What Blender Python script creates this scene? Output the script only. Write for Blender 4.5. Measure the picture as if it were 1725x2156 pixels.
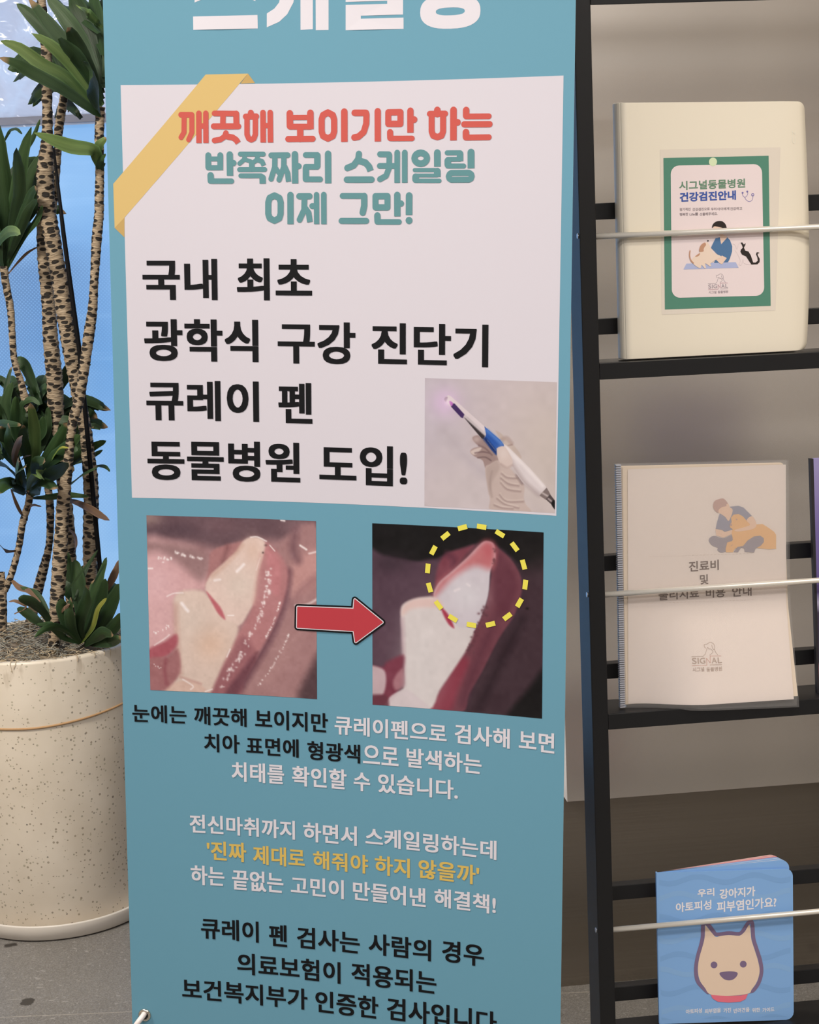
import bpy, bmesh, math, random
import numpy as np
from mathutils import Vector, Matrix
from mathutils.geometry import delaunay_2d_cdt

for o in list(bpy.data.objects):
    bpy.data.objects.remove(o)
SC = bpy.context.scene
COL = SC.collection

# ------------------------------------------------------------------ camera
# world: x right, y away from the camera, z up; the camera stands 1.28 m above the floor
FLOOR_Z = -1.28
CEIL_Z = 1.32
PITCH, ROLL, FOCAL_PX = 0.157586, 0.043248, 3500.0
cam_data = bpy.data.cameras.new('camera')
cam = bpy.data.objects.new('camera', cam_data)
COL.objects.link(cam)
_R0 = Vector((1, 0, 0)); _F = Vector((0, math.cos(PITCH), -math.sin(PITCH))); _U0 = Vector((0, math.sin(PITCH), math.cos(PITCH)))
_R = math.cos(ROLL) * _R0 - math.sin(ROLL) * _U0
_U = math.sin(ROLL) * _R0 + math.cos(ROLL) * _U0
cam.matrix_world = Matrix(((_R.x, _U.x, -_F.x, 0), (_R.y, _U.y, -_F.y, 0), (_R.z, _U.z, -_F.z, 0), (0, 0, 0, 1)))
cam_data.sensor_fit = 'VERTICAL'
cam_data.sensor_height = 24.0
cam_data.lens = 24.0 * FOCAL_PX / 2156.0
cam_data.clip_start = 0.05
SC.camera = cam

# ------------------------------------------------------------------ daylight, view
world = bpy.data.worlds.new('sky')
SC.world = world
world.use_nodes = True
_bg = world.node_tree.nodes['Background']
_bg.inputs['Color'].default_value = (0.36, 0.60, 1.0, 1)
_bg.inputs['Strength'].default_value = 1.25
SC.view_settings.view_transform = 'Standard'
SC.view_settings.look = 'None'
SC.view_settings.gamma = 1.0
SC.view_settings.use_curve_mapping = False
SC.view_settings.exposure = 0.55
SC.cycles.max_bounces = 8
SC.cycles.transparent_max_bounces = 12

# ------------------------------------------------------------------ room lamps and three added fill lamps (their light; the fittings are built further down)
LAMPS = [  # x, y, size x, size y, watts, colour
    (0.60, 0.35, 1.20, 0.30, 17.5, (1.0, 0.94, 0.88)),
    (-0.75, 0.35, 1.20, 0.30, 14.5, (0.98, 0.97, 1.0)),
    (0.60, -1.40, 1.20, 0.30, 21.0, (1.0, 0.95, 0.91)),
    (-0.75, -1.40, 1.20, 0.30, 20.0, (0.98, 0.97, 1.0)),
    (1.15, 1.05, 0.60, 0.30, 12.0, (1.0, 0.92, 0.80)),  # added to brighten the rack and the panel behind it
    (-1.35, 1.75, 0.60, 0.30, 46.0, (1.0, 0.93, 0.82)),  # added to brighten the pot
    (-0.10, 2.70, 0.60, 0.30, 1.5, (1.0, 0.92, 0.80)),  # added to light the plant, the rear floor and the panel
]
for i, (x, y, sx, sy, w, c) in enumerate(LAMPS):
    ld = bpy.data.lights.new('lamp_light', 'AREA')
    ld.shape = 'RECTANGLE'; ld.size = sx; ld.size_y = sy; ld.energy = w; ld.color = c
    lo = bpy.data.objects.new('lamp_light', ld)
    lo.location = (x, y, CEIL_Z - 0.035)
    COL.objects.link(lo)

# ------------------------------------------------------------------ helpers
def lin(c):
    out = []
    for v in c[:3]:
        v = v / 255.0
        out.append(v / 12.92 if v <= 0.04045 else ((v + 0.055) / 1.055) ** 2.4)
    return out

INK_GAIN = 0.80
def ink(c, gain=None):
    g = INK_GAIN if gain is None else gain
    l = lin(c); g = min(g, 0.88 / max(max(l), 1e-6))
    return tuple(v * g for v in l) + (1,)

def mat(name, color=(0.8, 0.8, 0.8, 1), rough=0.5, metal=0.0, spec=0.5, **kw):
    m = bpy.data.materials.new(name)
    m.use_nodes = True
    b = m.node_tree.nodes['Principled BSDF']
    b.inputs['Base Color'].default_value = color if len(color) == 4 else tuple(color) + (1,)
    b.inputs['Roughness'].default_value = rough
    b.inputs['Metallic'].default_value = metal
    b.inputs['Specular IOR Level'].default_value = spec
    for k, v in kw.items():
        b.inputs[k].default_value = v
    return m

def nodes(m):
    return m.node_tree.nodes, m.node_tree.links, m.node_tree.nodes['Principled BSDF']

def N(nt, kind, **props):
    n = nt.nodes.new(kind)
    ins = props.pop('ins', {})
    for k, v in props.items():
        setattr(n, k, v)
    for k, v in ins.items():
        if hasattr(v, 'is_output'):
            nt.links.new(v, n.inputs[k])
        else:
            n.inputs[k].default_value = v
    return n

def ramp(nt, fac, stops):
    r = nt.nodes.new('ShaderNodeValToRGB')
    e = r.color_ramp.elements
    e[0].position, e[0].color = stops[0][0], tuple(stops[0][1]) + ((1,) if len(stops[0][1]) == 3 else ())
    e[1].position, e[1].color = stops[-1][0], tuple(stops[-1][1]) + ((1,) if len(stops[-1][1]) == 3 else ())
    for p, c in stops[1:-1]:
        k = e.new(p); k.color = tuple(c) + ((1,) if len(c) == 3 else ())
    nt.links.new(fac, r.inputs[0])
    return r.outputs[0]

def mixrgb(nt, fac, a, b, mode='MIX'):
    n = nt.nodes.new('ShaderNodeMix'); n.data_type = 'RGBA'; n.blend_type = mode
    for s, v in ((0, fac), (6, a), (7, b)):
        if hasattr(v, 'is_output'):
            nt.links.new(v, n.inputs[s])
        else:
            n.inputs[s].default_value = v
    return n.outputs[2]

def tag(o, label, cat=None, group=None):
    o['label'] = label
    if cat: o['category'] = cat
    if group: o['group'] = group
    return o

def thing(name, label, cat, loc=(0, 0, 0), rotz=0.0, group=None):
    o = bpy.data.objects.new(name, None)
    o.empty_display_size = 0.05
    COL.objects.link(o)
    o.location = loc; o.rotation_euler = (0, 0, rotz)
    return tag(o, label, cat, group)

def struct(o):
    o['kind'] = 'structure'
    return o

class MB:
    """collects faces with material slots and builds one mesh object"""
    def __init__(s):
        s.v = []; s.f = []; s.m = []; s.mats = []; s.smooth = []; s.uv = None; s.col = {}
    def mi(s, m):
        if m not in s.mats: s.mats.append(m)
        return s.mats.index(m)
    def add(s, vs, fs, m, smooth=False):
        b = len(s.v); s.v += [tuple(p) for p in vs]; k = s.mi(m)
        for f in fs:
            s.f.append(tuple(b + i for i in f)); s.m.append(k); s.smooth.append(smooth)
        return b
    def box(s, x0, x1, y0, y1, z0, z1, m):
        vs = [(x, y, z) for z in (z0, z1) for y in (y0, y1) for x in (x0, x1)]
        s.add(vs, [(0, 2, 3, 1), (4, 5, 7, 6), (0, 1, 5, 4), (2, 6, 7, 3), (0, 4, 6, 2), (1, 3, 7, 5)], m)
    def prism(s, pts, b0, b1, m):
        """outline in (a, c), counter-clockwise seen from the front (-y); b0 front, b1 back"""
        n = len(pts)
        f0 = b0 if callable(b0) else (lambda a, c: b0)
        f1 = b1 if callable(b1) else (lambda a, c: b1)
        vs = [(a, f0(a, c), c) for a, c in pts] + [(a, f1(a, c), c) for a, c in pts]
        fs = [tuple(range(n)), tuple(range(2 * n - 1, n - 1, -1))] + [(i, i + n, (i + 1) % n + n, (i + 1) % n) for i in range(n)]
        s.add(vs, fs, m)
    def tube(s, pts, rad, m, n=12, caps=True):
        pts = [Vector(p) for p in pts]
        rs = rad if isinstance(rad, (list, tuple)) else [rad] * len(pts)
        T = []
        for i in range(len(pts)):
            a = pts[max(i - 1, 0)]; b = pts[min(i + 1, len(pts) - 1)]
            T.append((b - a).normalized())
        u = T[0].orthogonal().normalized(); vs = []
        for p, t, r in zip(pts, T, rs):
            u = (u - t * u.dot(t)).normalized(); w = t.cross(u)
            for k in range(n):
                q = 2 * math.pi * k / n
                vs.append(p + r * (math.cos(q) * u + math.sin(q) * w))
        fs = [(i * n + k, i * n + (k + 1) % n, (i + 1) * n + (k + 1) % n, (i + 1) * n + k) for i in range(len(pts) - 1) for k in range(n)]
        b = s.add(vs, fs, m, True)
        if caps:
            s.f.append(tuple(b + k for k in range(n))[::-1]); s.m.append(s.mi(m)); s.smooth.append(False)
            e = b + (len(pts) - 1) * n
            s.f.append(tuple(e + k for k in range(n))); s.m.append(s.mi(m)); s.smooth.append(False)
    def lathe(s, prof, m, n=72, cx=0, cy=0, smooth=True):
        vs = [(cx + r * math.cos(2 * math.pi * k / n), cy + r * math.sin(2 * math.pi * k / n), z) for r, z in prof for k in range(n)]
        fs = [(i * n + k, i * n + (k + 1) % n, (i + 1) * n + (k + 1) % n, (i + 1) * n + k) for i in range(len(prof) - 1) for k in range(n)]
        s.add(vs, fs, m, smooth)
    def build(s, name, parent=None, bevel=0.0, autosmooth=False):
        me = bpy.data.meshes.new(name)
        me.from_pydata(s.v, [], s.f)
        for m in s.mats: me.materials.append(m)
        me.polygons.foreach_set('material_index', s.m)
        me.polygons.foreach_set('use_smooth', s.smooth)
        if s.col:
            a = me.color_attributes.new('print_colour', 'FLOAT_COLOR', 'POINT')
            buf = np.zeros((len(s.v), 4), np.float32); buf[:, 3] = 1
            for start, arr in s.col.items():
                buf[start:start + len(arr), :3] = arr
            a.data.foreach_set('color', buf.ravel())
        if s.uv is not None:
            l = me.uv_layers.new(name='UVMap')
            idx = np.zeros(len(me.loops), np.int32); me.loops.foreach_get('vertex_index', idx)
            l.data.foreach_set('uv', np.array(s.uv, np.float32)[idx].ravel())
        me.update()
        o = bpy.data.objects.new(name, me)
        COL.objects.link(o)
        if parent: o.parent = parent
        if bevel:
            md = o.modifiers.new('edge_round', 'BEVEL'); md.width = bevel; md.segments = 2; md.limit_method = 'ANGLE'
        return o

# ------------------------------------------------------------------ flat print: union of polygons laid on a surface
def area2(p):
    return sum(p[i][0] * p[(i + 1) % len(p)][1] - p[(i + 1) % len(p)][0] * p[i][1] for i in range(len(p)))

def fatten(polys, edges, w, n=10):
    """ribbon and round joints of half width w along edges"""
    out = list(polys)
    seen = set()
    for a, b in edges:
        dx, dy = b[0] - a[0], b[1] - a[1]
        L = math.hypot(dx, dy)
        for p in (a, b):
            k = (round(p[0], 4), round(p[1], 4))
            if k not in seen:
                seen.add(k)
                out.append([(p[0] + w * math.cos(2 * math.pi * (i + .37) / n), p[1] + w * math.sin(2 * math.pi * (i + .37) / n)) for i in range(n)])
        if L < 1e-6: continue
        nx, ny = -dy / L * w, dx / L * w
        out.append([(a[0] + nx, a[1] + ny), (a[0] - nx, a[1] - ny), (b[0] - nx, b[1] - ny), (b[0] + nx, b[1] + ny)])
    return out

def fatten_square(polys, edges, wx, wy):
    """outline widened by a small upright rectangle, so square stroke ends stay square"""
    out = list(polys)
    for a, b in edges:
        if a[0] > b[0]: a, b = b, a
        if b[1] >= a[1]:
            out.append([(a[0] - wx, a[1] - wy), (a[0] + wx, a[1] - wy), (b[0] + wx, b[1] - wy), (b[0] + wx, b[1] + wy), (b[0] - wx, b[1] + wy), (a[0] - wx, a[1] + wy)])
        else:
            out.append([(a[0] - wx, a[1] + wy), (a[0] - wx, a[1] - wy), (b[0] - wx, b[1] - wy), (b[0] + wx, b[1] - wy), (b[0] + wx, b[1] + wy), (a[0] + wx, a[1] + wy)])
    return out

def round_strokes(strokes, n=16):
    """heavy rounded lettering: polylines with half widths; 'f' cuts the last end flat, 'c' closes the line"""
    out = []
    for w, flag, pts in strokes:
        m = len(pts)
        for i in range(m if flag == 'c' else m - 1):
            a, b = pts[i], pts[(i + 1) % m]
            dx, dy = b[0] - a[0], b[1] - a[1]; L = math.hypot(dx, dy)
            if L > 1e-6:
                nx, ny = -dy / L * w, dx / L * w
                out.append([(a[0] + nx, a[1] + ny), (a[0] - nx, a[1] - ny), (b[0] - nx, b[1] - ny), (b[0] + nx, b[1] + ny)])
        for i, p in enumerate(pts):
            if flag == 'f' and i == m - 1: continue
            out.append([(p[0] + w * math.cos(2 * math.pi * (k + .31) / n), p[1] + w * math.sin(2 * math.pi * (k + .31) / n)) for k in range(n)])
    return out

def union(polys):
    vs = []; fs = []
    for p in polys:
        if area2(p) < 0: p = p[::-1]
        b = len(vs); vs += [Vector((q[0], q[1])) for q in p]; fs.append(list(range(b, b + len(p))))
    r = delaunay_2d_cdt(vs, [], fs, 0, 1e-5)
    ov, of = r[0], r[2]
    V = np.array([(v.x, v.y) for v in ov]); T = np.array(of)
    C = V[T].mean(axis=1)
    hit = np.zeros(len(T), bool)
    groups = {}
    for idx in fs: groups.setdefault(len(idx), []).append([tuple(vs[i]) for i in idx])
    for n, ps in groups.items():
        Q = np.array(ps)                                   # polygons of n corners, even-odd test of every triangle centre
        for k0 in range(0, len(Q), 200):
            q = Q[k0:k0 + 200]; ins = np.zeros((len(C), len(q)), bool)
            for i in range(n):
                a = q[:, i]; b = q[:, (i + 1) % n]
                up = (a[None, :, 1] > C[:, 1:2]) != (b[None, :, 1] > C[:, 1:2])
                dy = b[:, 1] - a[:, 1]; dy = np.where(np.abs(dy) < 1e-12, 1e-12, dy)
                ins ^= up & (C[:, 0:1] < (b[:, 0] - a[:, 0]) * (C[:, 1:2] - a[None, :, 1]) / dy + a[:, 0])
            hit |= ins.any(axis=1)
    keep = [tuple(f) for f, h in zip(of, hit) if h]
    keep = [f if area2([ov[i] for i in f]) > 0 else f[::-1] for f in keep]
    return [(v.x, v.y) for v in ov], keep

def smooth_closed(pts, k=5, closed=True):
    n = len(pts); out = []
    rng = range(n) if closed else range(n - 1)
    for i in rng:
        g = (lambda j: pts[j % n]) if closed else (lambda j: pts[min(max(j, 0), n - 1)])
        p0, p1, p2, p3 = g(i - 1), g(i), g(i + 1), g(i + 2)
        for s in range(k):
            t = s / k
            out.append(tuple(0.5 * (2 * p1[c] + (p2[c] - p0[c]) * t + (2 * p0[c] - 5 * p1[c] + 4 * p2[c] - p3[c]) * t * t + (3 * p1[c] - p0[c] - 3 * p2[c] + p3[c]) * t ** 3) for c in (0, 1)))
    if not closed: out.append(tuple(pts[-1]))
    return out

GLYPHS = {}
def glyphs(text):
    """filled outline of a word: verts, faces, boundary edges (index pairs), bounds"""
    if text not in GLYPHS:
        c = bpy.data.curves.new('lettering', 'FONT'); c.body = text; c.resolution_u = 4
        o = bpy.data.objects.new('lettering', c); COL.objects.link(o)
        me = bpy.data.meshes.new_from_object(o.evaluated_get(bpy.context.evaluated_depsgraph_get()))
        v = [(p.co.x, p.co.y) for p in me.vertices]; f = [tuple(p.vertices) for p in me.polygons]
        cnt = {}
        for p in me.polygons:
            for k in p.edge_keys: cnt[k] = cnt.get(k, 0) + 1
        e = [k for k, q in cnt.items() if q == 1]
        bpy.data.objects.remove(o); bpy.data.curves.remove(c); bpy.data.meshes.remove(me)
        xs = [p[0] for p in v]; ys = [p[1] for p in v]
        GLYPHS[text] = (v, f, e, (min(xs), max(xs), min(ys), max(ys)))
    return GLYPHS[text]

def lettering(mb, surf, layer, m, text, x0, x1, y0, y1, w, squeeze=1.0, wy=None):
    """word fitted to the box x0..x1, y0..y1 (y up), strokes thickened by w on each side"""
    v = []; f = []; e = []; pen = 0.0
    ref = glyphs('가')[3]
    for ch in text:
        gv, gf, ge, gb = glyphs(ch)
        adv = glyphs(ch + '가')[3][1] - ref[1]
        mid = adv / 2; n0 = len(v)
        v += [(pen + mid + (p[0] - mid) * squeeze, p[1]) for p in gv]
        f += [tuple(i + n0 for i in t) for t in gf]; e += [(i + n0, j + n0) for i, j in ge]
        pen += adv
    a, b = min(p[0] for p in v), max(p[0] for p in v); c, d = min(p[1] for p in v), max(p[1] for p in v)
    w = min(w, (y1 - y0) * 0.12)
    h = w if wy is None else wy
    sx = (x1 - x0 - 2 * w) / max(b - a, 1e-6); sy = (y1 - y0 - 2 * h) / max(d - c, 1e-6)
    q = [(x0 + w + (p[0] - a) * sx, y0 + h + (p[1] - c) * sy) for p in v]
    polys = [[q[i] for i in t] for t in f]
    if wy is not None: polys = fatten_square(polys, [(q[i], q[j]) for i, j in e], w, wy)
    elif w > 0: polys = fatten(polys, [(q[i], q[j]) for i, j in e], w)
    ov, of = union(polys)
    mb.add([surf(x, y, layer) for x, y in ov], of, m)

def shape(mb, surf, layer, m, pts, dil=0.0, closed=True, smooth=False):
    if smooth: pts = smooth_closed(pts, 5, closed)
    n = len(pts)
    ed = [(pts[i], pts[(i + 1) % n]) for i in range(n if closed else n - 1)]
    polys = [list(pts)] if closed else []
    if dil > 0: polys = fatten(polys, ed, dil, 14)
    ov, of = union(polys)
    mb.add([surf(x, y, layer) for x, y in ov], of, m)

# ------------------------------------------------------------------ printed photographs: colours computed for a fine grid
class Canvas:
    def __init__(s, corners, nx, ny, bg):
        """corners: TL TR BL BR in the picture's own drawing units"""
        u, v = np.meshgrid(np.linspace(0, 1, nx), np.linspace(0, 1, ny))
        c = [np.array(k, float) for k in corners]
        P = (c[0] * (1 - u[..., None]) + c[1] * u[..., None]) * (1 - v[..., None]) + (c[2] * (1 - u[..., None]) + c[3] * u[..., None]) * v[..., None]
        s.x = P[..., 0]; s.y = P[..., 1]; s.u = u; s.v = v; s.nx = nx; s.ny = ny
        s.c = np.zeros((ny, nx, 3)) + np.array(bg, float)
        s.rng = np.random.default_rng(5)
    def sdf(s, pts, closed=True):
        p = np.array(pts, float); n = len(p)
        best = np.full(s.x.shape, 1e9); inside = np.zeros(s.x.shape, bool)
        for i in range(n if closed else n - 1):
            a = p[i]; b = p[(i + 1) % n]; d = b - a
            t = np.clip(((s.x - a[0]) * d[0] + (s.y - a[1]) * d[1]) / max(d @ d, 1e-9), 0, 1)
            best = np.minimum(best, np.hypot(s.x - a[0] - t * d[0], s.y - a[1] - t * d[1]))
            if closed and a[1] != b[1]:
                k = ((a[1] > s.y) != (b[1] > s.y)) & (s.x < (b[0] - a[0]) * (s.y - a[1]) / (b[1] - a[1]) + a[0])
                inside ^= k
        return np.where(inside, -best, best) if closed else best
    def lay(s, al, col):
        s.c = s.c * (1 - al[..., None]) + np.array(col, float) * al[..., None]
    def poly(s, pts, col, soft=6, alpha=1.0, smooth=True):
        if smooth: pts = smooth_closed(pts, 4)
        al = np.clip(0.5 - s.sdf(pts) / (2 * soft), 0, 1); al = al * al * (3 - 2 * al)
        s.lay(al * alpha, col)
    def line(s, pts, w, col, soft=4, alpha=1.0):
        al = np.clip(0.5 - (s.sdf(smooth_closed(pts, 4, False), False) - w) / (2 * soft), 0, 1)
        s.lay(al * alpha, col)
    def blob(s, x, y, rx, ry, col, alpha=1.0):
        s.lay(np.exp(-(((s.x - x) / rx) ** 2 + ((s.y - y) / ry) ** 2)) * alpha, col)
    def sparkle(s, pts, n, spread, col, r=(4, 10), alpha=.9):
        q = smooth_closed(pts, 12, False)
        for _ in range(n):
            p = q[s.rng.integers(len(q))]
            s.blob(p[0] + s.rng.normal() * spread, p[1] + s.rng.normal() * spread, s.rng.uniform(*r), s.rng.uniform(*r), col, alpha)
    def grain(s, amp, cells):
        for c in cells:
            g = s.rng.normal(size=(c + 3, c + 3)); X = s.u * c; Y = s.v * c
            i = X.astype(int); j = Y.astype(int); fx = X - i; fy = Y - j
            fx = fx * fx * (3 - 2 * fx); fy = fy * fy * (3 - 2 * fy)
            n = (g[j, i] * (1 - fx) + g[j, i + 1] * fx) * (1 - fy) + (g[j + 1, i] * (1 - fx) + g[j + 1, i + 1] * fx) * fy
            s.c += n[..., None] * amp
    def place(s, mb, surf, layer, m, rect):
        """rect: TL TR BL BR in surface units"""
        r = [np.array(k, float) for k in rect]
        P = (r[0] * (1 - s.u[..., None]) + r[1] * s.u[..., None]) * (1 - s.v[..., None]) + (r[2] * (1 - s.u[..., None]) + r[3] * s.u[..., None]) * s.v[..., None]
        vs = [surf(a, b, layer) for a, b in P.reshape(-1, 2)]
        nx = s.nx
        fs = [(j * nx + i, (j + 1) * nx + i, (j + 1) * nx + i + 1, j * nx + i + 1) for j in range(s.ny - 1) for i in range(nx - 1)]
        b = mb.add(vs, fs, m)
        c = np.clip(s.c, 0, 255) / 255
        l = np.where(c <= 0.04045, c / 12.92, ((c + 0.055) / 1.055) ** 2.4)
        mb.col[b] = np.minimum(l * INK_GAIN, 0.9).reshape(-1, 3)

# ------------------------------------------------------------------ measured layout (millimetres)
SHEET = {'R': [[0.970479, 0.237615, 0.041346], [-0.237417, 0.971359, -0.0097], [-0.042466, -0.000403, 0.999098]], 'O': [-0.1948, 2.06, -2.84644], 'c': [0.01297, 0.00207, 0.000974, 0.024885], 'V0': -2.55019, 'W': 0.58}
EYELET = [17.5, 1315.6]
BANNER_TEXT = [
 ('깨끗해','red',89.3,208.6,132.3,171.1),
 ('보이기만','red',223.2,389.2,132.9,171.7),
 ('하는','red',401.2,482.1,133.8,172.3),
 ('반쪽짜리','tealtext',122.2,281.3,181.3,220.5),
 ('스케일링','tealtext',296.9,460.6,181.8,220.9),
 ('이제','tealtext',197.2,275.3,230.4,269.2),
 ('그만!','tealtext',290.1,383.3,231.1,269.6),
 ('국내','black',40.3,135.2,311.4,361.9),
 ('최초','black',160.0,256.1,310.5,361.9),
 ('광학식','black',40.6,186.6,385.7,438.2),
 ('구강','black',211.4,311.2,387.9,439.2),
 ('진단기','black',331.9,479.2,388.0,438.6),
 ('큐레이','black',41.4,186.4,462.4,512.8),
 ('펜','black',211.5,255.4,463.2,513.6),
 ('동물병원','black',41.0,239.1,537.8,588.8),
 ('도입!','black',263.9,377.5,538.6,588.1),
 ('눈에는','black',12.4,84.5,884.3,908.2),
 ('깨끗해','black',94.8,164.7,883.9,908.2),
 ('보이지만','black',175.9,273.0,883.6,909.4),
 ('큐레이펜으로','white',281.9,429.4,885.4,910.2),
 ('검사해','white',439.9,510.8,883.2,908.6),
 ('보면','white',522.3,567.4,882.8,908.3),
 ('치아','black',107.4,154.9,919.7,944.3),
 ('표면에','black',163.6,233.8,920.6,945.0),
 ('형광색','black',245.4,315.7,921.6,946.4),
 ('으로','white',319.4,366.5,921.2,945.6),
 ('발색하는','white',377.0,474.9,920.3,945.8),
 ('치태를','white',143.6,214.0,955.7,982.0),
 ('확인할','white',224.6,297.5,955.9,982.7),
 ('수','white',306.9,328.8,958.1,982.7),
 ('있습니다.','white',339.4,444.3,956.8,982.4),
 ('전신마취까지','white',85.6,227.8,1030.0,1055.4),
 ('하면서','white',238.9,310.9,1030.5,1056.7),
 ('스케일링하는데','white',322.4,495.0,1029.8,1055.0),
 ("'진짜",'gold',108.2,161.5,1064.9,1091.4),
 ('제대로','gold',170.8,240.6,1067.0,1092.9),
 ('해줘야','gold',251.9,325.7,1067.6,1092.7),
 ('하지','gold',334.7,381.5,1066.6,1092.4),
 ("않을까'",'gold',393.0,472.8,1065.1,1090.9),
 ('하는','white',85.6,131.4,1099.9,1126.8),
 ('끝없는','white',141.7,211.4,1102.3,1130.0),
 ('고민이','white',221.4,293.1,1104.6,1130.5),
 ('만들어낸','white',305.4,402.7,1104.0,1129.9),
 ('해결책!','white',414.1,494.8,1101.7,1126.8),
 ('큐레이','black',98.1,176.9,1171.9,1201.1),
 ('펜','black',191.1,215.6,1173.7,1203.7),
 ('검사는','black',229.3,314.2,1173.6,1203.3),
 ('사람의','black',326.3,409.8,1172.4,1201.5),
 ('경우','black',424.6,479.8,1169.8,1199.3),
 ('의료보험이','black',146.8,288.0,1217.0,1247.1),
 ('적용되는','black',302.9,417.1,1215.4,1245.7),
 ('보건복지부가','black',70.2,242.6,1259.1,1288.5),
 ('인증한','black',253.5,339.1,1259.4,1290.1),
 ('검사입니다','black',350.9,497.2,1257.6,1288.8),
]
BANNER_SHAPES = [
 (1,'whitepanel',0,[[19.0,100.8],[566.9,102.5],[565.7,613.4],[19.6,612.4]]),
 (2,'tape',0,[[124.6,89.4],[177.5,89.1],[19.6,260.7],[6.9,273.3],[6.7,219.6]]),
 (2,'tapefold',0,[[177.5,89.1],[186.0,100.4],[167.8,100.8]]),
 (2,'tapefold',0,[[6.9,273.3],[18.9,285.1],[19.6,260.7]]),
 (1,'white',0,[[110.1,20.8],[190.1,20.6],[190.3,36.4],[110.1,36.5]]),
 (1,'white',0,[[112.3,4.4],[112.3,-11.8],[133.3,-23.0],[142.4,-42.1],[142.6,-53.1],[161.4,-52.6],[161.2,-41.7],[170.4,-22.2],[187.9,-11.2],[187.7,4.3],[165.4,-4.1],[151.5,-22.6],[137.2,-4.7]]),
 (1,'white',0,[[201.7,19.2],[211.2,13.7],[217.2,6.7],[219.1,-2.7],[202.0,-3.1],[202.1,-17.4],[219.8,-16.9],[220.0,-33.4],[202.3,-33.9],[202.4,-48.7],[237.2,-47.6],[236.8,-2.1],[235.0,7.2],[227.2,20.7],[217.0,29.3],[201.5,35.3]]),
 (1,'white',0,[[244.0,-50.1],[259.6,-49.5],[259.0,39.0],[243.6,39.4]]),
 (1,'white',0,[[262.8,-49.4],[279.0,-48.7],[278.6,40.4],[262.6,40.2]]),
 (1,'white',0,[[235.2,-20.3],[244.6,-20.0],[244.5,-6.3],[235.1,-6.6]]),
 (1,'white',0,[[300.0,-8.2],[371.2,-7.5],[371.2,25.8],[318.8,25.2],[318.8,28.7],[371.8,29.3],[371.9,42.2],[299.9,41.3],[300.0,12.2],[351.6,12.8],[351.6,9.3],[300.0,8.8]]),
 (1,'white',0,[[351.2,-48.3],[371.1,-47.3],[371.2,-11.3],[351.2,-12.1]]),
 (1,'white',0,[[447.2,-45.8],[464.4,-44.8],[464.8,1.8],[447.5,0.9]]),
 (1,'white',0,[[393.8,-48.8],[441.4,-46.1],[441.5,-23.8],[409.6,-25.5],[409.7,-18.6],[441.6,-16.9],[441.7,0.6],[394.0,-1.6],[393.9,-35.4],[427.0,-33.7],[427.0,-39.0],[393.9,-40.8]]),
 (3,'black',4.2,[[234.6,747.3],[308.4,746.2],[309.5,733.8],[345.1,760.3],[310.4,787.5],[308.3,773.2],[233.9,773.0]]),
 (4,'white',2.0,[[234.6,747.3],[308.4,746.2],[309.5,733.8],[345.1,760.3],[310.4,787.5],[308.3,773.2],[233.9,773.0]]),
 (5,'arrowred',0.9,[[234.6,747.3],[308.4,746.2],[309.5,733.8],[345.1,760.3],[310.4,787.5],[308.3,773.2],[233.9,773.0]]),
 (3,'dash',0,[[443.5,639.7],[455.0,636.1],[453.2,630.2],[441.7,633.8]]),
 (3,'dash',0,[[466.4,635.0],[478.3,636.2],[478.9,630.0],[467.0,628.8]]),
 (3,'dash',0,[[489.1,639.5],[499.7,645.2],[502.6,639.8],[492.1,634.1]]),
 (3,'dash',0,[[508.3,651.8],[515.9,661.1],[520.7,657.1],[513.1,647.9]]),
 (3,'dash',0,[[521.2,670.8],[524.7,682.3],[530.6,680.5],[527.1,669.0]]),
 (3,'dash',0,[[525.8,693.9],[524.6,705.8],[530.7,706.4],[532.0,694.5]]),
 (3,'dash',0,[[521.4,716.5],[515.7,727.0],[521.2,730.0],[526.8,719.4]]),
 (3,'dash',0,[[508.9,735.3],[499.6,743.0],[503.6,747.7],[512.8,740.1]]),
 (3,'dash',0,[[489.8,748.2],[478.3,751.8],[480.1,757.7],[491.6,754.1]]),
 (3,'dash',0,[[466.8,753.2],[454.9,752.0],[454.2,758.2],[466.2,759.4]]),
 (3,'dash',0,[[443.5,749.3],[432.9,743.6],[430.0,749.1],[440.6,754.8]]),
 (3,'dash',0,[[424.4,736.4],[416.7,727.2],[412.0,731.1],[419.6,740.4]]),
 (3,'dash',0,[[411.3,717.3],[407.8,705.8],[401.8,707.7],[405.4,719.1]]),
 (3,'dash',0,[[406.8,694.7],[407.8,682.8],[401.6,682.2],[400.6,694.2]]),
 (3,'dash',0,[[411.3,672.0],[416.8,661.4],[411.3,658.5],[405.8,669.2]]),
 (3,'dash',0,[[424.1,652.7],[433.3,644.9],[429.3,640.2],[420.1,647.9]]),
]
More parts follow.
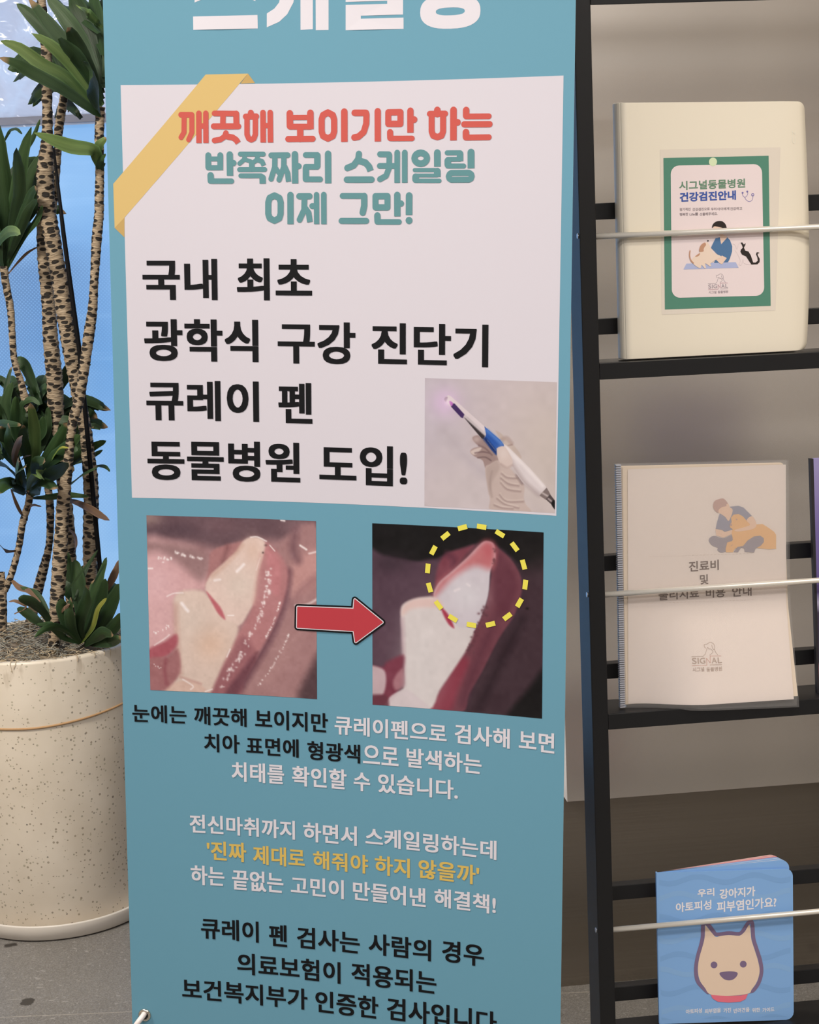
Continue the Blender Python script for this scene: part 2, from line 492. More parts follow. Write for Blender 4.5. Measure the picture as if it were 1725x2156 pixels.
BANNER_STROKES = [
 ('red',[(3.38,'',[[93.0,136.9],[106.3,137.1]]),(3.12,'',[[96.9,137.3],[96.3,158.1],[92.5,164.0]]),(3.12,'',[[106.5,137.1],[106.1,158.2],[102.0,166.8]]),(3.38,'f',[[115.3,135.4],[114.8,171.0]]),(3.38,'f',[[124.0,135.5],[123.6,171.0]]),(3.24,'',[[115.1,150.5],[123.9,150.6]])]),
 ('red',[(3.38,'',[[134.8,135.7],[162.1,136.3]]),(3.48,'',[[145.6,137.3],[145.1,149.1]]),(3.75,'',[[162.1,136.4],[162.2,150.4]]),(3.62,'',[[133.7,151.1],[164.5,151.4]]),(3.38,'',[[148.8,159.2],[147.4,163.3],[141.7,167.0],[134.3,168.0]]),(3.62,'f',[[151.1,163.6],[157.3,164.6],[161.7,167.6],[164.1,171.4]])]),
 ('red',[(3.75,'',[[180.4,135.6],[180.4,139.5]]),(3.62,'',[[174.0,140.0],[187.2,139.9]]),(3.38,'',[[175.6,141.2],[175.3,161.2],[177.3,166.0],[180.5,167.6],[183.9,166.1],[185.8,161.3],[186.1,141.3]]),(3.5,'f',[[195.7,135.6],[195.6,171.1]]),(3.5,'f',[[204.8,135.7],[204.8,171.2]]),(3.12,'',[[195.6,150.9],[204.8,151.0]])]),
 ('red',[(4.12,'',[[229.4,137.0],[229.5,152.0]]),(4.13,'f',[[255.3,136.9],[255.3,156.1]]),(3.13,'',[[229.3,141.9],[255.3,142.1]]),(3.5,'',[[229.5,152.7],[255.2,153.1]]),(4.0,'',[[242.4,155.0],[242.3,167.3]]),(3.62,'',[[227.0,167.3],[258.1,167.4]])]),
 ('red',[(3.88,'c',[[269.4,144.9],[271.1,139.7],[277.3,136.7],[283.5,139.9],[285.1,145.2],[285.1,159.2],[283.4,164.4],[277.2,167.3],[271.0,164.2],[269.4,158.9]])]),
 ('red',[(4.13,'f',[[297.9,136.3],[297.9,171.6]])]),
 ('red',[(3.88,'',[[310.8,137.7],[325.1,138.0],[325.7,140.1],[325.5,150.5],[322.3,160.3],[315.7,165.7],[310.4,166.6]]),(3.96,'f',[[339.8,136.6],[339.9,171.8]])]),
 ('red',[(3.75,'c',[[353.0,138.0],[368.2,138.1],[368.2,151.7],[353.0,151.4]]),(3.96,'f',[[380.6,136.9],[380.7,162.3]]),(3.88,'',[[380.8,147.0],[385.4,147.1]]),(3.84,'',[[355.3,161.3],[355.5,167.8]]),(3.24,'',[[355.8,168.5],[382.7,168.9]])]),
 ('red',[(4.0,'',[[414.0,136.7],[414.0,141.1]]),(3.48,'',[[404.6,140.9],[423.8,141.1]]),(3.75,'',[[407.0,141.8],[407.1,161.3],[409.0,166.2],[414.2,167.9],[419.4,166.4],[421.3,161.6],[421.2,142.2]]),(4.08,'f',[[434.0,137.3],[434.1,172.2]]),(3.88,'',[[434.3,151.4],[439.2,151.5]])]),
 ('red',[(3.96,'',[[449.6,137.7],[449.6,144.0]]),(3.24,'',[[449.3,144.9],[477.5,145.4]]),(3.6,'',[[447.2,153.9],[478.5,154.5]]),(4.0,'',[[449.5,163.1],[449.6,168.4]]),(3.38,'',[[449.2,169.2],[477.7,169.4]])]),
 ('tealtext',[(3.62,'',[[126.2,185.7],[126.0,200.0]]),(3.62,'f',[[141.3,185.8],[141.0,203.7]]),(2.87,'',[[126.2,190.0],[141.3,190.1]]),(3.0,'',[[125.6,200.7],[141.1,200.8]]),(4.0,'f',[[153.2,185.1],[153.2,210.5]]),(3.75,'',[[153.8,195.2],[157.8,195.2]]),(4.0,'',[[128.7,209.9],[128.9,215.9]]),(3.25,'',[[128.2,216.8],[155.0,217.0]])]),
 ('tealtext',[(2.88,'',[[166.4,184.6],[195.7,184.9]]),(2.75,'',[[172.4,186.1],[171.1,191.4],[165.4,195.9]]),(2.5,'',[[173.2,191.5],[179.4,193.3],[180.2,198.0]]),(2.75,'',[[188.9,186.2],[186.6,192.4],[181.0,195.6]]),(3.0,'f',[[187.8,191.7],[193.8,193.6],[196.0,198.6]]),(3.5,'',[[181.0,195.6],[180.9,202.8]]),(2.88,'',[[165.2,203.2],[197.2,203.3]]),(2.88,'',[[166.7,210.6],[192.6,210.8]]),(4.0,'f',[[194.3,213.1],[194.4,220.4]])]),
 ('tealtext',[(3.38,'',[[205.4,186.4],[226.4,186.4]]),(3.38,'',[[210.2,187.0],[209.8,200.6],[205.1,214.6]]),(3.0,'',[[211.0,201.8],[215.2,207.8]]),(3.38,'',[[221.5,186.8],[221.2,200.7],[215.2,215.6]]),(3.38,'f',[[222.0,199.6],[226.0,207.9],[227.1,218.2]]),(4.0,'f',[[235.4,185.5],[235.5,220.4]]),(3.62,'',[[236.1,199.7],[240.1,199.7]])]),
 ('tealtext',[(3.38,'',[[248.9,186.5],[264.0,186.7]]),(4.0,'',[[263.7,187.2],[263.6,199.7]]),(3.38,'',[[249.1,200.5],[263.6,200.7]]),(4.0,'',[[249.2,202.2],[249.1,214.6]]),(3.38,'',[[248.5,215.4],[267.2,215.6]]),(4.0,'f',[[277.3,185.5],[277.3,220.5]])]),
 ('tealtext',[(3.88,'',[[316.1,186.1],[315.3,192.3],[309.4,199.5],[301.5,202.5]]),(4.0,'f',[[317.5,194.4],[324.4,196.5],[328.8,201.2],[330.7,206.3]]),(3.75,'',[[300.7,216.3],[332.1,216.5]])]),
 ('tealtext',[(3.5,'',[[342.6,186.8],[353.9,187.1],[354.4,188.7],[353.9,203.3],[350.2,212.3],[342.5,216.2]]),(3.38,'',[[342.2,200.5],[362.4,200.8]]),(3.5,'f',[[364.2,185.3],[364.2,220.7]]),(3.5,'f',[[373.6,185.4],[373.7,220.7]])]),
 ('tealtext',[(3.88,'c',[[401.3,192.3],[400.8,194.7],[399.1,196.8],[396.6,198.1],[393.6,198.6],[390.6,198.0],[388.1,196.6],[386.4,194.5],[385.8,192.1],[386.4,189.7],[388.0,187.6],[390.6,186.3],[393.5,185.8],[396.5,186.4],[399.0,187.8],[400.7,189.9]]),(4.12,'f',[[414.2,186.2],[414.4,202.3]]),(2.38,'',[[386.0,205.9],[414.6,206.2]]),(4.13,'f',[[414.3,207.7],[414.4,214.3]]),(2.16,'',[[387.6,212.2],[414.4,212.5]]),(4.12,'',[[387.3,213.9],[387.3,216.9]]),(2.5,'',[[386.6,218.4],[417.1,218.8]])]),
 ('tealtext',[(2.88,'',[[426.3,186.4],[442.7,186.6]]),(3.96,'f',[[442.4,187.8],[442.4,196.4]]),(2.75,'',[[427.2,193.9],[442.4,194.1]]),(4.12,'',[[427.3,195.6],[427.4,200.2]]),(2.88,'',[[426.9,201.7],[447.1,202.0]]),(4.25,'f',[[455.9,186.4],[456.1,204.8]]),(3.48,'c',[[431.6,209.8],[453.7,209.9],[456.4,211.7],[457.1,214.0],[456.2,216.7],[453.5,217.9],[431.6,217.8],[429.2,216.3],[428.4,213.7],[429.4,211.2]])]),
 ('tealtext',[(3.88,'c',[[201.2,242.8],[203.0,237.4],[209.2,234.6],[215.3,237.5],[216.9,242.9],[216.7,256.6],[215.0,262.0],[208.8,264.9],[202.7,261.9],[201.0,256.5]]),(4.0,'f',[[229.4,234.2],[229.2,269.2]])]),
 ('tealtext',[(3.77,'',[[240.5,235.7],[253.6,235.7]]),(3.62,'',[[247.1,237.1],[246.6,251.9],[240.7,263.9]]),(3.62,'f',[[248.2,250.2],[252.2,255.5],[253.9,266.8]]),(3.5,'',[[256.7,247.5],[262.3,247.5]]),(3.38,'f',[[262.4,234.0],[262.4,269.2]]),(3.5,'f',[[271.6,234.0],[271.6,269.3]])]),
 ('tealtext',[(3.5,'',[[295.3,235.6],[322.7,235.8]]),(4.0,'',[[322.7,236.0],[322.7,247.5],[320.8,255.6]]),(3.62,'',[[293.9,265.4],[325.3,265.5]])]),
 ('tealtext',[(3.75,'c',[[336.9,236.2],[352.0,236.2],[352.0,249.6],[336.9,249.5]]),(3.96,'f',[[364.3,235.0],[364.5,260.3]]),(3.75,'',[[364.9,245.1],[369.1,245.1]]),(4.0,'',[[339.3,259.2],[339.5,265.8]]),(3.25,'',[[339.0,266.7],[366.7,266.8]])]),
 ('tealtext',[(4.13,'f',[[379.2,235.9],[379.1,258.7]]),(4.25,'',[[379.1,265.1],[379.2,265.2]])]),
]
BANNER_RINGS = [(1,'white',[[466.2,25.2],[465.8,29.6],[464.8,32.8],[463.0,35.5],[460.6,37.8],[457.4,39.8],[453.6,41.5],[449.1,42.8],[443.9,43.7],[437.9,44.2],[429.5,44.3],[421.1,44.0],[415.0,43.4],[409.8,42.4],[405.3,41.0],[401.4,39.3],[398.2,37.2],[395.7,34.8],[393.8,32.0],[392.7,28.8],[392.3,24.3],[392.7,19.8],[393.8,16.6],[395.6,13.8],[398.1,11.5],[401.3,9.5],[405.1,7.8],[409.6,6.6],[414.8,5.7],[420.9,5.2],[429.3,5.1],[437.6,5.4],[443.7,6.1],[448.8,7.2],[453.3,8.6],[457.2,10.3],[460.3,12.4],[462.8,14.8],[464.7,17.6],[465.8,20.8]],[[447.1,24.9],[446.9,25.9],[446.4,26.6],[445.5,27.2],[444.4,27.8],[442.8,28.2],[441.0,28.6],[438.8,28.8],[436.3,29.0],[433.4,29.1],[429.4,29.1],[425.4,29.0],[422.5,28.9],[420.0,28.6],[417.8,28.3],[415.9,27.9],[414.4,27.4],[413.2,26.9],[412.3,26.2],[411.8,25.5],[411.6,24.5],[411.8,23.5],[412.3,22.7],[413.2,22.1],[414.4,21.6],[415.9,21.1],[417.8,20.8],[419.9,20.5],[422.4,20.3],[425.3,20.2],[429.4,20.2],[433.4,20.3],[436.3,20.5],[438.8,20.7],[440.9,21.1],[442.8,21.5],[444.3,22.0],[445.5,22.5],[446.4,23.2],[446.9,23.9]]),(1,'white',[[338.3,-31.1],[338.1,-27.9],[337.5,-25.2],[336.4,-22.7],[334.9,-20.6],[333.1,-18.7],[330.9,-17.1],[328.4,-15.9],[325.6,-15.1],[322.5,-14.6],[318.9,-14.6],[315.3,-14.9],[312.2,-15.6],[309.4,-16.7],[306.9,-18.1],[304.7,-19.8],[302.9,-21.9],[301.4,-24.2],[300.4,-26.7],[299.7,-29.5],[299.5,-32.7],[299.8,-35.9],[300.4,-38.6],[301.5,-41.1],[303.0,-43.3],[304.8,-45.2],[307.0,-46.7],[309.5,-47.9],[312.3,-48.7],[315.4,-49.2],[319.0,-49.2],[322.6,-48.9],[325.6,-48.2],[328.4,-47.1],[330.9,-45.7],[333.1,-43.9],[334.9,-41.9],[336.4,-39.6],[337.5,-37.1],[338.1,-34.3]],[[327.8,-31.5],[327.7,-30.1],[327.4,-29.0],[326.9,-27.9],[326.2,-26.9],[325.4,-26.1],[324.4,-25.4],[323.2,-24.9],[322.0,-24.5],[320.6,-24.3],[318.9,-24.3],[317.3,-24.5],[315.9,-24.8],[314.6,-25.3],[313.5,-25.9],[312.5,-26.6],[311.7,-27.5],[311.0,-28.5],[310.5,-29.7],[310.2,-30.9],[310.1,-32.3],[310.2,-33.7],[310.5,-34.9],[311.0,-35.9],[311.7,-36.9],[312.5,-37.7],[313.5,-38.4],[314.7,-38.9],[315.9,-39.3],[317.3,-39.5],[319.0,-39.5],[320.6,-39.3],[322.0,-39.0],[323.3,-38.6],[324.4,-37.9],[325.4,-37.2],[326.2,-36.3],[326.9,-35.3],[327.4,-34.2],[327.7,-32.9]])]
PHOTO_RECT = {'pen': [[399.7,453.8],[564.2,453.7],[399.5,610.9],[563.8,610.4]],'tooth': [[37.8,634.8],[259.0,636.1],[37.1,864.6],[258.8,865.8]],'glow': [[332.2,635.6],[550.3,634.6],[332.2,867.9],[551.3,865.8]]}
BI = {'org': (55.6,-156.7), 'b': 0.0155, 'out': {'TL': [5.77,328.33],'TR': [251.07,322.12],'BR': [252.57,-0.05],'BL': [0.04,0.03],'MR': [258.85,85.34]}, 'lam': [[56.94,266.96],[216.18,264.12],[207.77,54.84],[55.26,56.5]], 'green': [[60.52,256.78],[200.59,254.55],[201.69,60.63],[58.8,62.58]], 'white': [[69.86,246.75],[191.44,244.36],[193.05,74.39],[68.33,77.17]], 
 'shapes': [
  (3,'cardviolet',0.28,1,0,[[164.81,208.36],[165.44,205.13],[167.63,202.94],[170.03,203.58],[171.99,206.71],[171.83,209.93]]),
  (3,'cardviolet',0.28,1,0,[[167.91,202.93],[169.8,199.46],[173.81,197.0],[177.67,198.69],[178.86,202.31],[178.7,205.07]]),
  (3,'cardviolet',0,0,1,[[166.37,208.49],[166.32,208.17],[166.19,207.89],[165.99,207.64],[165.72,207.46],[165.41,207.35],[165.08,207.32],[164.75,207.38],[164.45,207.51],[164.19,207.71],[163.99,207.97],[163.86,208.27],[163.82,208.59],[163.87,208.9],[164.0,209.19],[164.21,209.43],[164.47,209.61],[164.78,209.72],[165.11,209.75],[165.44,209.7],[165.75,209.56],[166.01,209.36],[166.21,209.1],[166.33,208.8]]),
  (3,'cardviolet',0,0,1,[[172.63,209.9],[172.58,209.58],[172.45,209.29],[172.25,209.05],[171.98,208.87],[171.67,208.76],[171.34,208.73],[171.01,208.78],[170.71,208.92],[170.44,209.12],[170.24,209.38],[170.12,209.68],[170.08,209.99],[170.13,210.31],[170.26,210.59],[170.46,210.84],[170.73,211.02],[171.04,211.13],[171.37,211.16],[171.7,211.11],[172.0,210.97],[172.26,210.77],[172.46,210.51],[172.59,210.21]]),
  (3,'cardviolet',0,0,1,[[180.75,205.45],[180.67,204.95],[180.46,204.49],[180.14,204.1],[179.71,203.81],[179.21,203.63],[178.69,203.59],[178.16,203.67],[177.67,203.89],[177.25,204.21],[176.93,204.63],[176.73,205.11],[176.67,205.61],[176.74,206.11],[176.95,206.57],[177.28,206.97],[177.7,207.26],[178.2,207.43],[178.73,207.48],[179.25,207.39],[179.74,207.18],[180.16,206.85],[180.48,206.44],[180.68,205.96]]),
  (4,'cardpaper',0,0,1,[[179.73,205.49],[179.69,205.24],[179.59,205.01],[179.42,204.82],[179.21,204.67],[178.96,204.58],[178.7,204.56],[178.43,204.6],[178.19,204.71],[177.98,204.87],[177.82,205.08],[177.72,205.32],[177.69,205.57],[177.72,205.82],[177.83,206.05],[177.99,206.25],[178.21,206.4],[178.45,206.48],[178.72,206.51],[178.98,206.46],[179.23,206.36],[179.44,206.19],[179.6,205.99],[179.69,205.75]]),
  (3,'cardmat',0,0,1,[[88.49,120.66],[154.65,119.75],[158.75,112.28],[84.38,113.24]]),
  (4,'cardskin',0,1,1,[[125.96,167.03],[140.13,166.44],[140.49,159.62],[138.22,156.31],[143.49,151.83],[135.4,144.5],[133.68,148.84],[134.21,154.78],[127.62,159.31]]),
  (5,'cardink',0,1,1,[[123.45,165.0],[124.4,169.21],[127.81,172.47],[132.7,173.71],[137.56,172.92],[141.5,169.36],[142.95,165.05],[143.16,160.37],[140.04,159.64],[138.33,163.97],[131.27,166.38],[126.41,167.01]]),
  (5,'cardshirt',0,0,1,[[127.96,151.63],[133.74,152.67],[135.39,143.48],[143.94,152.24],[142.19,154.02],[147.44,148.26],[150.27,140.46],[149.92,133.64],[147.14,125.21],[144.41,120.19],[125.29,120.0],[127.57,124.34],[130.76,130.19],[121.76,139.79],[123.86,144.14]]),
  (6,'cardskin',0,0,1,[[125.39,127.0],[135.17,127.86],[136.08,129.11],[142.7,125.57],[136.37,117.8],[133.27,118.97],[128.01,124.33]]),
  (7,'carddog',0,1,1,[[112.33,143.77],[116.81,146.99],[121.14,139.99],[125.47,132.98],[135.17,127.86],[128.01,123.9],[120.84,119.51],[121.68,116.48],[119.46,116.14],[113.74,119.82],[114.54,114.22],[112.76,113.7],[108.83,117.89],[107.44,114.28],[103.91,115.11],[97.78,119.66],[95.19,124.04],[98.81,129.0],[105.98,133.81]]),
  (8,'cardbrown',0,1,1,[[106.0,135.52],[106.81,141.45],[109.7,145.16],[113.71,146.69],[114.99,143.66],[113.18,141.18],[111.81,138.68],[111.32,135.29]]),
  (8,'cardbrown',0,1,1,[[100.15,129.37],[103.29,131.8],[106.68,133.36],[105.93,130.83],[103.25,129.24]]),
  (8,'cardbrown',0.75,1,0,[[93.46,136.91],[92.83,130.97],[94.32,124.93],[97.8,120.94]]),
  (8,'cardink',0,0,1,[[118.68,148.79],[118.64,148.55],[118.54,148.33],[118.39,148.15],[118.19,148.01],[117.96,147.93],[117.71,147.91],[117.46,147.95],[117.24,148.05],[117.04,148.2],[116.89,148.4],[116.8,148.63],[116.77,148.87],[116.81,149.1],[116.9,149.32],[117.06,149.5],[117.26,149.64],[117.49,149.72],[117.74,149.74],[117.98,149.7],[118.21,149.6],[118.41,149.45],[118.56,149.25],[118.65,149.02]]),
  (4,'cardline',0.13,1,0,[[150.93,143.42],[154.03,142.01],[156.63,136.35],[158.48,141.82],[161.19,145.12]]),
  (4,'cardline',0.13,1,0,[[153.94,135.18],[158.31,128.15],[160.9,121.19],[159.06,116.56],[162.62,115.97],[164.49,122.75],[166.21,117.53],[175.11,115.43]]),
  (4,'cardink',0,0,1,[[161.62,144.42],[163.85,144.84],[166.04,141.93],[168.47,143.79],[167.82,141.0],[166.0,138.09],[167.74,134.16],[172.18,132.69],[175.24,127.42],[178.27,118.29],[181.39,117.9],[184.54,120.16],[184.14,124.47],[182.22,128.84],[183.32,131.36],[186.71,130.79],[186.43,129.94],[184.37,129.6],[184.61,127.02],[187.25,122.62],[186.94,118.35],[184.05,115.72],[176.01,115.65],[172.49,120.69],[168.99,126.41],[163.22,129.22],[161.22,133.16],[161.96,135.69],[164.67,138.14],[163.37,141.61]]),
  (3,'cardlogo',0.22,0,0,[[117.16,93.4],[127.47,93.4],[129.34,95.27],[131.01,100.26],[131.76,101.2]]),
  (3,'cardlogo',0.22,1,0,[[129.91,100.66],[129.05,101.16],[128.47,103.22],[128.97,103.81],[131.18,104.1],[133.41,105.48],[135.86,104.92],[137.55,102.95],[137.77,100.78],[137.38,99.11],[136.28,99.62],[135.57,101.57],[135.29,103.02]]),
  (3,'cardlogo',0.22,1,0,[[131.76,101.2],[132.72,99.85],[134.31,99.56],[135.77,98.19],[136.24,96.98],[134.74,95.34],[133.63,94.65],[133.62,93.93]]),
  (3,'cardlogo',0.22,1,0,[[137.62,99.1],[138.69,96.66],[140.51,94.32]]),
  (3,'cardlogo2',0.253,0,0,[[143.44,93.31],[133.74,93.49],[133.7,87.43],[130.39,91.62],[130.68,85.6],[117.54,85.65]]),
  (3,'cardlogo',0.253,0,0,[[133.51,85.75],[143.91,85.62]]),
 ],
 'text': [
  ('시그널동물병원','cardgreen',3,80.62,168.68,215.03,226.72,0.35),
  ('건강검진안내','cardblue',3,81.11,156.15,200.03,212.16,0.5),
  ('정기적인','cardgrey',3,80.69,95.24,188.48,192.37,0.08),
  ('건강검진으로','cardgrey',3,97.77,120.91,187.93,191.76,0.08),
  ('우리','cardgrey',3,122.5,129.8,187.44,191.21,0.08),
  ('아이에게','cardgrey',3,131.08,146.98,187.11,190.95,0.08),
  ('건강하고','cardgrey',3,148.25,164.37,186.73,190.63,0.08),
  ('행복한','cardgrey',3,80.58,91.97,182.11,186.12,0.08),
  ('Life를','cardgrey',3,93.87,105.27,181.93,185.7,0.08),
  ('선물해주세요.','cardgrey',3,107.18,131.18,181.39,185.28,0.08),
  ('S','cardlogo',3,117.43,121.52,86.99,92.37,0.099),
  ('I','cardlogo',3,122.51,123.49,87.05,92.21,0.099),
  ('G','cardlogo',3,124.35,129.26,87.08,92.18,0.099),
  ('A','cardlogo',3,134.91,139.58,87.11,92.1,0.099),
  ('L','cardlogo',3,140.37,144.01,87.07,92.03,0.099),
  ('시그널','cardlogo',3,117.81,128.29,80.25,83.95,0.066),
  ('동물병원','cardlogo',3,130.14,144.15,80.14,83.73,0.066),
  ('N','binderemb',3,232.98,237.44,280.5,284.72,0.1),
  ('U','binderemb',3,233.24,237.7,269.01,277.47,0.1),
 ],}
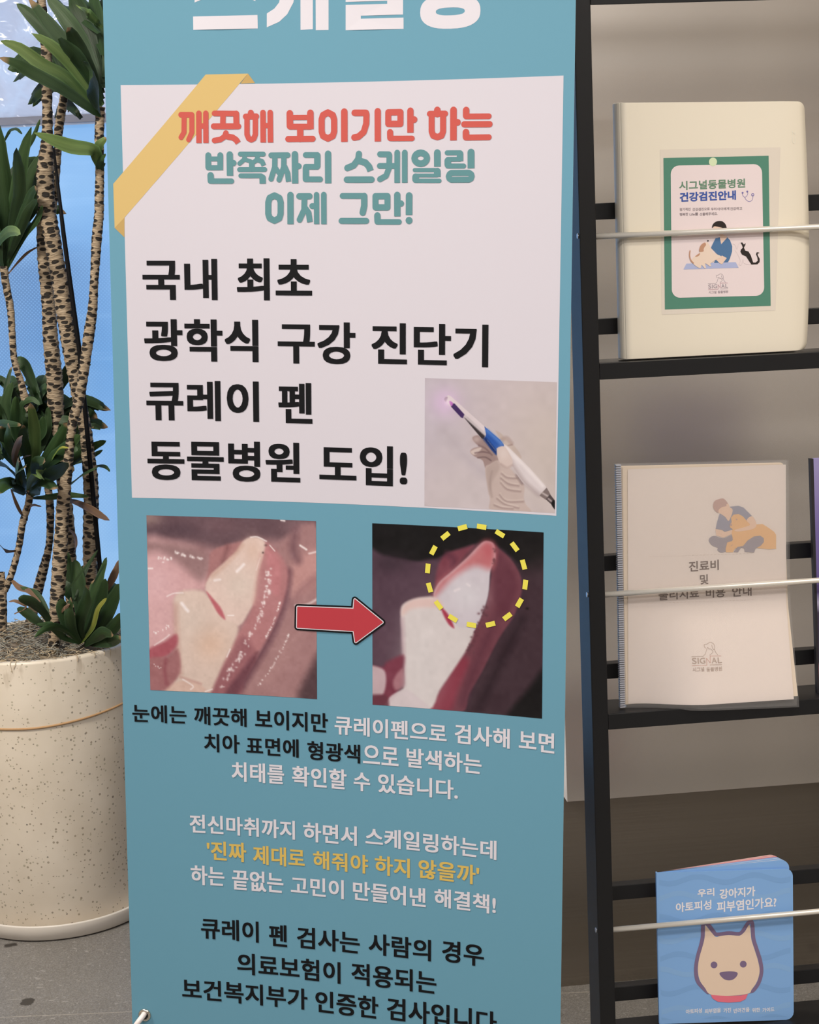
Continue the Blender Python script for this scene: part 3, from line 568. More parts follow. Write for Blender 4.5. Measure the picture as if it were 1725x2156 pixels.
FI = {'org': (44.1,-628.7), 'b': 0.021, 'out': {'TL': [1.97,333.71],'TR': [237.59,325.31],'BR': [239.4,-8.44],'BL': [0.01,0.04]}, 'paper': [[17.25,325.83],[234.26,319.71],[232.99,2.54],[10.66,4.57]], 'back': [[10.89,329.38],[230.97,321.19],[239.27,5.86],[6.02,3.59]], 
 'shapes': [
  (3,'fileshirt',0,0,1,[[141.77,258.12],[152.29,259.2],[159.33,262.22],[155.89,267.17],[168.16,267.54],[175.14,264.71],[181.21,258.3],[186.42,252.8],[178.89,247.38],[164.26,235.14],[148.45,233.52],[144.98,236.34],[136.07,238.19],[138.12,247.13]]),
  (4,'fileskin',0,1,1,[[139.2,261.72],[142.75,265.81],[150.68,270.07],[153.76,271.6],[155.89,266.74],[159.35,263.94],[159.75,260.47],[157.47,253.71],[153.89,247.88],[149.59,253.33],[143.52,258.01]]),
  (5,'filehair',0,1,1,[[133.23,271.98],[135.92,276.55],[144.68,279.03],[149.03,277.48],[153.33,271.63],[151.13,271.16],[151.1,268.32],[145.4,267.37],[140.54,263.79],[140.04,259.51],[135.72,262.79],[133.16,267.25]]),
  (4,'fileskin',0,0,1,[[135.8,237.77],[144.97,235.9],[148.44,233.09],[159.0,235.46],[159.81,230.22],[146.58,225.42],[136.99,229.05]]),
  (4,'filejean',0,1,1,[[126.39,222.79],[129.09,227.38],[135.23,228.47],[146.58,224.81],[158.03,228.17],[159.67,218.96],[151.66,210.79],[149.84,206.56],[142.8,205.28],[138.03,209.05],[138.51,212.06],[130.67,216.02]]),
  (5,'filedog',0,0,1,[[155.58,242.59],[158.25,245.89],[157.45,251.98],[161.01,256.08],[168.03,256.51],[174.12,252.69],[179.32,246.32],[186.32,243.29],[192.45,240.75],[201.25,240.64],[208.26,235.87],[217.02,229.25],[219.81,224.73],[219.65,205.6],[209.75,205.53],[195.64,208.0],[181.57,211.5],[169.25,211.84],[162.18,209.25],[159.49,204.65],[149.83,205.26],[149.45,210.06],[151.76,218.59],[157.92,219.94],[159.7,221.56],[158.06,231.19],[159.45,236.3],[155.97,239.11]]),
  (6,'fileskin',0,1,1,[[178.89,247.38],[186.42,252.37],[192.46,242.05],[188.87,235.34],[173.02,232.86],[164.23,232.97],[162.5,235.25],[174.83,237.94],[183.65,240.86]]),
  (7,'filejean',0,0,1,[[160.37,205.02],[165.73,211.63],[173.66,212.43],[179.9,219.42],[188.76,224.51],[197.58,225.08],[202.39,221.48],[202.78,216.24],[198.32,211.31],[190.79,207.87],[188.97,202.5],[175.77,204.48],[175.38,209.28],[171.0,210.6],[166.53,204.63]]),
  (7,'filehair',0,0,1,[[158.91,242.39],[158.85,241.99],[158.69,241.62],[158.43,241.32],[158.1,241.09],[157.72,240.96],[157.31,240.93],[156.9,241.01],[156.52,241.19],[156.2,241.46],[155.95,241.79],[155.8,242.18],[155.75,242.58],[155.81,242.98],[155.97,243.35],[156.23,243.65],[156.56,243.88],[156.94,244.01],[157.35,244.04],[157.76,243.96],[158.14,243.78],[158.46,243.52],[158.71,243.18],[158.86,242.79]]),
  (7,'filehair',0,0,1,[[166.12,249.29],[166.08,249.04],[165.98,248.81],[165.82,248.62],[165.62,248.48],[165.38,248.4],[165.12,248.38],[164.87,248.43],[164.63,248.54],[164.43,248.71],[164.27,248.92],[164.18,249.16],[164.15,249.41],[164.18,249.66],[164.29,249.89],[164.45,250.08],[164.65,250.22],[164.89,250.3],[165.15,250.32],[165.4,250.27],[165.64,250.16],[165.84,249.99],[165.99,249.78],[166.09,249.54]]),
  (7,'filehair',0.35,0,0,[[156.96,213.49],[159.18,215.09]]),
  (3,'fileline',0.14,0,0,[[43.47,205.82],[46.35,205.74]]),
  (3,'fileline',0.14,0,0,[[48.44,205.68],[51.33,205.59]]),
  (3,'fileline',0.14,0,0,[[53.42,205.53],[56.3,205.45]]),
  (3,'fileline',0.14,0,0,[[58.39,205.39],[61.28,205.3]]),
  (3,'fileline',0.14,0,0,[[63.37,205.24],[66.26,205.16]]),
  (3,'fileline',0.14,0,0,[[68.36,205.09],[71.25,205.01]]),
  (3,'fileline',0.14,0,0,[[73.34,204.95],[76.23,204.86]]),
  (3,'fileline',0.14,0,0,[[78.33,204.8],[81.22,204.72]]),
  (3,'fileline',0.14,0,0,[[83.32,204.65],[86.21,204.57]]),
  (3,'fileline',0.14,0,0,[[88.31,204.51],[91.21,204.42]]),
  (3,'fileline',0.14,0,0,[[93.3,204.36],[96.2,204.28]]),
  (3,'fileline',0.14,0,0,[[98.3,204.21],[101.2,204.13]]),
  (3,'fileline',0.14,0,0,[[103.3,204.07],[106.2,203.98]]),
  (3,'fileline',0.14,0,0,[[108.3,203.92],[111.21,203.84]]),
  (3,'fileline',0.14,0,0,[[113.31,203.77],[116.21,203.69]]),
  (3,'fileline',0.14,0,0,[[118.32,203.63],[121.22,203.54]]),
  (3,'fileline',0.14,0,0,[[123.32,203.48],[126.23,203.4]]),
  (3,'fileline',0.14,0,0,[[128.34,203.33],[131.25,203.25]]),
  (3,'fileline',0.14,0,0,[[133.35,203.19],[136.26,203.1]]),
  (3,'fileline',0.14,0,0,[[138.37,203.04],[141.28,202.96]]),
  (3,'fileline',0.14,0,0,[[143.39,202.89],[146.3,202.81]]),
  (3,'fileline',0.14,0,0,[[148.41,202.74],[151.33,202.66]]),
  (3,'fileline',0.14,0,0,[[153.44,202.6],[156.35,202.51]]),
  (3,'fileline',0.14,0,0,[[158.46,202.45],[161.38,202.37]]),
  (3,'fileline',0.14,0,0,[[163.49,202.3],[166.41,202.22]]),
  (3,'fileline',0.14,0,0,[[168.53,202.15],[171.45,202.07]]),
  (3,'fileline',0.14,0,0,[[173.56,202.01],[176.48,201.92]]),
  (3,'fileline',0.14,0,0,[[178.6,201.86],[181.52,201.78]]),
  (3,'fileline',0.14,0,0,[[183.64,201.71],[186.56,201.63]]),
  (3,'fileline',0.14,0,0,[[39.06,142.33],[41.95,142.23]]),
  (3,'fileline',0.14,0,0,[[44.23,142.16],[47.13,142.06]]),
  (3,'fileline',0.14,0,0,[[49.4,141.99],[52.3,141.9]]),
  (3,'fileline',0.14,0,0,[[54.58,141.82],[57.48,141.73]]),
  (3,'fileline',0.14,0,0,[[59.76,141.65],[62.66,141.56]]),
  (3,'fileline',0.14,0,0,[[64.94,141.48],[67.84,141.39]]),
  (3,'fileline',0.14,0,0,[[70.12,141.31],[73.03,141.22]]),
  (3,'fileline',0.14,0,0,[[75.31,141.15],[78.22,141.05]]),
  (3,'fileline',0.14,0,0,[[80.5,140.98],[83.41,140.88]]),
  (3,'fileline',0.14,0,0,[[85.69,140.81],[88.6,140.71]]),
  (3,'fileline',0.14,0,0,[[90.89,140.64],[93.8,140.55]]),
  (3,'fileline',0.14,0,0,[[96.08,140.47],[99.0,140.38]]),
  (3,'fileline',0.14,0,0,[[101.28,140.3],[104.2,140.21]]),
  (3,'fileline',0.14,0,0,[[106.49,140.13],[109.4,140.04]]),
  (3,'fileline',0.14,0,0,[[111.69,139.96],[114.61,139.87]]),
  (3,'fileline',0.14,0,0,[[116.9,139.79],[119.82,139.7]]),
  (3,'fileline',0.14,0,0,[[122.11,139.62],[125.03,139.53]]),
  (3,'fileline',0.14,0,0,[[127.33,139.45],[130.25,139.36]]),
  (3,'fileline',0.14,0,0,[[132.54,139.28],[135.47,139.19]]),
  (3,'fileline',0.14,0,0,[[137.76,139.11],[140.69,139.02]]),
  (3,'fileline',0.14,0,0,[[142.99,138.94],[145.91,138.85]]),
  (3,'fileline',0.14,0,0,[[148.21,138.77],[151.14,138.68]]),
  (3,'fileline',0.14,0,0,[[153.44,138.6],[156.37,138.51]]),
  (3,'fileline',0.14,0,0,[[158.67,138.43],[161.6,138.34]]),
  (3,'fileline',0.14,0,0,[[163.9,138.26],[166.83,138.17]]),
  (3,'fileline',0.14,0,0,[[169.14,138.09],[172.07,138.0]]),
  (3,'fileline',0.14,0,0,[[174.38,137.92],[177.31,137.83]]),
  (3,'fileline',0.14,0,0,[[179.62,137.75],[182.55,137.66]]),
  (3,'fileline',0.14,0,0,[[184.86,137.58],[187.8,137.49]]),
  (3,'filelogo',0.28,0,0,[[96.26,67.66],[111.98,67.29],[115.07,69.98],[118.17,77.38],[119.43,78.74]]),
  (3,'filelogo',0.28,1,0,[[116.5,78.03],[115.23,78.84],[114.54,81.97],[115.38,82.82],[118.84,83.13],[122.45,85.06],[126.19,84.09],[128.61,81.02],[128.72,77.76],[127.94,75.27],[126.29,76.11],[125.39,79.07],[125.11,81.26]]),
  (3,'filelogo',0.28,1,0,[[119.43,78.74],[120.79,76.66],[123.23,76.13],[125.34,74.0],[125.95,72.14],[123.46,69.78],[121.66,68.81],[121.57,67.73]]),
  (3,'filelogo',0.28,1,0,[[128.32,75.25],[129.73,71.53],[132.29,67.91]]),
  (3,'filelogo2',0.322,0,0,[[136.75,66.23],[121.7,67.07],[121.02,58.0],[116.32,64.47],[116.14,55.43],[96.11,55.97]]),
  (3,'filelogo',0.322,0,0,[[120.54,55.5],[136.65,54.69]]),
 ],
 'text': [
  ('진료비','fileink',3,98.48,139.74,181.6,195.93,0.28),
  ('및','fileink',3,113.32,124.9,163.3,176.8,0.28),
  ('물리치료','fileink',3,55.85,111.85,144.9,158.95,0.28),
  ('비용','fileink',3,121.25,148.36,143.76,157.63,0.28),
  ('안내','fileink',3,157.78,184.99,142.96,157.07,0.28),
  ('S','filelogo',3,96.32,102.48,57.93,66.09,0.12600000000000003),
  ('I','filelogo',3,103.98,105.47,57.97,65.72,0.12600000000000003),
  ('G','filelogo',3,106.79,114.35,57.82,65.56,0.12600000000000003),
  ('A','filelogo',3,123.13,130.35,57.27,64.83,0.12600000000000003),
  ('L','filelogo',3,131.58,137.22,56.93,64.42,0.12600000000000003),
  ('시그널','filelogo',3,96.21,112.07,47.69,53.45,0.084),
  ('동물병원','filelogo',3,114.95,136.62,46.76,52.41,0.084),
 ],}
BO = {'org': (90.7,-1088.2), 'b': 0.0195, 'out': [[-1.13,220.79],[189.65,210.68],[195.58,-14.9],[1.21,-2.26]], 'backtop': [178.08,226.29], 
 'shapes': [
  (4,'bookpurple',2.7,1,0,[[68.92,38.51],[61.65,46.21],[53.83,57.13],[51.64,73.82],[54.39,92.53],[59.57,109.71],[62.21,122.06],[63.34,140.18],[69.21,140.27],[77.61,128.19],[82.44,123.33],[99.63,123.64],[114.96,121.21],[121.8,127.26],[128.05,136.14],[133.58,135.63],[135.19,112.77],[139.94,95.25],[144.72,78.3],[146.42,62.25],[142.55,46.69],[135.0,35.93],[129.4,33.92]]),
  (5,'bookcream',0,1,1,[[66.11,137.42],[67.94,136.62],[75.13,126.53],[81.16,119.67],[87.31,120.62],[99.59,120.49],[111.86,118.72],[116.78,118.9],[122.99,124.0],[129.86,132.82],[132.1,111.79],[136.85,94.9],[141.62,77.96],[143.57,62.52],[139.46,47.62],[131.91,36.87],[126.27,31.03],[98.42,30.55],[72.57,34.97],[64.11,45.97],[56.92,58.1],[54.46,73.55],[56.82,91.04],[61.99,108.22],[65.0,120.54]]),
  (6,'bookred',0,0,1,[[72.56,34.72],[86.09,32.13],[98.42,30.42],[115.73,29.5],[126.27,30.78],[123.09,23.67],[115.62,20.31],[98.29,20.6],[82.27,23.57],[74.94,29.01]]),
  (6,'bookpurple',0,0,1,[[82.61,78.22],[82.42,76.94],[81.92,75.78],[81.14,74.82],[80.12,74.12],[78.94,73.73],[77.68,73.68],[76.43,73.97],[75.27,74.58],[74.27,75.47],[73.52,76.58],[73.05,77.83],[72.9,79.14],[73.09,80.42],[73.59,81.58],[74.38,82.54],[75.39,83.24],[76.57,83.63],[77.83,83.68],[79.08,83.39],[80.24,82.78],[81.24,81.89],[81.99,80.78],[82.46,79.53]]),
  (6,'bookpurple',0,0,1,[[124.85,75.36],[124.67,74.08],[124.17,72.91],[123.38,71.95],[122.36,71.25],[121.18,70.86],[119.92,70.81],[118.66,71.1],[117.49,71.71],[116.49,72.6],[115.73,73.72],[115.25,74.97],[115.1,76.28],[115.29,77.56],[115.79,78.72],[116.57,79.69],[117.59,80.39],[118.77,80.78],[120.03,80.83],[121.29,80.54],[122.46,79.93],[123.46,79.04],[124.22,77.93],[124.7,76.67]]),
  (6,'bookpurple',0,1,1,[[85.55,64.24],[88.42,67.14],[98.9,67.16],[108.74,65.59],[111.79,62.37],[109.26,57.53],[104.28,54.19],[98.11,53.76],[91.36,56.7]]),
  (2,'bookwave2',0,0,1,[[1.7,210.69],[6.32,209.02],[10.96,207.8],[15.61,207.14],[20.28,207.11],[24.96,207.66],[29.64,208.7],[34.34,210.05],[39.04,211.5],[43.73,212.81],[48.43,213.79],[53.11,214.26],[57.79,214.13],[62.46,213.37],[67.13,212.07],[71.79,210.34],[76.45,208.38],[81.11,206.42],[85.78,204.68],[90.46,203.35],[95.15,202.59],[99.85,202.44],[104.56,202.9],[109.28,203.86],[114.0,205.18],[118.73,206.63],[123.46,207.99],[128.18,209.04],[132.9,209.61],[137.62,209.59],[142.33,208.94],[147.04,207.72],[151.75,206.04],[156.46,204.1],[161.17,202.12],[165.88,200.31],[170.61,198.89],[175.34,198.01],[180.07,197.75],[184.82,198.11],[189.57,199.0],[189.51,191.24],[184.76,190.35],[180.01,189.99],[175.27,190.26],[170.54,191.14],[165.82,192.56],[161.1,194.37],[156.38,196.36],[151.67,198.3],[146.96,199.98],[142.25,201.21],[137.54,201.86],[132.82,201.88],[128.1,201.31],[123.37,200.26],[118.64,198.9],[113.91,197.45],[109.18,196.14],[104.46,195.17],[99.75,194.71],[95.05,194.86],[90.36,195.63],[85.67,196.96],[81.0,198.7],[76.34,200.67],[71.67,202.63],[67.01,204.36],[62.34,205.67],[57.67,206.43],[52.99,206.56],[48.3,206.09],[43.61,205.12],[38.91,203.8],[34.21,202.36],[29.51,201.01],[24.82,199.97],[20.14,199.41],[15.47,199.45],[10.82,200.11],[6.18,201.34],[1.55,203.01]]),
  (2,'bookwave',0,0,1,[[1.22,186.37],[5.91,187.65],[10.61,189.09],[15.3,190.46],[19.99,191.54],[24.68,192.15],[29.35,192.17],[34.02,191.57],[38.68,190.39],[43.33,188.74],[47.98,186.82],[52.64,184.83],[57.3,183.0],[61.97,181.55],[66.65,180.62],[71.34,180.3],[76.04,180.61],[80.76,181.45],[85.48,182.69],[90.2,184.13],[94.92,185.53],[99.65,186.68],[104.37,187.38],[109.08,187.52],[113.79,187.02],[118.49,185.93],[123.19,184.35],[127.89,182.45],[132.59,180.45],[137.3,178.57],[142.01,177.02],[146.73,175.99],[151.46,175.55],[156.2,175.75],[160.94,176.51],[165.69,177.7],[170.44,179.12],[175.2,180.55],[179.95,181.76],[184.7,182.56],[189.45,182.81],[189.4,175.03],[184.65,174.79],[179.89,173.99],[175.14,172.78],[170.38,171.35],[165.62,169.92],[160.87,168.74],[156.12,167.98],[151.38,167.78],[146.65,168.22],[141.93,169.26],[137.21,170.8],[132.51,172.69],[127.8,174.69],[123.1,176.6],[118.4,178.18],[113.69,179.28],[108.98,179.77],[104.27,179.64],[99.55,178.94],[94.82,177.79],[90.09,176.39],[85.37,174.95],[80.65,173.71],[75.93,172.87],[71.22,172.56],[66.53,172.88],[61.85,173.81],[57.18,175.27],[52.51,177.1],[47.86,179.09],[43.2,181.02],[38.55,182.67],[33.88,183.86],[29.22,184.46],[24.54,184.44],[19.85,183.83],[15.16,182.75],[10.46,181.39],[5.76,179.95],[1.07,178.66]]),
  (2,'bookwave2',0,0,1,[[0.71,160.2],[5.37,159.75],[10.03,158.7],[14.68,157.15],[19.33,155.26],[23.98,153.25],[28.63,151.35],[33.29,149.77],[37.96,148.69],[42.65,148.2],[47.35,148.34],[52.06,149.05],[56.78,150.21],[61.5,151.61],[66.23,153.04],[70.95,154.27],[75.67,155.1],[80.38,155.38],[85.09,155.05],[89.79,154.09],[94.49,152.61],[99.18,150.76],[103.88,148.75],[108.58,146.8],[113.28,145.14],[118.0,143.95],[122.72,143.35],[127.45,143.38],[132.2,144.0],[136.95,145.09],[141.7,146.46],[146.45,147.91],[151.21,149.2],[155.96,150.12],[160.71,150.51],[165.46,150.28],[170.2,149.43],[174.94,148.02],[179.68,146.21],[184.42,144.2],[189.17,142.22],[189.12,134.4],[184.37,136.39],[179.62,138.4],[174.88,140.21],[170.13,141.62],[165.39,142.48],[160.64,142.71],[155.89,142.32],[151.13,141.4],[146.38,140.11],[141.62,138.67],[136.86,137.29],[132.11,136.2],[127.37,135.58],[122.63,135.55],[117.9,136.15],[113.19,137.35],[108.48,139.01],[103.78,140.96],[99.08,142.98],[94.38,144.83],[89.69,146.32],[84.98,147.28],[80.27,147.62],[75.56,147.33],[70.84,146.5],[66.11,145.27],[61.38,143.84],[56.66,142.44],[51.93,141.29],[47.22,140.58],[42.52,140.44],[37.83,140.93],[33.16,142.02],[28.49,143.6],[23.84,145.5],[19.19,147.52],[14.54,149.41],[9.88,150.96],[5.22,152.02],[0.56,152.47]]),
  (2,'bookwave',0,0,1,[[0.04,126.01],[4.69,124.3],[9.35,123.04],[14.03,122.36],[18.72,122.31],[23.43,122.85],[28.14,123.88],[32.86,125.23],[37.59,126.67],[42.31,127.99],[47.03,128.95],[51.74,129.41],[56.45,129.26],[61.14,128.48],[65.83,127.13],[70.52,125.37],[75.21,123.37],[79.9,121.37],[84.6,119.59],[89.3,118.23],[94.02,117.43],[98.75,117.27],[103.48,117.71],[108.23,118.67],[112.98,119.98],[117.73,121.43],[122.49,122.79],[127.24,123.83],[131.99,124.39],[136.73,124.35],[141.47,123.68],[146.2,122.42],[150.94,120.71],[155.67,118.72],[160.41,116.7],[165.15,114.85],[169.9,113.4],[174.66,112.49],[179.42,112.2],[184.19,112.54],[188.97,113.43],[188.92,105.57],[184.14,104.69],[179.36,104.36],[174.6,104.64],[169.84,105.55],[165.09,107.01],[160.34,108.86],[155.6,110.89],[150.86,112.88],[146.13,114.59],[141.39,115.85],[136.65,116.53],[131.9,116.57],[127.15,116.02],[122.4,114.97],[117.64,113.61],[112.88,112.16],[108.13,110.85],[103.38,109.89],[98.64,109.45],[93.91,109.62],[89.2,110.42],[84.49,111.78],[79.79,113.56],[75.1,115.57],[70.41,117.57],[65.72,119.34],[61.02,120.69],[56.32,121.47],[51.62,121.63],[46.9,121.17],[42.18,120.2],[37.46,118.89],[32.73,117.45],[28.0,116.1],[23.29,115.07],[18.58,114.53],[13.89,114.58],[9.21,115.27],[4.54,116.53],[-0.11,118.24]]),
  (2,'bookwave2',0,0,1,[[-0.52,97.63],[4.2,98.92],[8.92,100.35],[13.65,101.72],[18.36,102.79],[23.08,103.39],[27.78,103.39],[32.47,102.76],[37.16,101.55],[41.84,99.86],[46.52,97.89],[51.2,95.86],[55.89,93.99],[60.59,92.5],[65.29,91.54],[70.01,91.2],[74.74,91.49],[79.49,92.33],[84.23,93.56],[88.99,95.0],[93.74,96.39],[98.49,97.54],[103.24,98.23],[107.98,98.35],[112.71,97.83],[117.44,96.7],[122.17,95.08],[126.9,93.14],[131.63,91.09],[136.36,89.17],[141.1,87.59],[145.85,86.52],[150.61,86.06],[155.37,86.24],[160.15,86.99],[164.92,88.17],[169.71,89.59],[174.49,91.02],[179.27,92.23],[184.05,93.02],[188.83,93.24],[188.78,85.37],[183.99,85.15],[179.21,84.36],[174.43,83.15],[169.64,81.72],[164.86,80.3],[160.08,79.12],[155.3,78.37],[150.53,78.2],[145.77,78.65],[141.02,79.73],[136.28,81.31],[131.54,83.24],[126.81,85.29],[122.08,87.24],[117.35,88.86],[112.62,89.99],[107.88,90.51],[103.14,90.4],[98.39,89.7],[93.63,88.56],[88.88,87.16],[84.12,85.73],[79.37,84.49],[74.63,83.66],[69.9,83.37],[65.17,83.71],[60.46,84.68],[55.77,86.17],[51.08,88.04],[46.39,90.08],[41.71,92.05],[37.03,93.74],[32.34,94.96],[27.64,95.59],[22.94,95.59],[18.22,94.99],[13.5,93.92],[8.78,92.55],[4.05,91.12],[-0.67,89.83]]),
  (2,'bookwave',0,0,1,[[-0.79,83.76],[3.9,83.29],[8.58,82.21],[13.25,80.63],[17.92,78.7],[22.59,76.66],[27.27,74.72],[31.96,73.11],[36.65,71.99],[41.36,71.48],[46.09,71.61],[50.82,72.31],[55.56,73.46],[60.31,74.86],[65.06,76.29],[69.81,77.51],[74.55,78.34],[79.29,78.61],[84.02,78.25],[88.74,77.27],[93.46,75.75],[98.18,73.87],[102.9,71.82],[107.62,69.83],[112.35,68.14],[117.09,66.92],[121.84,66.29],[126.6,66.3],[131.37,66.91],[136.14,68.0],[140.92,69.37],[145.7,70.82],[150.48,72.1],[155.25,73.01],[160.03,73.39],[164.8,73.14],[169.56,72.26],[174.33,70.83],[179.1,68.98],[183.86,66.94],[188.63,64.91],[188.58,57.01],[183.8,59.04],[179.04,61.09],[174.27,62.94],[169.5,64.38],[164.73,65.26],[159.96,65.51],[155.18,65.13],[150.4,64.22],[145.62,62.94],[140.84,61.49],[136.06,60.12],[131.28,59.03],[126.51,58.43],[121.75,58.42],[117.0,59.04],[112.26,60.27],[107.53,61.96],[102.8,63.95],[98.08,66.01],[93.36,67.9],[88.64,69.41],[83.91,70.4],[79.18,70.76],[74.44,70.49],[69.69,69.67],[64.94,68.44],[60.19,67.02],[55.44,65.62],[50.69,64.47],[45.96,63.77],[41.23,63.64],[36.52,64.15],[31.82,65.27],[27.13,66.89],[22.45,68.83],[17.78,70.88],[13.11,72.8],[8.43,74.39],[3.75,75.47],[-0.94,75.95]]),
  (2,'bookwave2',0,0,1,[[-1.47,49.22],[3.21,47.48],[7.9,46.19],[12.6,45.48],[17.31,45.41],[22.04,45.94],[26.78,46.97],[31.53,48.31],[36.27,49.75],[41.02,51.06],[45.76,52.02],[50.5,52.47],[55.23,52.3],[59.95,51.49],[64.66,50.12],[69.38,48.31],[74.09,46.28],[78.8,44.24],[83.52,42.43],[88.25,41.04],[92.99,40.21],[97.74,40.03],[102.5,40.46],[107.27,41.41],[112.05,42.72],[116.83,44.17],[121.6,45.52],[126.38,46.56],[131.15,47.11],[135.92,47.05],[140.68,46.35],[145.44,45.06],[150.2,43.31],[154.96,41.29],[159.72,39.23],[164.49,37.35],[169.26,35.86],[174.05,34.93],[178.83,34.62],[183.63,34.95],[188.43,35.82],[188.38,27.89],[183.57,27.02],[178.77,26.69],[173.98,27.0],[169.2,27.94],[164.42,29.43],[159.65,31.31],[154.89,33.38],[150.13,35.4],[145.37,37.16],[140.6,38.45],[135.84,39.15],[131.07,39.21],[126.29,38.66],[121.51,37.62],[116.73,36.27],[111.95,34.82],[107.18,33.51],[102.4,32.56],[97.64,32.13],[92.89,32.32],[88.14,33.15],[83.41,34.54],[78.69,36.36],[73.97,38.4],[69.26,40.44],[64.54,42.24],[59.83,43.62],[55.1,44.43],[50.37,44.6],[45.64,44.16],[40.89,43.2],[36.14,41.89],[31.39,40.45],[26.64,39.11],[21.9,38.08],[17.17,37.55],[12.45,37.62],[7.75,38.33],[3.06,39.62],[-1.62,41.37]]),
  (2,'bookwave',0,0,1,[[-2.08,18.01],[2.66,19.29],[7.41,20.72],[12.16,22.08],[16.9,23.15],[21.64,23.73],[26.37,23.72],[31.09,23.07],[35.8,21.82],[40.5,20.1],[45.21,18.09],[49.91,16.02],[54.62,14.12],[59.35,12.59],[64.08,11.6],[68.82,11.24],[73.58,11.52],[78.35,12.35],[83.12,13.58],[87.9,15.01],[92.67,16.4],[97.45,17.54],[102.22,18.23],[106.99,18.32],[111.75,17.78],[116.5,16.63],[121.26,14.97],[126.01,12.99],[130.76,10.9],[135.52,8.94],[140.29,7.33],[145.06,6.23],[149.85,5.75],[154.64,5.91],[159.43,6.65],[164.24,7.83],[169.05,9.24],[173.85,10.67],[178.66,11.87],[183.47,12.65],[188.27,12.86],[188.22,4.9],[183.41,4.7],[178.6,3.92],[173.79,2.71],[168.98,1.29],[164.17,-0.13],[159.36,-1.3],[154.56,-2.04],[149.77,-2.2],[144.98,-1.72],[140.21,-0.62],[135.44,1.0],[130.68,2.96],[125.92,5.06],[121.17,7.04],[116.41,8.7],[111.65,9.86],[106.89,10.4],[102.12,10.31],[97.35,9.62],[92.57,8.49],[87.79,7.09],[83.01,5.66],[78.23,4.43],[73.46,3.6],[68.71,3.33],[63.96,3.69],[59.22,4.68],[54.5,6.21],[49.78,8.12],[45.08,10.19],[40.37,12.21],[35.66,13.93],[30.95,15.18],[26.23,15.84],[21.5,15.85],[16.76,15.26],[12.01,14.2],[7.26,12.84],[2.51,11.4],[-2.23,10.12]]),
  (2,'bookwave2',0,0,1,[[-2.28,7.8],[2.43,7.31],[7.14,6.21],[11.83,4.59],[16.53,2.63],[21.22,0.55],[25.92,-1.43],[30.63,-3.08],[35.35,-4.22],[40.09,-4.75],[44.83,-4.64],[49.59,-3.94],[54.36,-2.8],[59.13,-1.4],[63.9,0.02],[68.67,1.24],[73.44,2.06],[78.2,2.31],[82.96,1.93],[87.7,0.93],[92.45,-0.62],[97.19,-2.54],[101.93,-4.63],[106.68,-6.65],[111.43,-8.38],[116.2,-9.63],[120.97,-10.28],[125.75,-10.28],[130.54,-9.69],[135.34,-8.61],[140.14,-7.23],[144.94,-5.79],[149.75,-4.51],[154.55,-3.61],[159.35,-3.24],[164.14,-3.51],[168.93,-4.42],[173.72,-5.88],[178.51,-7.76],[183.3,-9.85],[188.1,-11.91],[188.04,-19.89],[183.25,-17.83],[178.45,-15.74],[173.66,-13.85],[168.87,-12.38],[164.07,-11.48],[159.28,-11.21],[154.48,-11.57],[149.67,-12.47],[144.87,-13.75],[140.06,-15.19],[135.26,-16.57],[130.46,-17.65],[125.66,-18.24],[120.88,-18.24],[116.1,-17.59],[111.34,-16.33],[106.58,-14.6],[101.83,-12.58],[97.09,-10.48],[92.34,-8.56],[87.6,-7.01],[82.85,-6.0],[78.09,-5.61],[73.33,-5.87],[68.56,-6.68],[63.78,-7.9],[59.01,-9.33],[54.23,-10.73],[49.46,-11.87],[44.7,-12.56],[39.95,-12.67],[35.22,-12.14],[30.49,-10.99],[25.78,-9.34],[21.08,-7.36],[16.38,-5.28],[11.69,-3.31],[6.99,-1.69],[2.28,-0.58],[-2.43,-0.09]]),
 ],
 'text': [
  ('우리','bookwhite',3,55.9,79.89,180.1,191.94,0.42),
  ('강아지가','bookwhite',3,87.21,138.59,174.57,189.19,0.42),
  ('아토피성','bookwhite',3,24.58,75.46,160.59,174.82,0.42),
  ('피부염인가요?','bookwhite',3,83.3,168.92,155.2,171.25,0.42),
  ('아토피성','bookwhite',3,36.27,59.64,9.07,16.08,0.16),
  ('피부염을','bookwhite',3,63.59,86.77,6.9,14.04,0.16),
  ('가진','bookwhite',3,90.48,101.6,5.48,12.51,0.16),
  ('반려견을','bookwhite',3,105.19,128.48,3.56,10.72,0.16),
  ('위한','bookwhite',3,132.2,143.74,1.98,8.64,0.16),
  ('가이드','bookwhite',3,147.1,164.51,0.87,7.41,0.16),
 ],}
MA = {'org': (324.4,-631.6), 'b': 0.024, 'out': {'TL': [-10.94,326.67],'spT': [-6.63,326.42],'BL': [-2.42,0.14],'spB': [-1.06,0.04]}, }
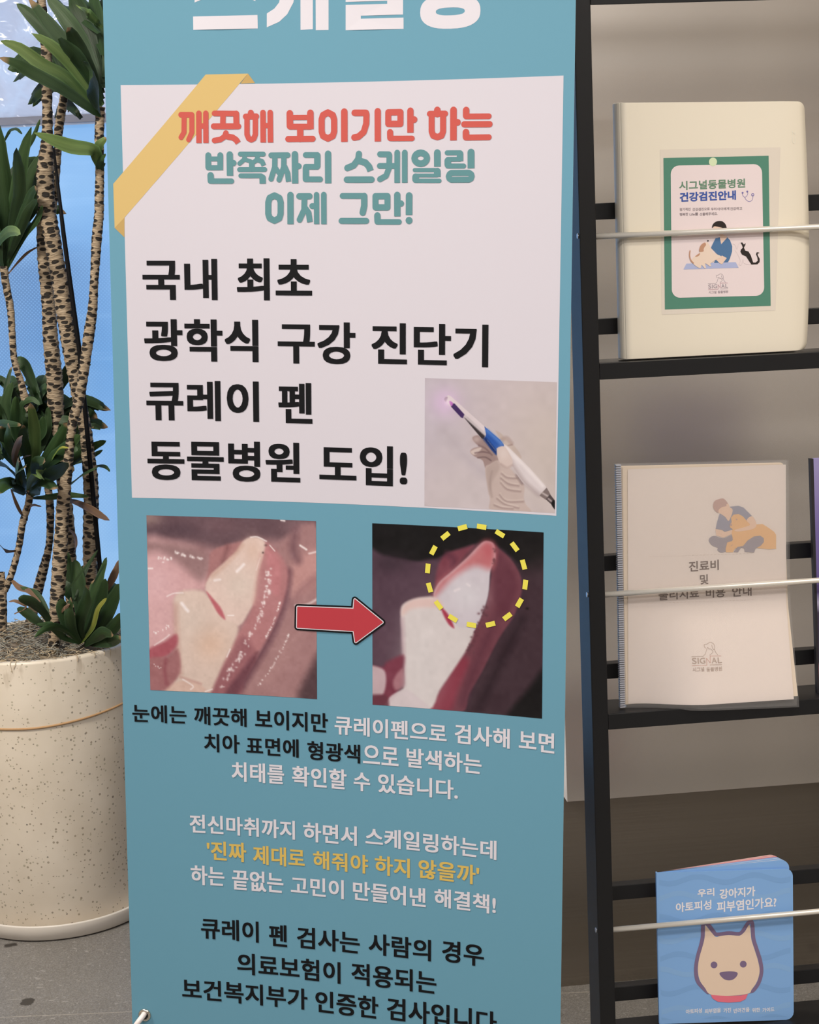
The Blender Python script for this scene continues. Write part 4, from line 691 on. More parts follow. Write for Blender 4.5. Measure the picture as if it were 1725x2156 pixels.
STEMS = [
 ('tall_front',[[-637.9,3170.0,528.6],[-635.7,3170.0,478.0],[-633.5,3170.0,393.2],[-637.5,3170.0,325.0],[-640.8,3170.0,265.0],[-645.0,3170.0,222.0],[-648.7,3170.0,196.1],[-653.8,3170.0,152.9],[-654.8,3170.0,118.0],[-653.2,3170.0,91.6],[-648.6,3170.0,47.4],[-644.8,3170.0,3.1],[-639.2,3170.0,-41.5],[-636.8,3170.0,-86.1],[-632.9,3170.0,-131.1],[-628.7,3170.0,-176.2],[-623.9,3170.0,-221.6],[-620.0,3170.0,-267.1],[-613.4,3170.0,-312.9],[-611.3,3170.0,-358.8],[-610.1,3170.0,-404.8],[-611.6,3170.0,-451.0],[-615.9,3170.0,-497.2],[-620.2,3170.0,-543.6],[-623.6,3170.0,-590.3],[-625.9,3170.0,-646.6],[-629.5,3170.0,-722.3]],[7.3,7.8,9.6,9.6,9.6,11.4,14.2,16.5,16.5,15.6,15.6,15.6,15.6,15.6,15.6,15.1,13.7,12.8,12.3,12.8,14.2,14.6,14.6,14.2,13.3,12.3,12.3]),
 ('tall_back',[[-678.1,3240.0,112.0],[-681.1,3240.0,49.3],[-682.8,3240.0,4.2],[-680.8,3240.0,-41.2],[-679.7,3240.0,-86.8],[-680.9,3240.0,-132.5],[-680.3,3240.0,-178.5],[-679.2,3240.0,-224.7],[-680.8,3240.0,-270.9],[-682.5,3240.0,-317.4],[-680.3,3240.0,-373.7],[-676.7,3240.0,-449.2],[-674.4,3240.0,-506.2],[-674.9,3240.0,-563.4],[-676.4,3240.0,-620.8],[-683.1,3240.0,-736.4]],[11.2,11.7,11.7,12.6,13.6,14.5,15.4,15.9,15.9,14.5,14.0,13.1,12.6,12.2,11.2,11.2]),
 ('thin_right',[[-528.6,3100.0,276.1],[-532.5,3100.0,246.8],[-535.8,3100.0,213.1],[-537.3,3100.0,179.2],[-539.8,3100.0,145.3],[-543.1,3100.0,111.2],[-545.2,3100.0,85.6],[-552.4,3100.0,42.9],[-558.1,3100.0,-0.0],[-563.9,3100.0,-43.2],[-569.7,3100.0,-86.5],[-579.0,3100.0,-129.9],[-588.4,3100.0,-173.4],[-597.8,3100.0,-217.2],[-609.0,3100.0,-261.1],[-619.8,3100.0,-287.3],[-627.8,3100.0,-322.7],[-634.0,3100.0,-358.3],[-642.7,3100.0,-402.9],[-651.5,3100.0,-447.7],[-657.6,3100.0,-492.9],[-663.7,3100.0,-538.2],[-669.8,3100.0,-583.8],[-676.9,3100.0,-629.5],[-684.5,3100.0,-675.4],[-693.0,3100.0,-744.8]],[8.1,8.5,8.5,8.1,8.1,8.5,8.7,9.4,8.5,7.8,8.9,10.3,9.8,9.4,9.8,9.4,8.1,8.9,10.7,12.5,12.5,13.9,13.9,13.4,11.2,11.2]),
 ('left_thin',[[-754.5,3220.0,-1.6],[-754.8,3220.0,-28.6],[-749.2,3220.0,-83.1],[-749.7,3220.0,-128.5],[-750.1,3220.0,-174.2],[-745.9,3220.0,-201.8],[-741.0,3220.0,-220.4],[-734.7,3220.0,-257.5],[-726.6,3220.0,-283.7]],[7.9,7.4,7.0,6.5,6.5,6.5,6.5,7.9,7.0]),
 ('left_fork',[[-733.9,3200.0,-431.5],[-739.7,3200.0,-459.2],[-753.8,3200.0,-496.1],[-764.9,3200.0,-542.6],[-780.7,3200.0,-589.2],[-794.2,3200.0,-619.0],[-805.8,3200.0,-635.6]],[7.4,6.9,6.9,6.5,6.5,6.9,7.4]),
 ('left_trunk',[[-804.2,3200.0,-592.9],[-805.1,3200.0,-626.1],[-808.0,3200.0,-673.6],[-812.0,3200.0,-711.7],[-818.2,3200.0,-764.3]],[6.9,8.8,9.2,9.2,9.2]),
 ('leaning_back',[[-715.0,3270.0,-428.1],[-713.6,3270.0,-471.1],[-715.5,3270.0,-509.3],[-722.0,3270.0,-557.1],[-737.1,3270.0,-604.8],[-751.9,3270.0,-647.8],[-768.4,3270.0,-700.6],[-779.1,3270.0,-739.3]],[7.1,8.0,7.5,7.1,9.4,10.4,10.4,10.4]),
 ('upper_back',[[-589.9,3230.0,415.6],[-598.0,3230.0,390.0],[-605.3,3230.0,364.2],[-612.6,3230.0,338.4],[-618.3,3230.0,310.6],[-627.4,3230.0,273.3],[-634.3,3230.0,242.9],[-639.1,3230.0,203.3],[-646.4,3230.0,154.9],[-656.8,3230.0,101.9]],[7.5,7.5,7.5,7.5,7.9,8.4,8.4,7.5,7.5,9.3]),
]
STAKE = [[-629.4,3150.0,209.8],[-622.8,3150.0,52.3],[-609.0,3150.0,-169.5],[-600.5,3150.0,-587.4],[-599.2,3150.0,-709.4]]
LEAVES = [
 ('top',[[-526.5,3100.0,262.4],[-537.3,3084.0,267.5],[-590.7,3068.0,308.9],[-636.5,3052.0,336.1],[-661.0,3036.0,351.7],[-687.7,3020.0,360.5]],25.4,0),
 ('top',[[-526.1,3100.0,268.3],[-541.6,3090.0,277.8],[-583.6,3080.0,329.0],[-619.5,3070.0,350.7],[-658.2,3060.0,381.7],[-689.3,3050.0,392.3]],28.6,1),
 ('top',[[-525.4,3100.0,278.0],[-550.9,3104.0,295.0],[-593.7,3108.0,374.9],[-623.0,3112.0,419.2],[-651.4,3116.0,449.8],[-670.9,3120.0,466.6]],27.6,0),
 ('top',[[-525.2,3100.0,279.9],[-540.2,3100.0,294.2],[-576.1,3100.0,375.2],[-613.8,3100.0,428.8],[-646.0,3100.0,474.2]],27.6,0),
 ('top',[[-529.5,3100.0,262.5],[-527.8,3070.0,281.4],[-530.0,3040.0,311.4],[-530.9,3010.0,331.2],[-525.5,2980.0,342.8]],45.6,0),
 ('top',[[-525.4,3100.0,278.0],[-547.3,3090.0,309.1],[-577.7,3080.0,355.7],[-606.9,3070.0,386.5],[-635.7,3060.0,405.5]],22.3,1),
 ('top',[[-525.2,3100.0,279.9],[-535.9,3075.0,318.8],[-555.8,3050.0,359.2],[-569.2,3025.0,375.8],[-576.0,3000.0,386.3]],27.6,0),
 ('top',[[-524.5,3100.0,289.6],[-534.2,3080.0,327.0],[-549.2,3060.0,367.6],[-559.1,3040.0,394.2],[-562.0,3020.0,406.8]],27.6,0),
 ('top',[[-523.1,3100.0,309.0],[-550.4,3113.3,379.5],[-584.7,3126.7,436.8],[-618.3,3140.0,478.8]],30.7,0),
 ('top',[[-520.5,3100.0,318.6],[-542.2,3120.0,399.3],[-565.5,3140.0,461.1],[-579.3,3160.0,489.8]],31.8,0),
 ('top',[[-517.8,3100.0,328.2],[-528.5,3133.3,400.4],[-538.9,3166.7,450.0],[-544.1,3200.0,490.3]],33.9,0),
 ('top',[[-517.2,3100.0,308.8],[-524.6,3140.0,387.3],[-525.4,3180.0,445.3],[-525.1,3220.0,490.4]],36.0,0),
 ('top',[[-515.8,3100.0,328.2],[-516.9,3140.0,410.4],[-511.8,3180.0,464.4]],38.2,0),
 ('top',[[-523.8,3100.0,299.3],[-548.1,3133.3,352.4],[-558.8,3166.7,399.8],[-551.9,3200.0,439.2]],31.8,0),
 ('top',[[-524.5,3100.0,289.6],[-570.9,3125.0,348.6],[-607.7,3150.0,407.7],[-630.4,3175.0,443.2],[-651.3,3200.0,479.0]],25.4,0),
 ('top',[[-522.5,3100.0,289.6],[-581.8,3126.7,341.4],[-602.2,3153.3,382.3],[-604.8,3180.0,419.1]],25.4,0),
 ('top',[[-522.2,3100.0,405.7],[-567.8,3146.7,446.6],[-603.7,3193.3,468.1],[-623.6,3240.0,493.4]],25.4,0),
 ('top',[[-517.0,3100.0,366.9],[-537.4,3146.7,421.9],[-563.0,3193.3,466.4],[-581.8,3240.0,497.7]],29.7,0),
 ('top',[[-515.5,3100.0,415.1],[-535.1,3075.0,437.5],[-551.1,3050.0,449.8]],19.1,1),
 ('top',[[-535.8,3100.0,160.7],[-539.3,3084.0,183.7],[-541.2,3068.0,200.4],[-577.4,3052.0,206.8],[-607.0,3036.0,216.8],[-636.9,3020.0,229.4]],31.8,1),
 ('top',[[-537.3,3100.0,182.4],[-540.4,3093.3,192.0],[-533.0,3086.7,209.0],[-519.1,3080.0,219.7]],17.0,1),
 ('top',[[-540.2,3100.0,154.9],[-536.5,3090.0,168.1],[-530.8,3080.0,181.1],[-519.5,3070.0,188.9]],18.0,0),
 ('left',[[-757.3,3220.0,-14.0],[-747.4,3202.5,58.3],[-733.4,3185.0,103.6],[-731.0,3167.5,184.0],[-725.2,3150.0,254.8]],31.8,0),
 ('left',[[-754.9,3220.0,-9.9],[-734.1,3197.5,78.3],[-712.9,3175.0,122.9],[-690.1,3152.5,191.6],[-663.4,3130.0,247.8]],29.7,0),
 ('left',[[-753.0,3220.0,-12.0],[-722.2,3185.0,87.8],[-700.4,3150.0,131.7],[-689.7,3115.0,179.7],[-682.4,3080.0,209.0]],25.4,0),
 ('left',[[-754.4,3220.0,-3.6],[-736.9,3215.0,68.3],[-702.9,3210.0,113.2],[-684.7,3205.0,171.6],[-660.1,3200.0,207.0]],23.3,0),
 ('left',[[-752.6,3220.0,-7.9],[-726.9,3210.0,74.0],[-696.1,3200.0,92.1],[-675.4,3190.0,142.1],[-667.5,3180.0,175.9]],23.3,0),
 ('left',[[-754.2,3220.0,-1.6],[-714.1,3180.0,71.0],[-678.4,3140.0,123.4],[-656.4,3100.0,138.1]],23.3,0),
 ('left',[[-754.1,3220.0,0.5],[-713.0,3213.3,73.5],[-687.7,3206.7,111.4],[-668.7,3200.0,149.3]],19.1,0),
 ('left',[[-750.5,3220.0,-8.0],[-708.3,3193.3,50.4],[-675.3,3166.7,79.4],[-656.2,3140.0,106.4]],15.9,0),
 ('left',[[-753.2,3220.0,-1.6],[-719.6,3186.7,46.7],[-687.6,3153.3,95.9],[-660.2,3120.0,118.0]],18.0,0),
 ('left',[[-762.5,3220.0,25.9],[-753.2,3177.5,42.0],[-725.2,3135.0,59.8],[-701.1,3092.5,61.0],[-681.1,3050.0,53.3]],20.1,1),
 ('left',[[-759.3,3220.0,-11.8],[-766.4,3226.7,48.9],[-761.7,3233.3,100.7],[-746.5,3240.0,152.1]],27.6,0),
 ('left',[[-757.2,3220.0,-11.9],[-759.7,3200.0,27.9],[-759.1,3180.0,79.1],[-762.4,3160.0,129.6]],25.4,0),
 ('left',[[-754.7,3220.0,-7.8],[-747.1,3230.0,37.7],[-743.1,3240.0,89.7],[-730.6,3250.0,141.4]],25.4,0),
 ('left',[[-749.3,3220.0,-18.5],[-730.8,3230.0,3.6],[-712.5,3240.0,21.6],[-693.7,3250.0,32.3]],5.5,2),
 ('left',[[-758.6,3220.0,-3.5],[-739.8,3213.3,53.9],[-736.7,3206.7,99.1],[-733.9,3200.0,139.8]],25.4,0),
 ('left',[[-707.7,3220.0,185.6],[-699.4,3213.3,205.3],[-678.0,3206.7,234.5],[-660.5,3200.0,267.7]],9.5,0),
 ('left',[[-735.3,3220.0,231.7],[-720.5,3206.7,248.5],[-704.8,3193.3,250.9],[-692.4,3180.0,239.4]],9.5,0),
 ('middle',[[-744.0,3220.0,-425.8],[-716.7,3180.0,-365.6],[-703.4,3140.0,-306.5],[-698.3,3100.0,-256.7]],24.8,1),
 ('middle',[[-726.2,3220.0,-412.4],[-702.9,3186.7,-383.7],[-665.0,3153.3,-337.0],[-636.2,3120.0,-296.4]],26.2,0),
 ('middle',[[-723.4,3220.0,-412.6],[-691.3,3173.3,-377.0],[-646.9,3126.7,-348.3],[-606.0,3080.0,-317.7]],28.9,0),
 ('middle',[[-674.9,3220.0,-400.6],[-650.1,3200.0,-382.2],[-611.2,3180.0,-356.3],[-572.8,3160.0,-338.5]],19.8,0),
 ('middle',[[-675.4,3220.0,-406.2],[-647.3,3213.3,-384.0],[-617.5,3206.7,-374.6],[-587.5,3200.0,-361.1]],14.3,0),
 ('middle',[[-677.5,3220.0,-434.3],[-639.9,3163.3,-413.9],[-605.7,3106.7,-391.2],[-570.1,3050.0,-374.4]],24.8,0),
 ('middle',[[-735.7,3220.0,-426.2],[-697.7,3153.3,-407.3],[-655.0,3086.7,-383.6],[-621.5,3020.0,-361.7]],27.6,0),
 ('middle',[[-745.8,3220.0,-448.3],[-711.4,3146.7,-425.1],[-675.3,3073.3,-405.2],[-641.7,3000.0,-405.5]],30.3,0),
 ('middle',[[-734.9,3220.0,-451.7],[-701.0,3193.3,-447.7],[-656.3,3166.7,-441.5],[-610.1,3140.0,-442.3]],13.2,0),
 ('middle',[[-679.2,3220.0,-456.9],[-643.2,3165.0,-454.4],[-605.9,3110.0,-460.0],[-574.9,3055.0,-466.2],[-548.3,3000.0,-467.8]],14.3,2),
 ('middle',[[-748.2,3220.0,-442.6],[-759.1,3166.7,-417.5],[-762.3,3113.3,-407.1],[-766.7,3060.0,-418.2]],33.1,0),
 ('middle',[[-744.5,3220.0,-431.4],[-747.1,3153.3,-407.9],[-727.1,3086.7,-380.5],[-696.4,3020.0,-365.0]],27.6,0),
 ('middle',[[-740.1,3220.0,-411.8],[-726.9,3166.7,-358.0],[-720.6,3113.3,-324.5],[-706.1,3060.0,-292.5]],23.4,0),
 ('middle',[[-748.5,3220.0,-411.5],[-755.1,3180.0,-363.9],[-753.8,3140.0,-326.1],[-741.9,3100.0,-292.4]],24.8,0),
 ('middle',[[-752.9,3220.0,-397.2],[-769.2,3196.7,-354.2],[-772.6,3173.3,-326.4],[-767.8,3150.0,-302.0]],22.1,0),
 ('middle',[[-750.7,3220.0,-369.1],[-754.7,3206.7,-317.0],[-749.2,3193.3,-279.8],[-742.6,3180.0,-248.5]],20.7,0),
 ('middle',[[-754.5,3220.0,-346.5],[-769.9,3220.0,-295.4],[-772.8,3220.0,-261.8],[-757.2,3220.0,-223.6]],22.1,0),
 ('middle',[[-760.2,3220.0,-312.6],[-774.3,3230.0,-251.5],[-769.8,3240.0,-219.1],[-762.7,3250.0,-196.4]],11.6,0),
 ('middle',[[-754.6,3220.0,-312.8],[-768.0,3230.0,-243.4],[-755.2,3240.0,-228.1],[-737.8,3250.0,-226.9]],11.6,0),
 ('middle',[[-748.6,3220.0,-307.5],[-741.2,3213.3,-268.2],[-719.5,3206.7,-257.4],[-702.4,3200.0,-268.6]],12.4,0),
 ('middle',[[-742.4,3220.0,-369.5],[-724.8,3213.3,-341.4],[-704.9,3206.7,-319.1],[-698.6,3200.0,-290.9]],22.1,0),
 ('middle',[[-733.4,3220.0,-398.0],[-713.2,3220.0,-353.9],[-696.3,3220.0,-315.4],[-691.7,3220.0,-273.7]],19.3,0),
 ('middle',[[-754.3,3220.0,-414.0],[-762.5,3135.0,-379.9],[-756.3,3050.0,-353.0]],27.6,0),
 ('middle',[[-755.7,3220.0,-397.0],[-770.9,3160.0,-344.2],[-767.9,3100.0,-315.6]],24.8,0),
 ('middle',[[-759.1,3220.0,-368.7],[-781.3,3210.0,-293.9],[-789.5,3200.0,-253.8]],22.1,0),
 ('middle',[[-744.7,3220.0,-434.2],[-740.2,3160.0,-406.3],[-735.6,3100.0,-381.9],[-714.0,3040.0,-348.2]],30.3,0),
 ('middle',[[-732.9,3220.0,-426.3],[-709.0,3146.7,-394.8],[-688.1,3073.3,-364.3],[-656.1,3000.0,-354.9]],23.4,0),
 ('middle',[[-742.6,3220.0,-442.8],[-716.9,3140.0,-410.1],[-684.2,3060.0,-384.2],[-659.4,2980.0,-384.9]],22.1,1),
 ('middle',[[-751.9,3220.0,-419.8],[-749.2,3153.3,-366.4],[-722.8,3086.7,-326.8],[-699.9,3020.0,-309.5]],13.8,2),
 ('middle',[[-755.2,3220.0,-425.3],[-740.4,3146.7,-376.9],[-708.6,3073.3,-352.6],[-681.1,3000.0,-342.1]],11.0,2),
 ('middle',[[-772.6,3220.0,-328.9],[-780.4,3180.0,-301.9],[-756.8,3140.0,-296.0],[-718.0,3100.0,-296.2]],15.2,0),
 ('middle',[[-738.4,3220.0,-426.0],[-692.8,3186.7,-395.3],[-655.1,3153.3,-387.0],[-629.7,3120.0,-389.2]],24.8,0),
 ('middle',[[-726.8,3220.0,-420.9],[-679.8,3160.0,-370.2],[-649.2,3100.0,-342.3],[-620.9,3040.0,-336.4]],6.1,3),
 ('middle',[[-635.4,3220.0,-357.3],[-622.6,3220.0,-335.4],[-609.9,3220.0,-313.5],[-588.2,3220.0,-321.5]],9.4,0),
 ('middle',[[-613.0,3220.0,-394.8],[-591.5,3180.0,-389.1],[-573.4,3140.0,-387.4],[-559.2,3100.0,-391.0]],7.2,0),
 ('middle',[[-750.8,3220.0,-493.6],[-754.2,3196.7,-478.3],[-757.9,3173.3,-452.0],[-759.7,3150.0,-420.7]],7.2,2),
 ('middle',[[-749.6,3220.0,-496.5],[-741.2,3196.7,-473.2],[-725.3,3173.3,-459.0],[-703.8,3150.0,-459.2]],5.5,2),
 ('middle',[[-771.0,3220.0,-554.0],[-772.7,3180.0,-548.1],[-776.6,3140.0,-540.6],[-779.1,3100.0,-519.4]],7.2,2),
 ('middle',[[-672.3,3220.0,-514.1],[-652.5,3186.7,-523.5],[-644.4,3153.3,-537.6],[-642.7,3120.0,-545.6]],9.9,2),
 ('base',[[-639.5,3100.0,-720.1],[-648.6,3076.7,-683.5],[-646.8,3053.3,-647.9],[-634.4,3030.0,-614.7]],26.2,0),
 ('base',[[-639.5,3100.0,-720.1],[-635.5,3106.7,-649.0],[-638.2,3113.3,-594.5],[-641.0,3120.0,-559.6]],28.9,0),
 ('base',[[-634.0,3100.0,-720.3],[-616.5,3093.3,-647.0],[-592.4,3086.7,-594.0],[-572.5,3080.0,-550.9]],23.4,0),
 ('base',[[-631.3,3100.0,-720.5],[-605.1,3083.3,-664.7],[-585.8,3066.7,-626.0],[-573.3,3050.0,-586.1]],26.2,0),
 ('base',[[-628.6,3100.0,-720.6],[-594.2,3076.7,-680.3],[-565.1,3053.3,-632.3],[-541.8,3030.0,-593.0]],31.7,0),
 ('base',[[-625.9,3100.0,-720.7],[-589.5,3073.3,-699.2],[-561.6,3046.7,-674.9],[-541.9,3020.0,-647.9]],26.2,0),
 ('base',[[-631.5,3100.0,-723.3],[-604.8,3066.7,-702.5],[-581.5,3033.3,-684.6],[-555.6,3000.0,-682.0]],23.4,0),
 ('base',[[-639.5,3100.0,-720.1],[-653.3,3070.0,-690.0],[-667.4,3040.0,-671.4],[-682.2,3010.0,-666.6],[-697.7,2980.0,-676.4]],14.3,0),
 ('base',[[-689.0,3100.0,-687.1],[-702.1,3083.3,-654.9],[-718.1,3066.7,-628.4],[-737.6,3050.0,-615.7]],27.6,0),
 ('base',[[-689.6,3100.0,-695.5],[-717.8,3100.0,-671.8],[-738.3,3100.0,-654.2],[-753.9,3100.0,-645.1]],20.7,0),
 ('base',[[-644.0,3100.0,-633.3],[-633.8,3113.3,-608.7],[-620.2,3126.7,-575.7],[-599.8,3140.0,-545.6]],8.3,0),
 ('base',[[-668.2,3100.0,-629.4],[-644.6,3086.7,-602.7],[-615.2,3073.3,-568.3],[-586.1,3060.0,-534.3]],6.1,0),
 ('base',[[-639.3,3100.0,-717.3],[-627.7,3106.7,-691.3],[-611.3,3113.3,-637.6],[-607.0,3120.0,-600.0]],27.6,0),
 ('base',[[-636.6,3100.0,-717.4],[-610.1,3073.3,-684.4],[-591.6,3046.7,-643.4],[-567.6,3020.0,-616.9]],13.8,3),
 ('base',[[-595.1,3100.0,-635.4],[-576.8,3100.0,-608.4],[-564.4,3100.0,-586.8],[-552.7,3100.0,-559.7]],15.2,2),
 ('base',[[-639.5,3100.0,-720.1],[-659.9,3093.3,-681.2],[-666.6,3086.7,-643.3],[-658.7,3080.0,-628.3]],22.1,0),
 ('base',[[-644.7,3100.0,-717.1],[-665.4,3073.3,-698.6],[-682.1,3046.7,-669.5],[-699.7,3020.0,-659.9]],16.5,0),
 ('base',[[-687.9,3100.0,-673.2],[-707.9,3116.7,-639.6],[-726.7,3133.3,-622.7],[-757.2,3150.0,-613.5]],12.4,0),
 ('base',[[-709.6,3100.0,-635.9],[-737.4,3133.3,-619.4],[-764.0,3166.7,-616.7],[-784.9,3200.0,-608.3]],12.4,2),
 ('base',[[-628.6,3100.0,-720.6],[-575.3,3050.0,-708.1],[-541.3,3000.0,-686.7]],19.3,0),
 ('base',[[-633.8,3100.0,-717.6],[-630.7,3073.3,-669.6],[-611.5,3046.7,-623.3],[-601.6,3020.0,-591.0]],26.2,0),
 ('base',[[-760.3,3100.0,-656.0],[-737.4,3100.0,-643.1],[-755.5,3100.0,-631.1],[-769.2,3100.0,-631.9]],6.6,2),
 ('base',[[-673.2,3100.0,-659.8],[-656.7,3065.0,-641.8],[-638.0,3030.0,-626.8]],7.2,2),
]

# ------------------------------------------------------------------ room shell
m_wall = mat('painted_wall', (0.60, 0.52, 0.44), 0.8)
m_cream = mat('cream_reflector', (0.82, 0.78, 0.73), 0.6)
m_dark = mat('dark_reflection_band', (0.10, 0.085, 0.07), 0.6)
m_ceiling = mat('ceiling_paint', (0.75, 0.72, 0.68), 0.9)

m_floor = mat('stone_tile', rough=0.45)
nt = m_floor.node_tree; ns, lk, bs = nodes(m_floor)
tc = N(nt, 'ShaderNodeTexCoord')
fine = N(nt, 'ShaderNodeTexNoise', ins={'Vector': tc.outputs['Object'], 'Scale': 420.0, 'Detail': 4.0, 'Roughness': 0.7})
c1 = ramp(nt, fine.outputs['Fac'], [(0.30, (0.07, 0.064, 0.058)), (0.52, (0.185, 0.172, 0.157)), (0.74, (0.40, 0.385, 0.36))])
big = N(nt, 'ShaderNodeTexNoise', ins={'Vector': tc.outputs['Object'], 'Scale': 5.0, 'Detail': 3.0})
c2 = mixrgb(nt, 0.35, c1, ramp(nt, big.outputs['Fac'], [(0.3, (0.145, 0.135, 0.123)), (0.7, (0.215, 0.203, 0.188))]))
warp = N(nt, 'ShaderNodeTexNoise', ins={'Vector': tc.outputs['Object'], 'Scale': 35.0, 'Detail': 2.0})
vadd = N(nt, 'ShaderNodeVectorMath', operation='MULTIPLY_ADD', ins={0: warp.outputs['Color'], 1: (0.05, 0.03, 0.0), 2: tc.outputs['Object']})
chip = N(nt, 'ShaderNodeTexVoronoi', ins={'Vector': vadd.outputs[0], 'Scale': 12.0})
chipm = ramp(nt, chip.outputs['Distance'], [(0.17, (1, 1, 1)), (0.22, (0, 0, 0))])
csel = N(nt, 'ShaderNodeSeparateColor', ins={0: chip.outputs['Color']})
pick = N(nt, 'ShaderNodeMath', operation='GREATER_THAN', ins={0: csel.outputs[0], 1: 0.62})
cm = N(nt, 'ShaderNodeMath', operation='MULTIPLY', ins={0: chipm, 1: pick.outputs[0]})
c3 = mixrgb(nt, cm.outputs[0], c2, (0.035, 0.030, 0.025, 1))
chip2 = N(nt, 'ShaderNodeTexVoronoi', ins={'Vector': vadd.outputs[0], 'Scale': 70.0})
c3 = mixrgb(nt, ramp(nt, chip2.outputs['Distance'], [(0.12, (0.7, 0.7, 0.7)), (0.2, (0, 0, 0))]), c3, (0.33, 0.31, 0.29, 1))
brick = N(nt, 'ShaderNodeTexBrick', offset=0.0, ins={'Vector': tc.outputs['Object'], 'Scale': 1.0, 'Mortar Size': 0.0012, 'Brick Width': 0.9, 'Row Height': 0.9, 'Mortar Smooth': 0.2})
c4 = mixrgb(nt, brick.outputs['Fac'], c3, (0.33, 0.30, 0.26, 1))
lk.new(c4, bs.inputs['Base Color'])

f = MB(); f.box(-3.2, 3.2, -3.2, 4.2, FLOOR_Z - 0.05, FLOOR_Z, m_floor)
fl = struct(f.build('floor'))
f = MB(); f.box(-3.2, 3.2, -3.2, 4.2, CEIL_Z, CEIL_Z + 0.05, m_ceiling); struct(f.build('ceiling'))
f = MB(); f.box(-3.2, -3.1, -3.2, 4.2, FLOOR_Z, CEIL_Z, m_wall); struct(f.build('wall_left'))
f = MB(); f.box(3.1, 3.2, -3.2, 4.2, FLOOR_Z, CEIL_Z, m_wall); f.box(3.06, 3.1, -3.1, 2.4, FLOOR_Z, -0.10, m_cream); struct(f.build('wall_right'))  # cream strip is added, unseen, to brighten the clad panel's reflection
f = MB()
f.box(-3.1, 3.1, -3.2, -3.1, FLOOR_Z, CEIL_Z, m_wall)
m_band = mat('tan_reflection_band', (0.66, 0.52, 0.38), 0.7)
m_white = mat('white_reflector', (0.85, 0.85, 0.84), 0.6)
f.box(-3.1, 2.74, -3.1, -3.05, 0.70, 1.05, m_dark)           # unseen dark and tan bands, toned and placed for the clad panel's reflections
f.box(2.74, 3.05, -3.1, -3.05, 0.68, 1.05, m_white)  # white patch added for its reflection in the clad panel
f.box(-3.1, 3.1, -3.1, -3.09, 0.34, 0.66, m_band)
f.box(-3.1, 2.2, -3.1, -2.75, -0.62, -0.30, m_dark)
f.box(2.45, 3.05, -3.1, -2.95, 0.02, 0.22, m_dark)
f.box(1.2, 3.1, -3.1, -3.04, FLOOR_Z, -0.10, m_white)  # pale lower field added so the panel's lower half reflects brighter
struct(f.build('wall_front'))

# glazed wall behind the plant: frosted dot film below, creased clear vinyl above
WY, WYAW = 3.72, 0.0
FILM_TOP = 0.300
m_film = bpy.data.materials.new('frosted_dot_film'); m_film.use_nodes = True
nt = m_film.node_tree; nt.nodes.clear()
out = N(nt, 'ShaderNodeOutputMaterial')
tc = N(nt, 'ShaderNodeTexCoord')
mp = N(nt, 'ShaderNodeMapping', ins={'Vector': tc.outputs['Object'], 'Rotation': (0, math.radians(45), 0), 'Scale': (172.0, 172.0, 172.0)})
sx = N(nt, 'ShaderNodeSeparateXYZ', ins={0: mp.outputs[0]})
fx = N(nt, 'ShaderNodeMath', operation='FRACT', ins={0: sx.outputs[0]})
fz = N(nt, 'ShaderNodeMath', operation='FRACT', ins={0: sx.outputs[2]})
cv = N(nt, 'ShaderNodeCombineXYZ', ins={0: fx.outputs[0], 1: fz.outputs[0]})
dist = N(nt, 'ShaderNodeVectorMath', operation='DISTANCE', ins={0: cv.outputs[0], 1: (0.5, 0.5, 0.0)})
wx = N(nt, 'ShaderNodeSeparateXYZ', ins={0: tc.outputs['Object']})
dots = ramp(nt, dist.outputs['Value'], [(0.26, (1, 1, 1)), (0.36, (0, 0, 0))])
# the dots are bold in a band below the eye line and thin out above and below
band = ramp(nt, N(nt, 'ShaderNodeMapRange', ins={0: wx.outputs[2], 1: -1.28, 2: 0.30, 3: 0.0, 4: 1.0}).outputs[0],
            [(0.0, (0.05, 0.05, 0.05)), (0.35, (0.10, 0.10, 0.10)), (0.55, (0.24, 0.24, 0.24)), (0.70, (0.48, 0.48, 0.48)), (0.80, (0.62, 0.62, 0.62)), (0.86, (0.10, 0.10, 0.10)), (1.0, (0.0, 0.0, 0.0))])
side = N(nt, 'ShaderNodeMapRange', ins={0: wx.outputs[0], 1: -0.62, 2: -0.80, 3: 0.3, 4: 1.0})
amt = N(nt, 'ShaderNodeMath', operation='MULTIPLY', ins={0: band, 1: side.outputs[0]})
inv = N(nt, 'ShaderNodeMath', operation='SUBTRACT', ins={0: 1.0, 1: dots})
amt2 = N(nt, 'ShaderNodeMath', operation='MULTIPLY', ins={0: amt.outputs[0], 1: inv.outputs[0]})
cl = N(nt, 'ShaderNodeTexNoise', ins={'Vector': tc.outputs['Object'], 'Scale': 3.5, 'Detail': 2.0})
basec = ramp(nt, cl.outputs['Fac'], [(0.35, (0.62, 0.74, 0.80)), (0.65, (0.78, 0.84, 0.84))])
strk = N(nt, 'ShaderNodeTexNoise', ins={'Vector': N(nt, 'ShaderNodeMapping', ins={'Vector': tc.outputs['Object'], 'Scale': (5.0, 1.0, 45.0)}).outputs[0], 'Scale': 1.0, 'Detail': 2.0})
basec = mixrgb(nt, ramp(nt, strk.outputs['Fac'], [(0.56, (0, 0, 0)), (0.72, (0.22, 0.22, 0.22))]), basec, (0.95, 0.97, 0.95, 1))
colr = mixrgb(nt, amt2.outputs[0], basec, (0.26, 0.36, 0.46, 1))
tr = N(nt, 'ShaderNodeBsdfTranslucent', ins={0: colr})
df = N(nt, 'ShaderNodeBsdfDiffuse', ins={0: (0.5, 0.5, 0.52, 1)})
gl = N(nt, 'ShaderNodeBsdfGlossy', ins={0: (1, 1, 1, 1), 1: 0.15})
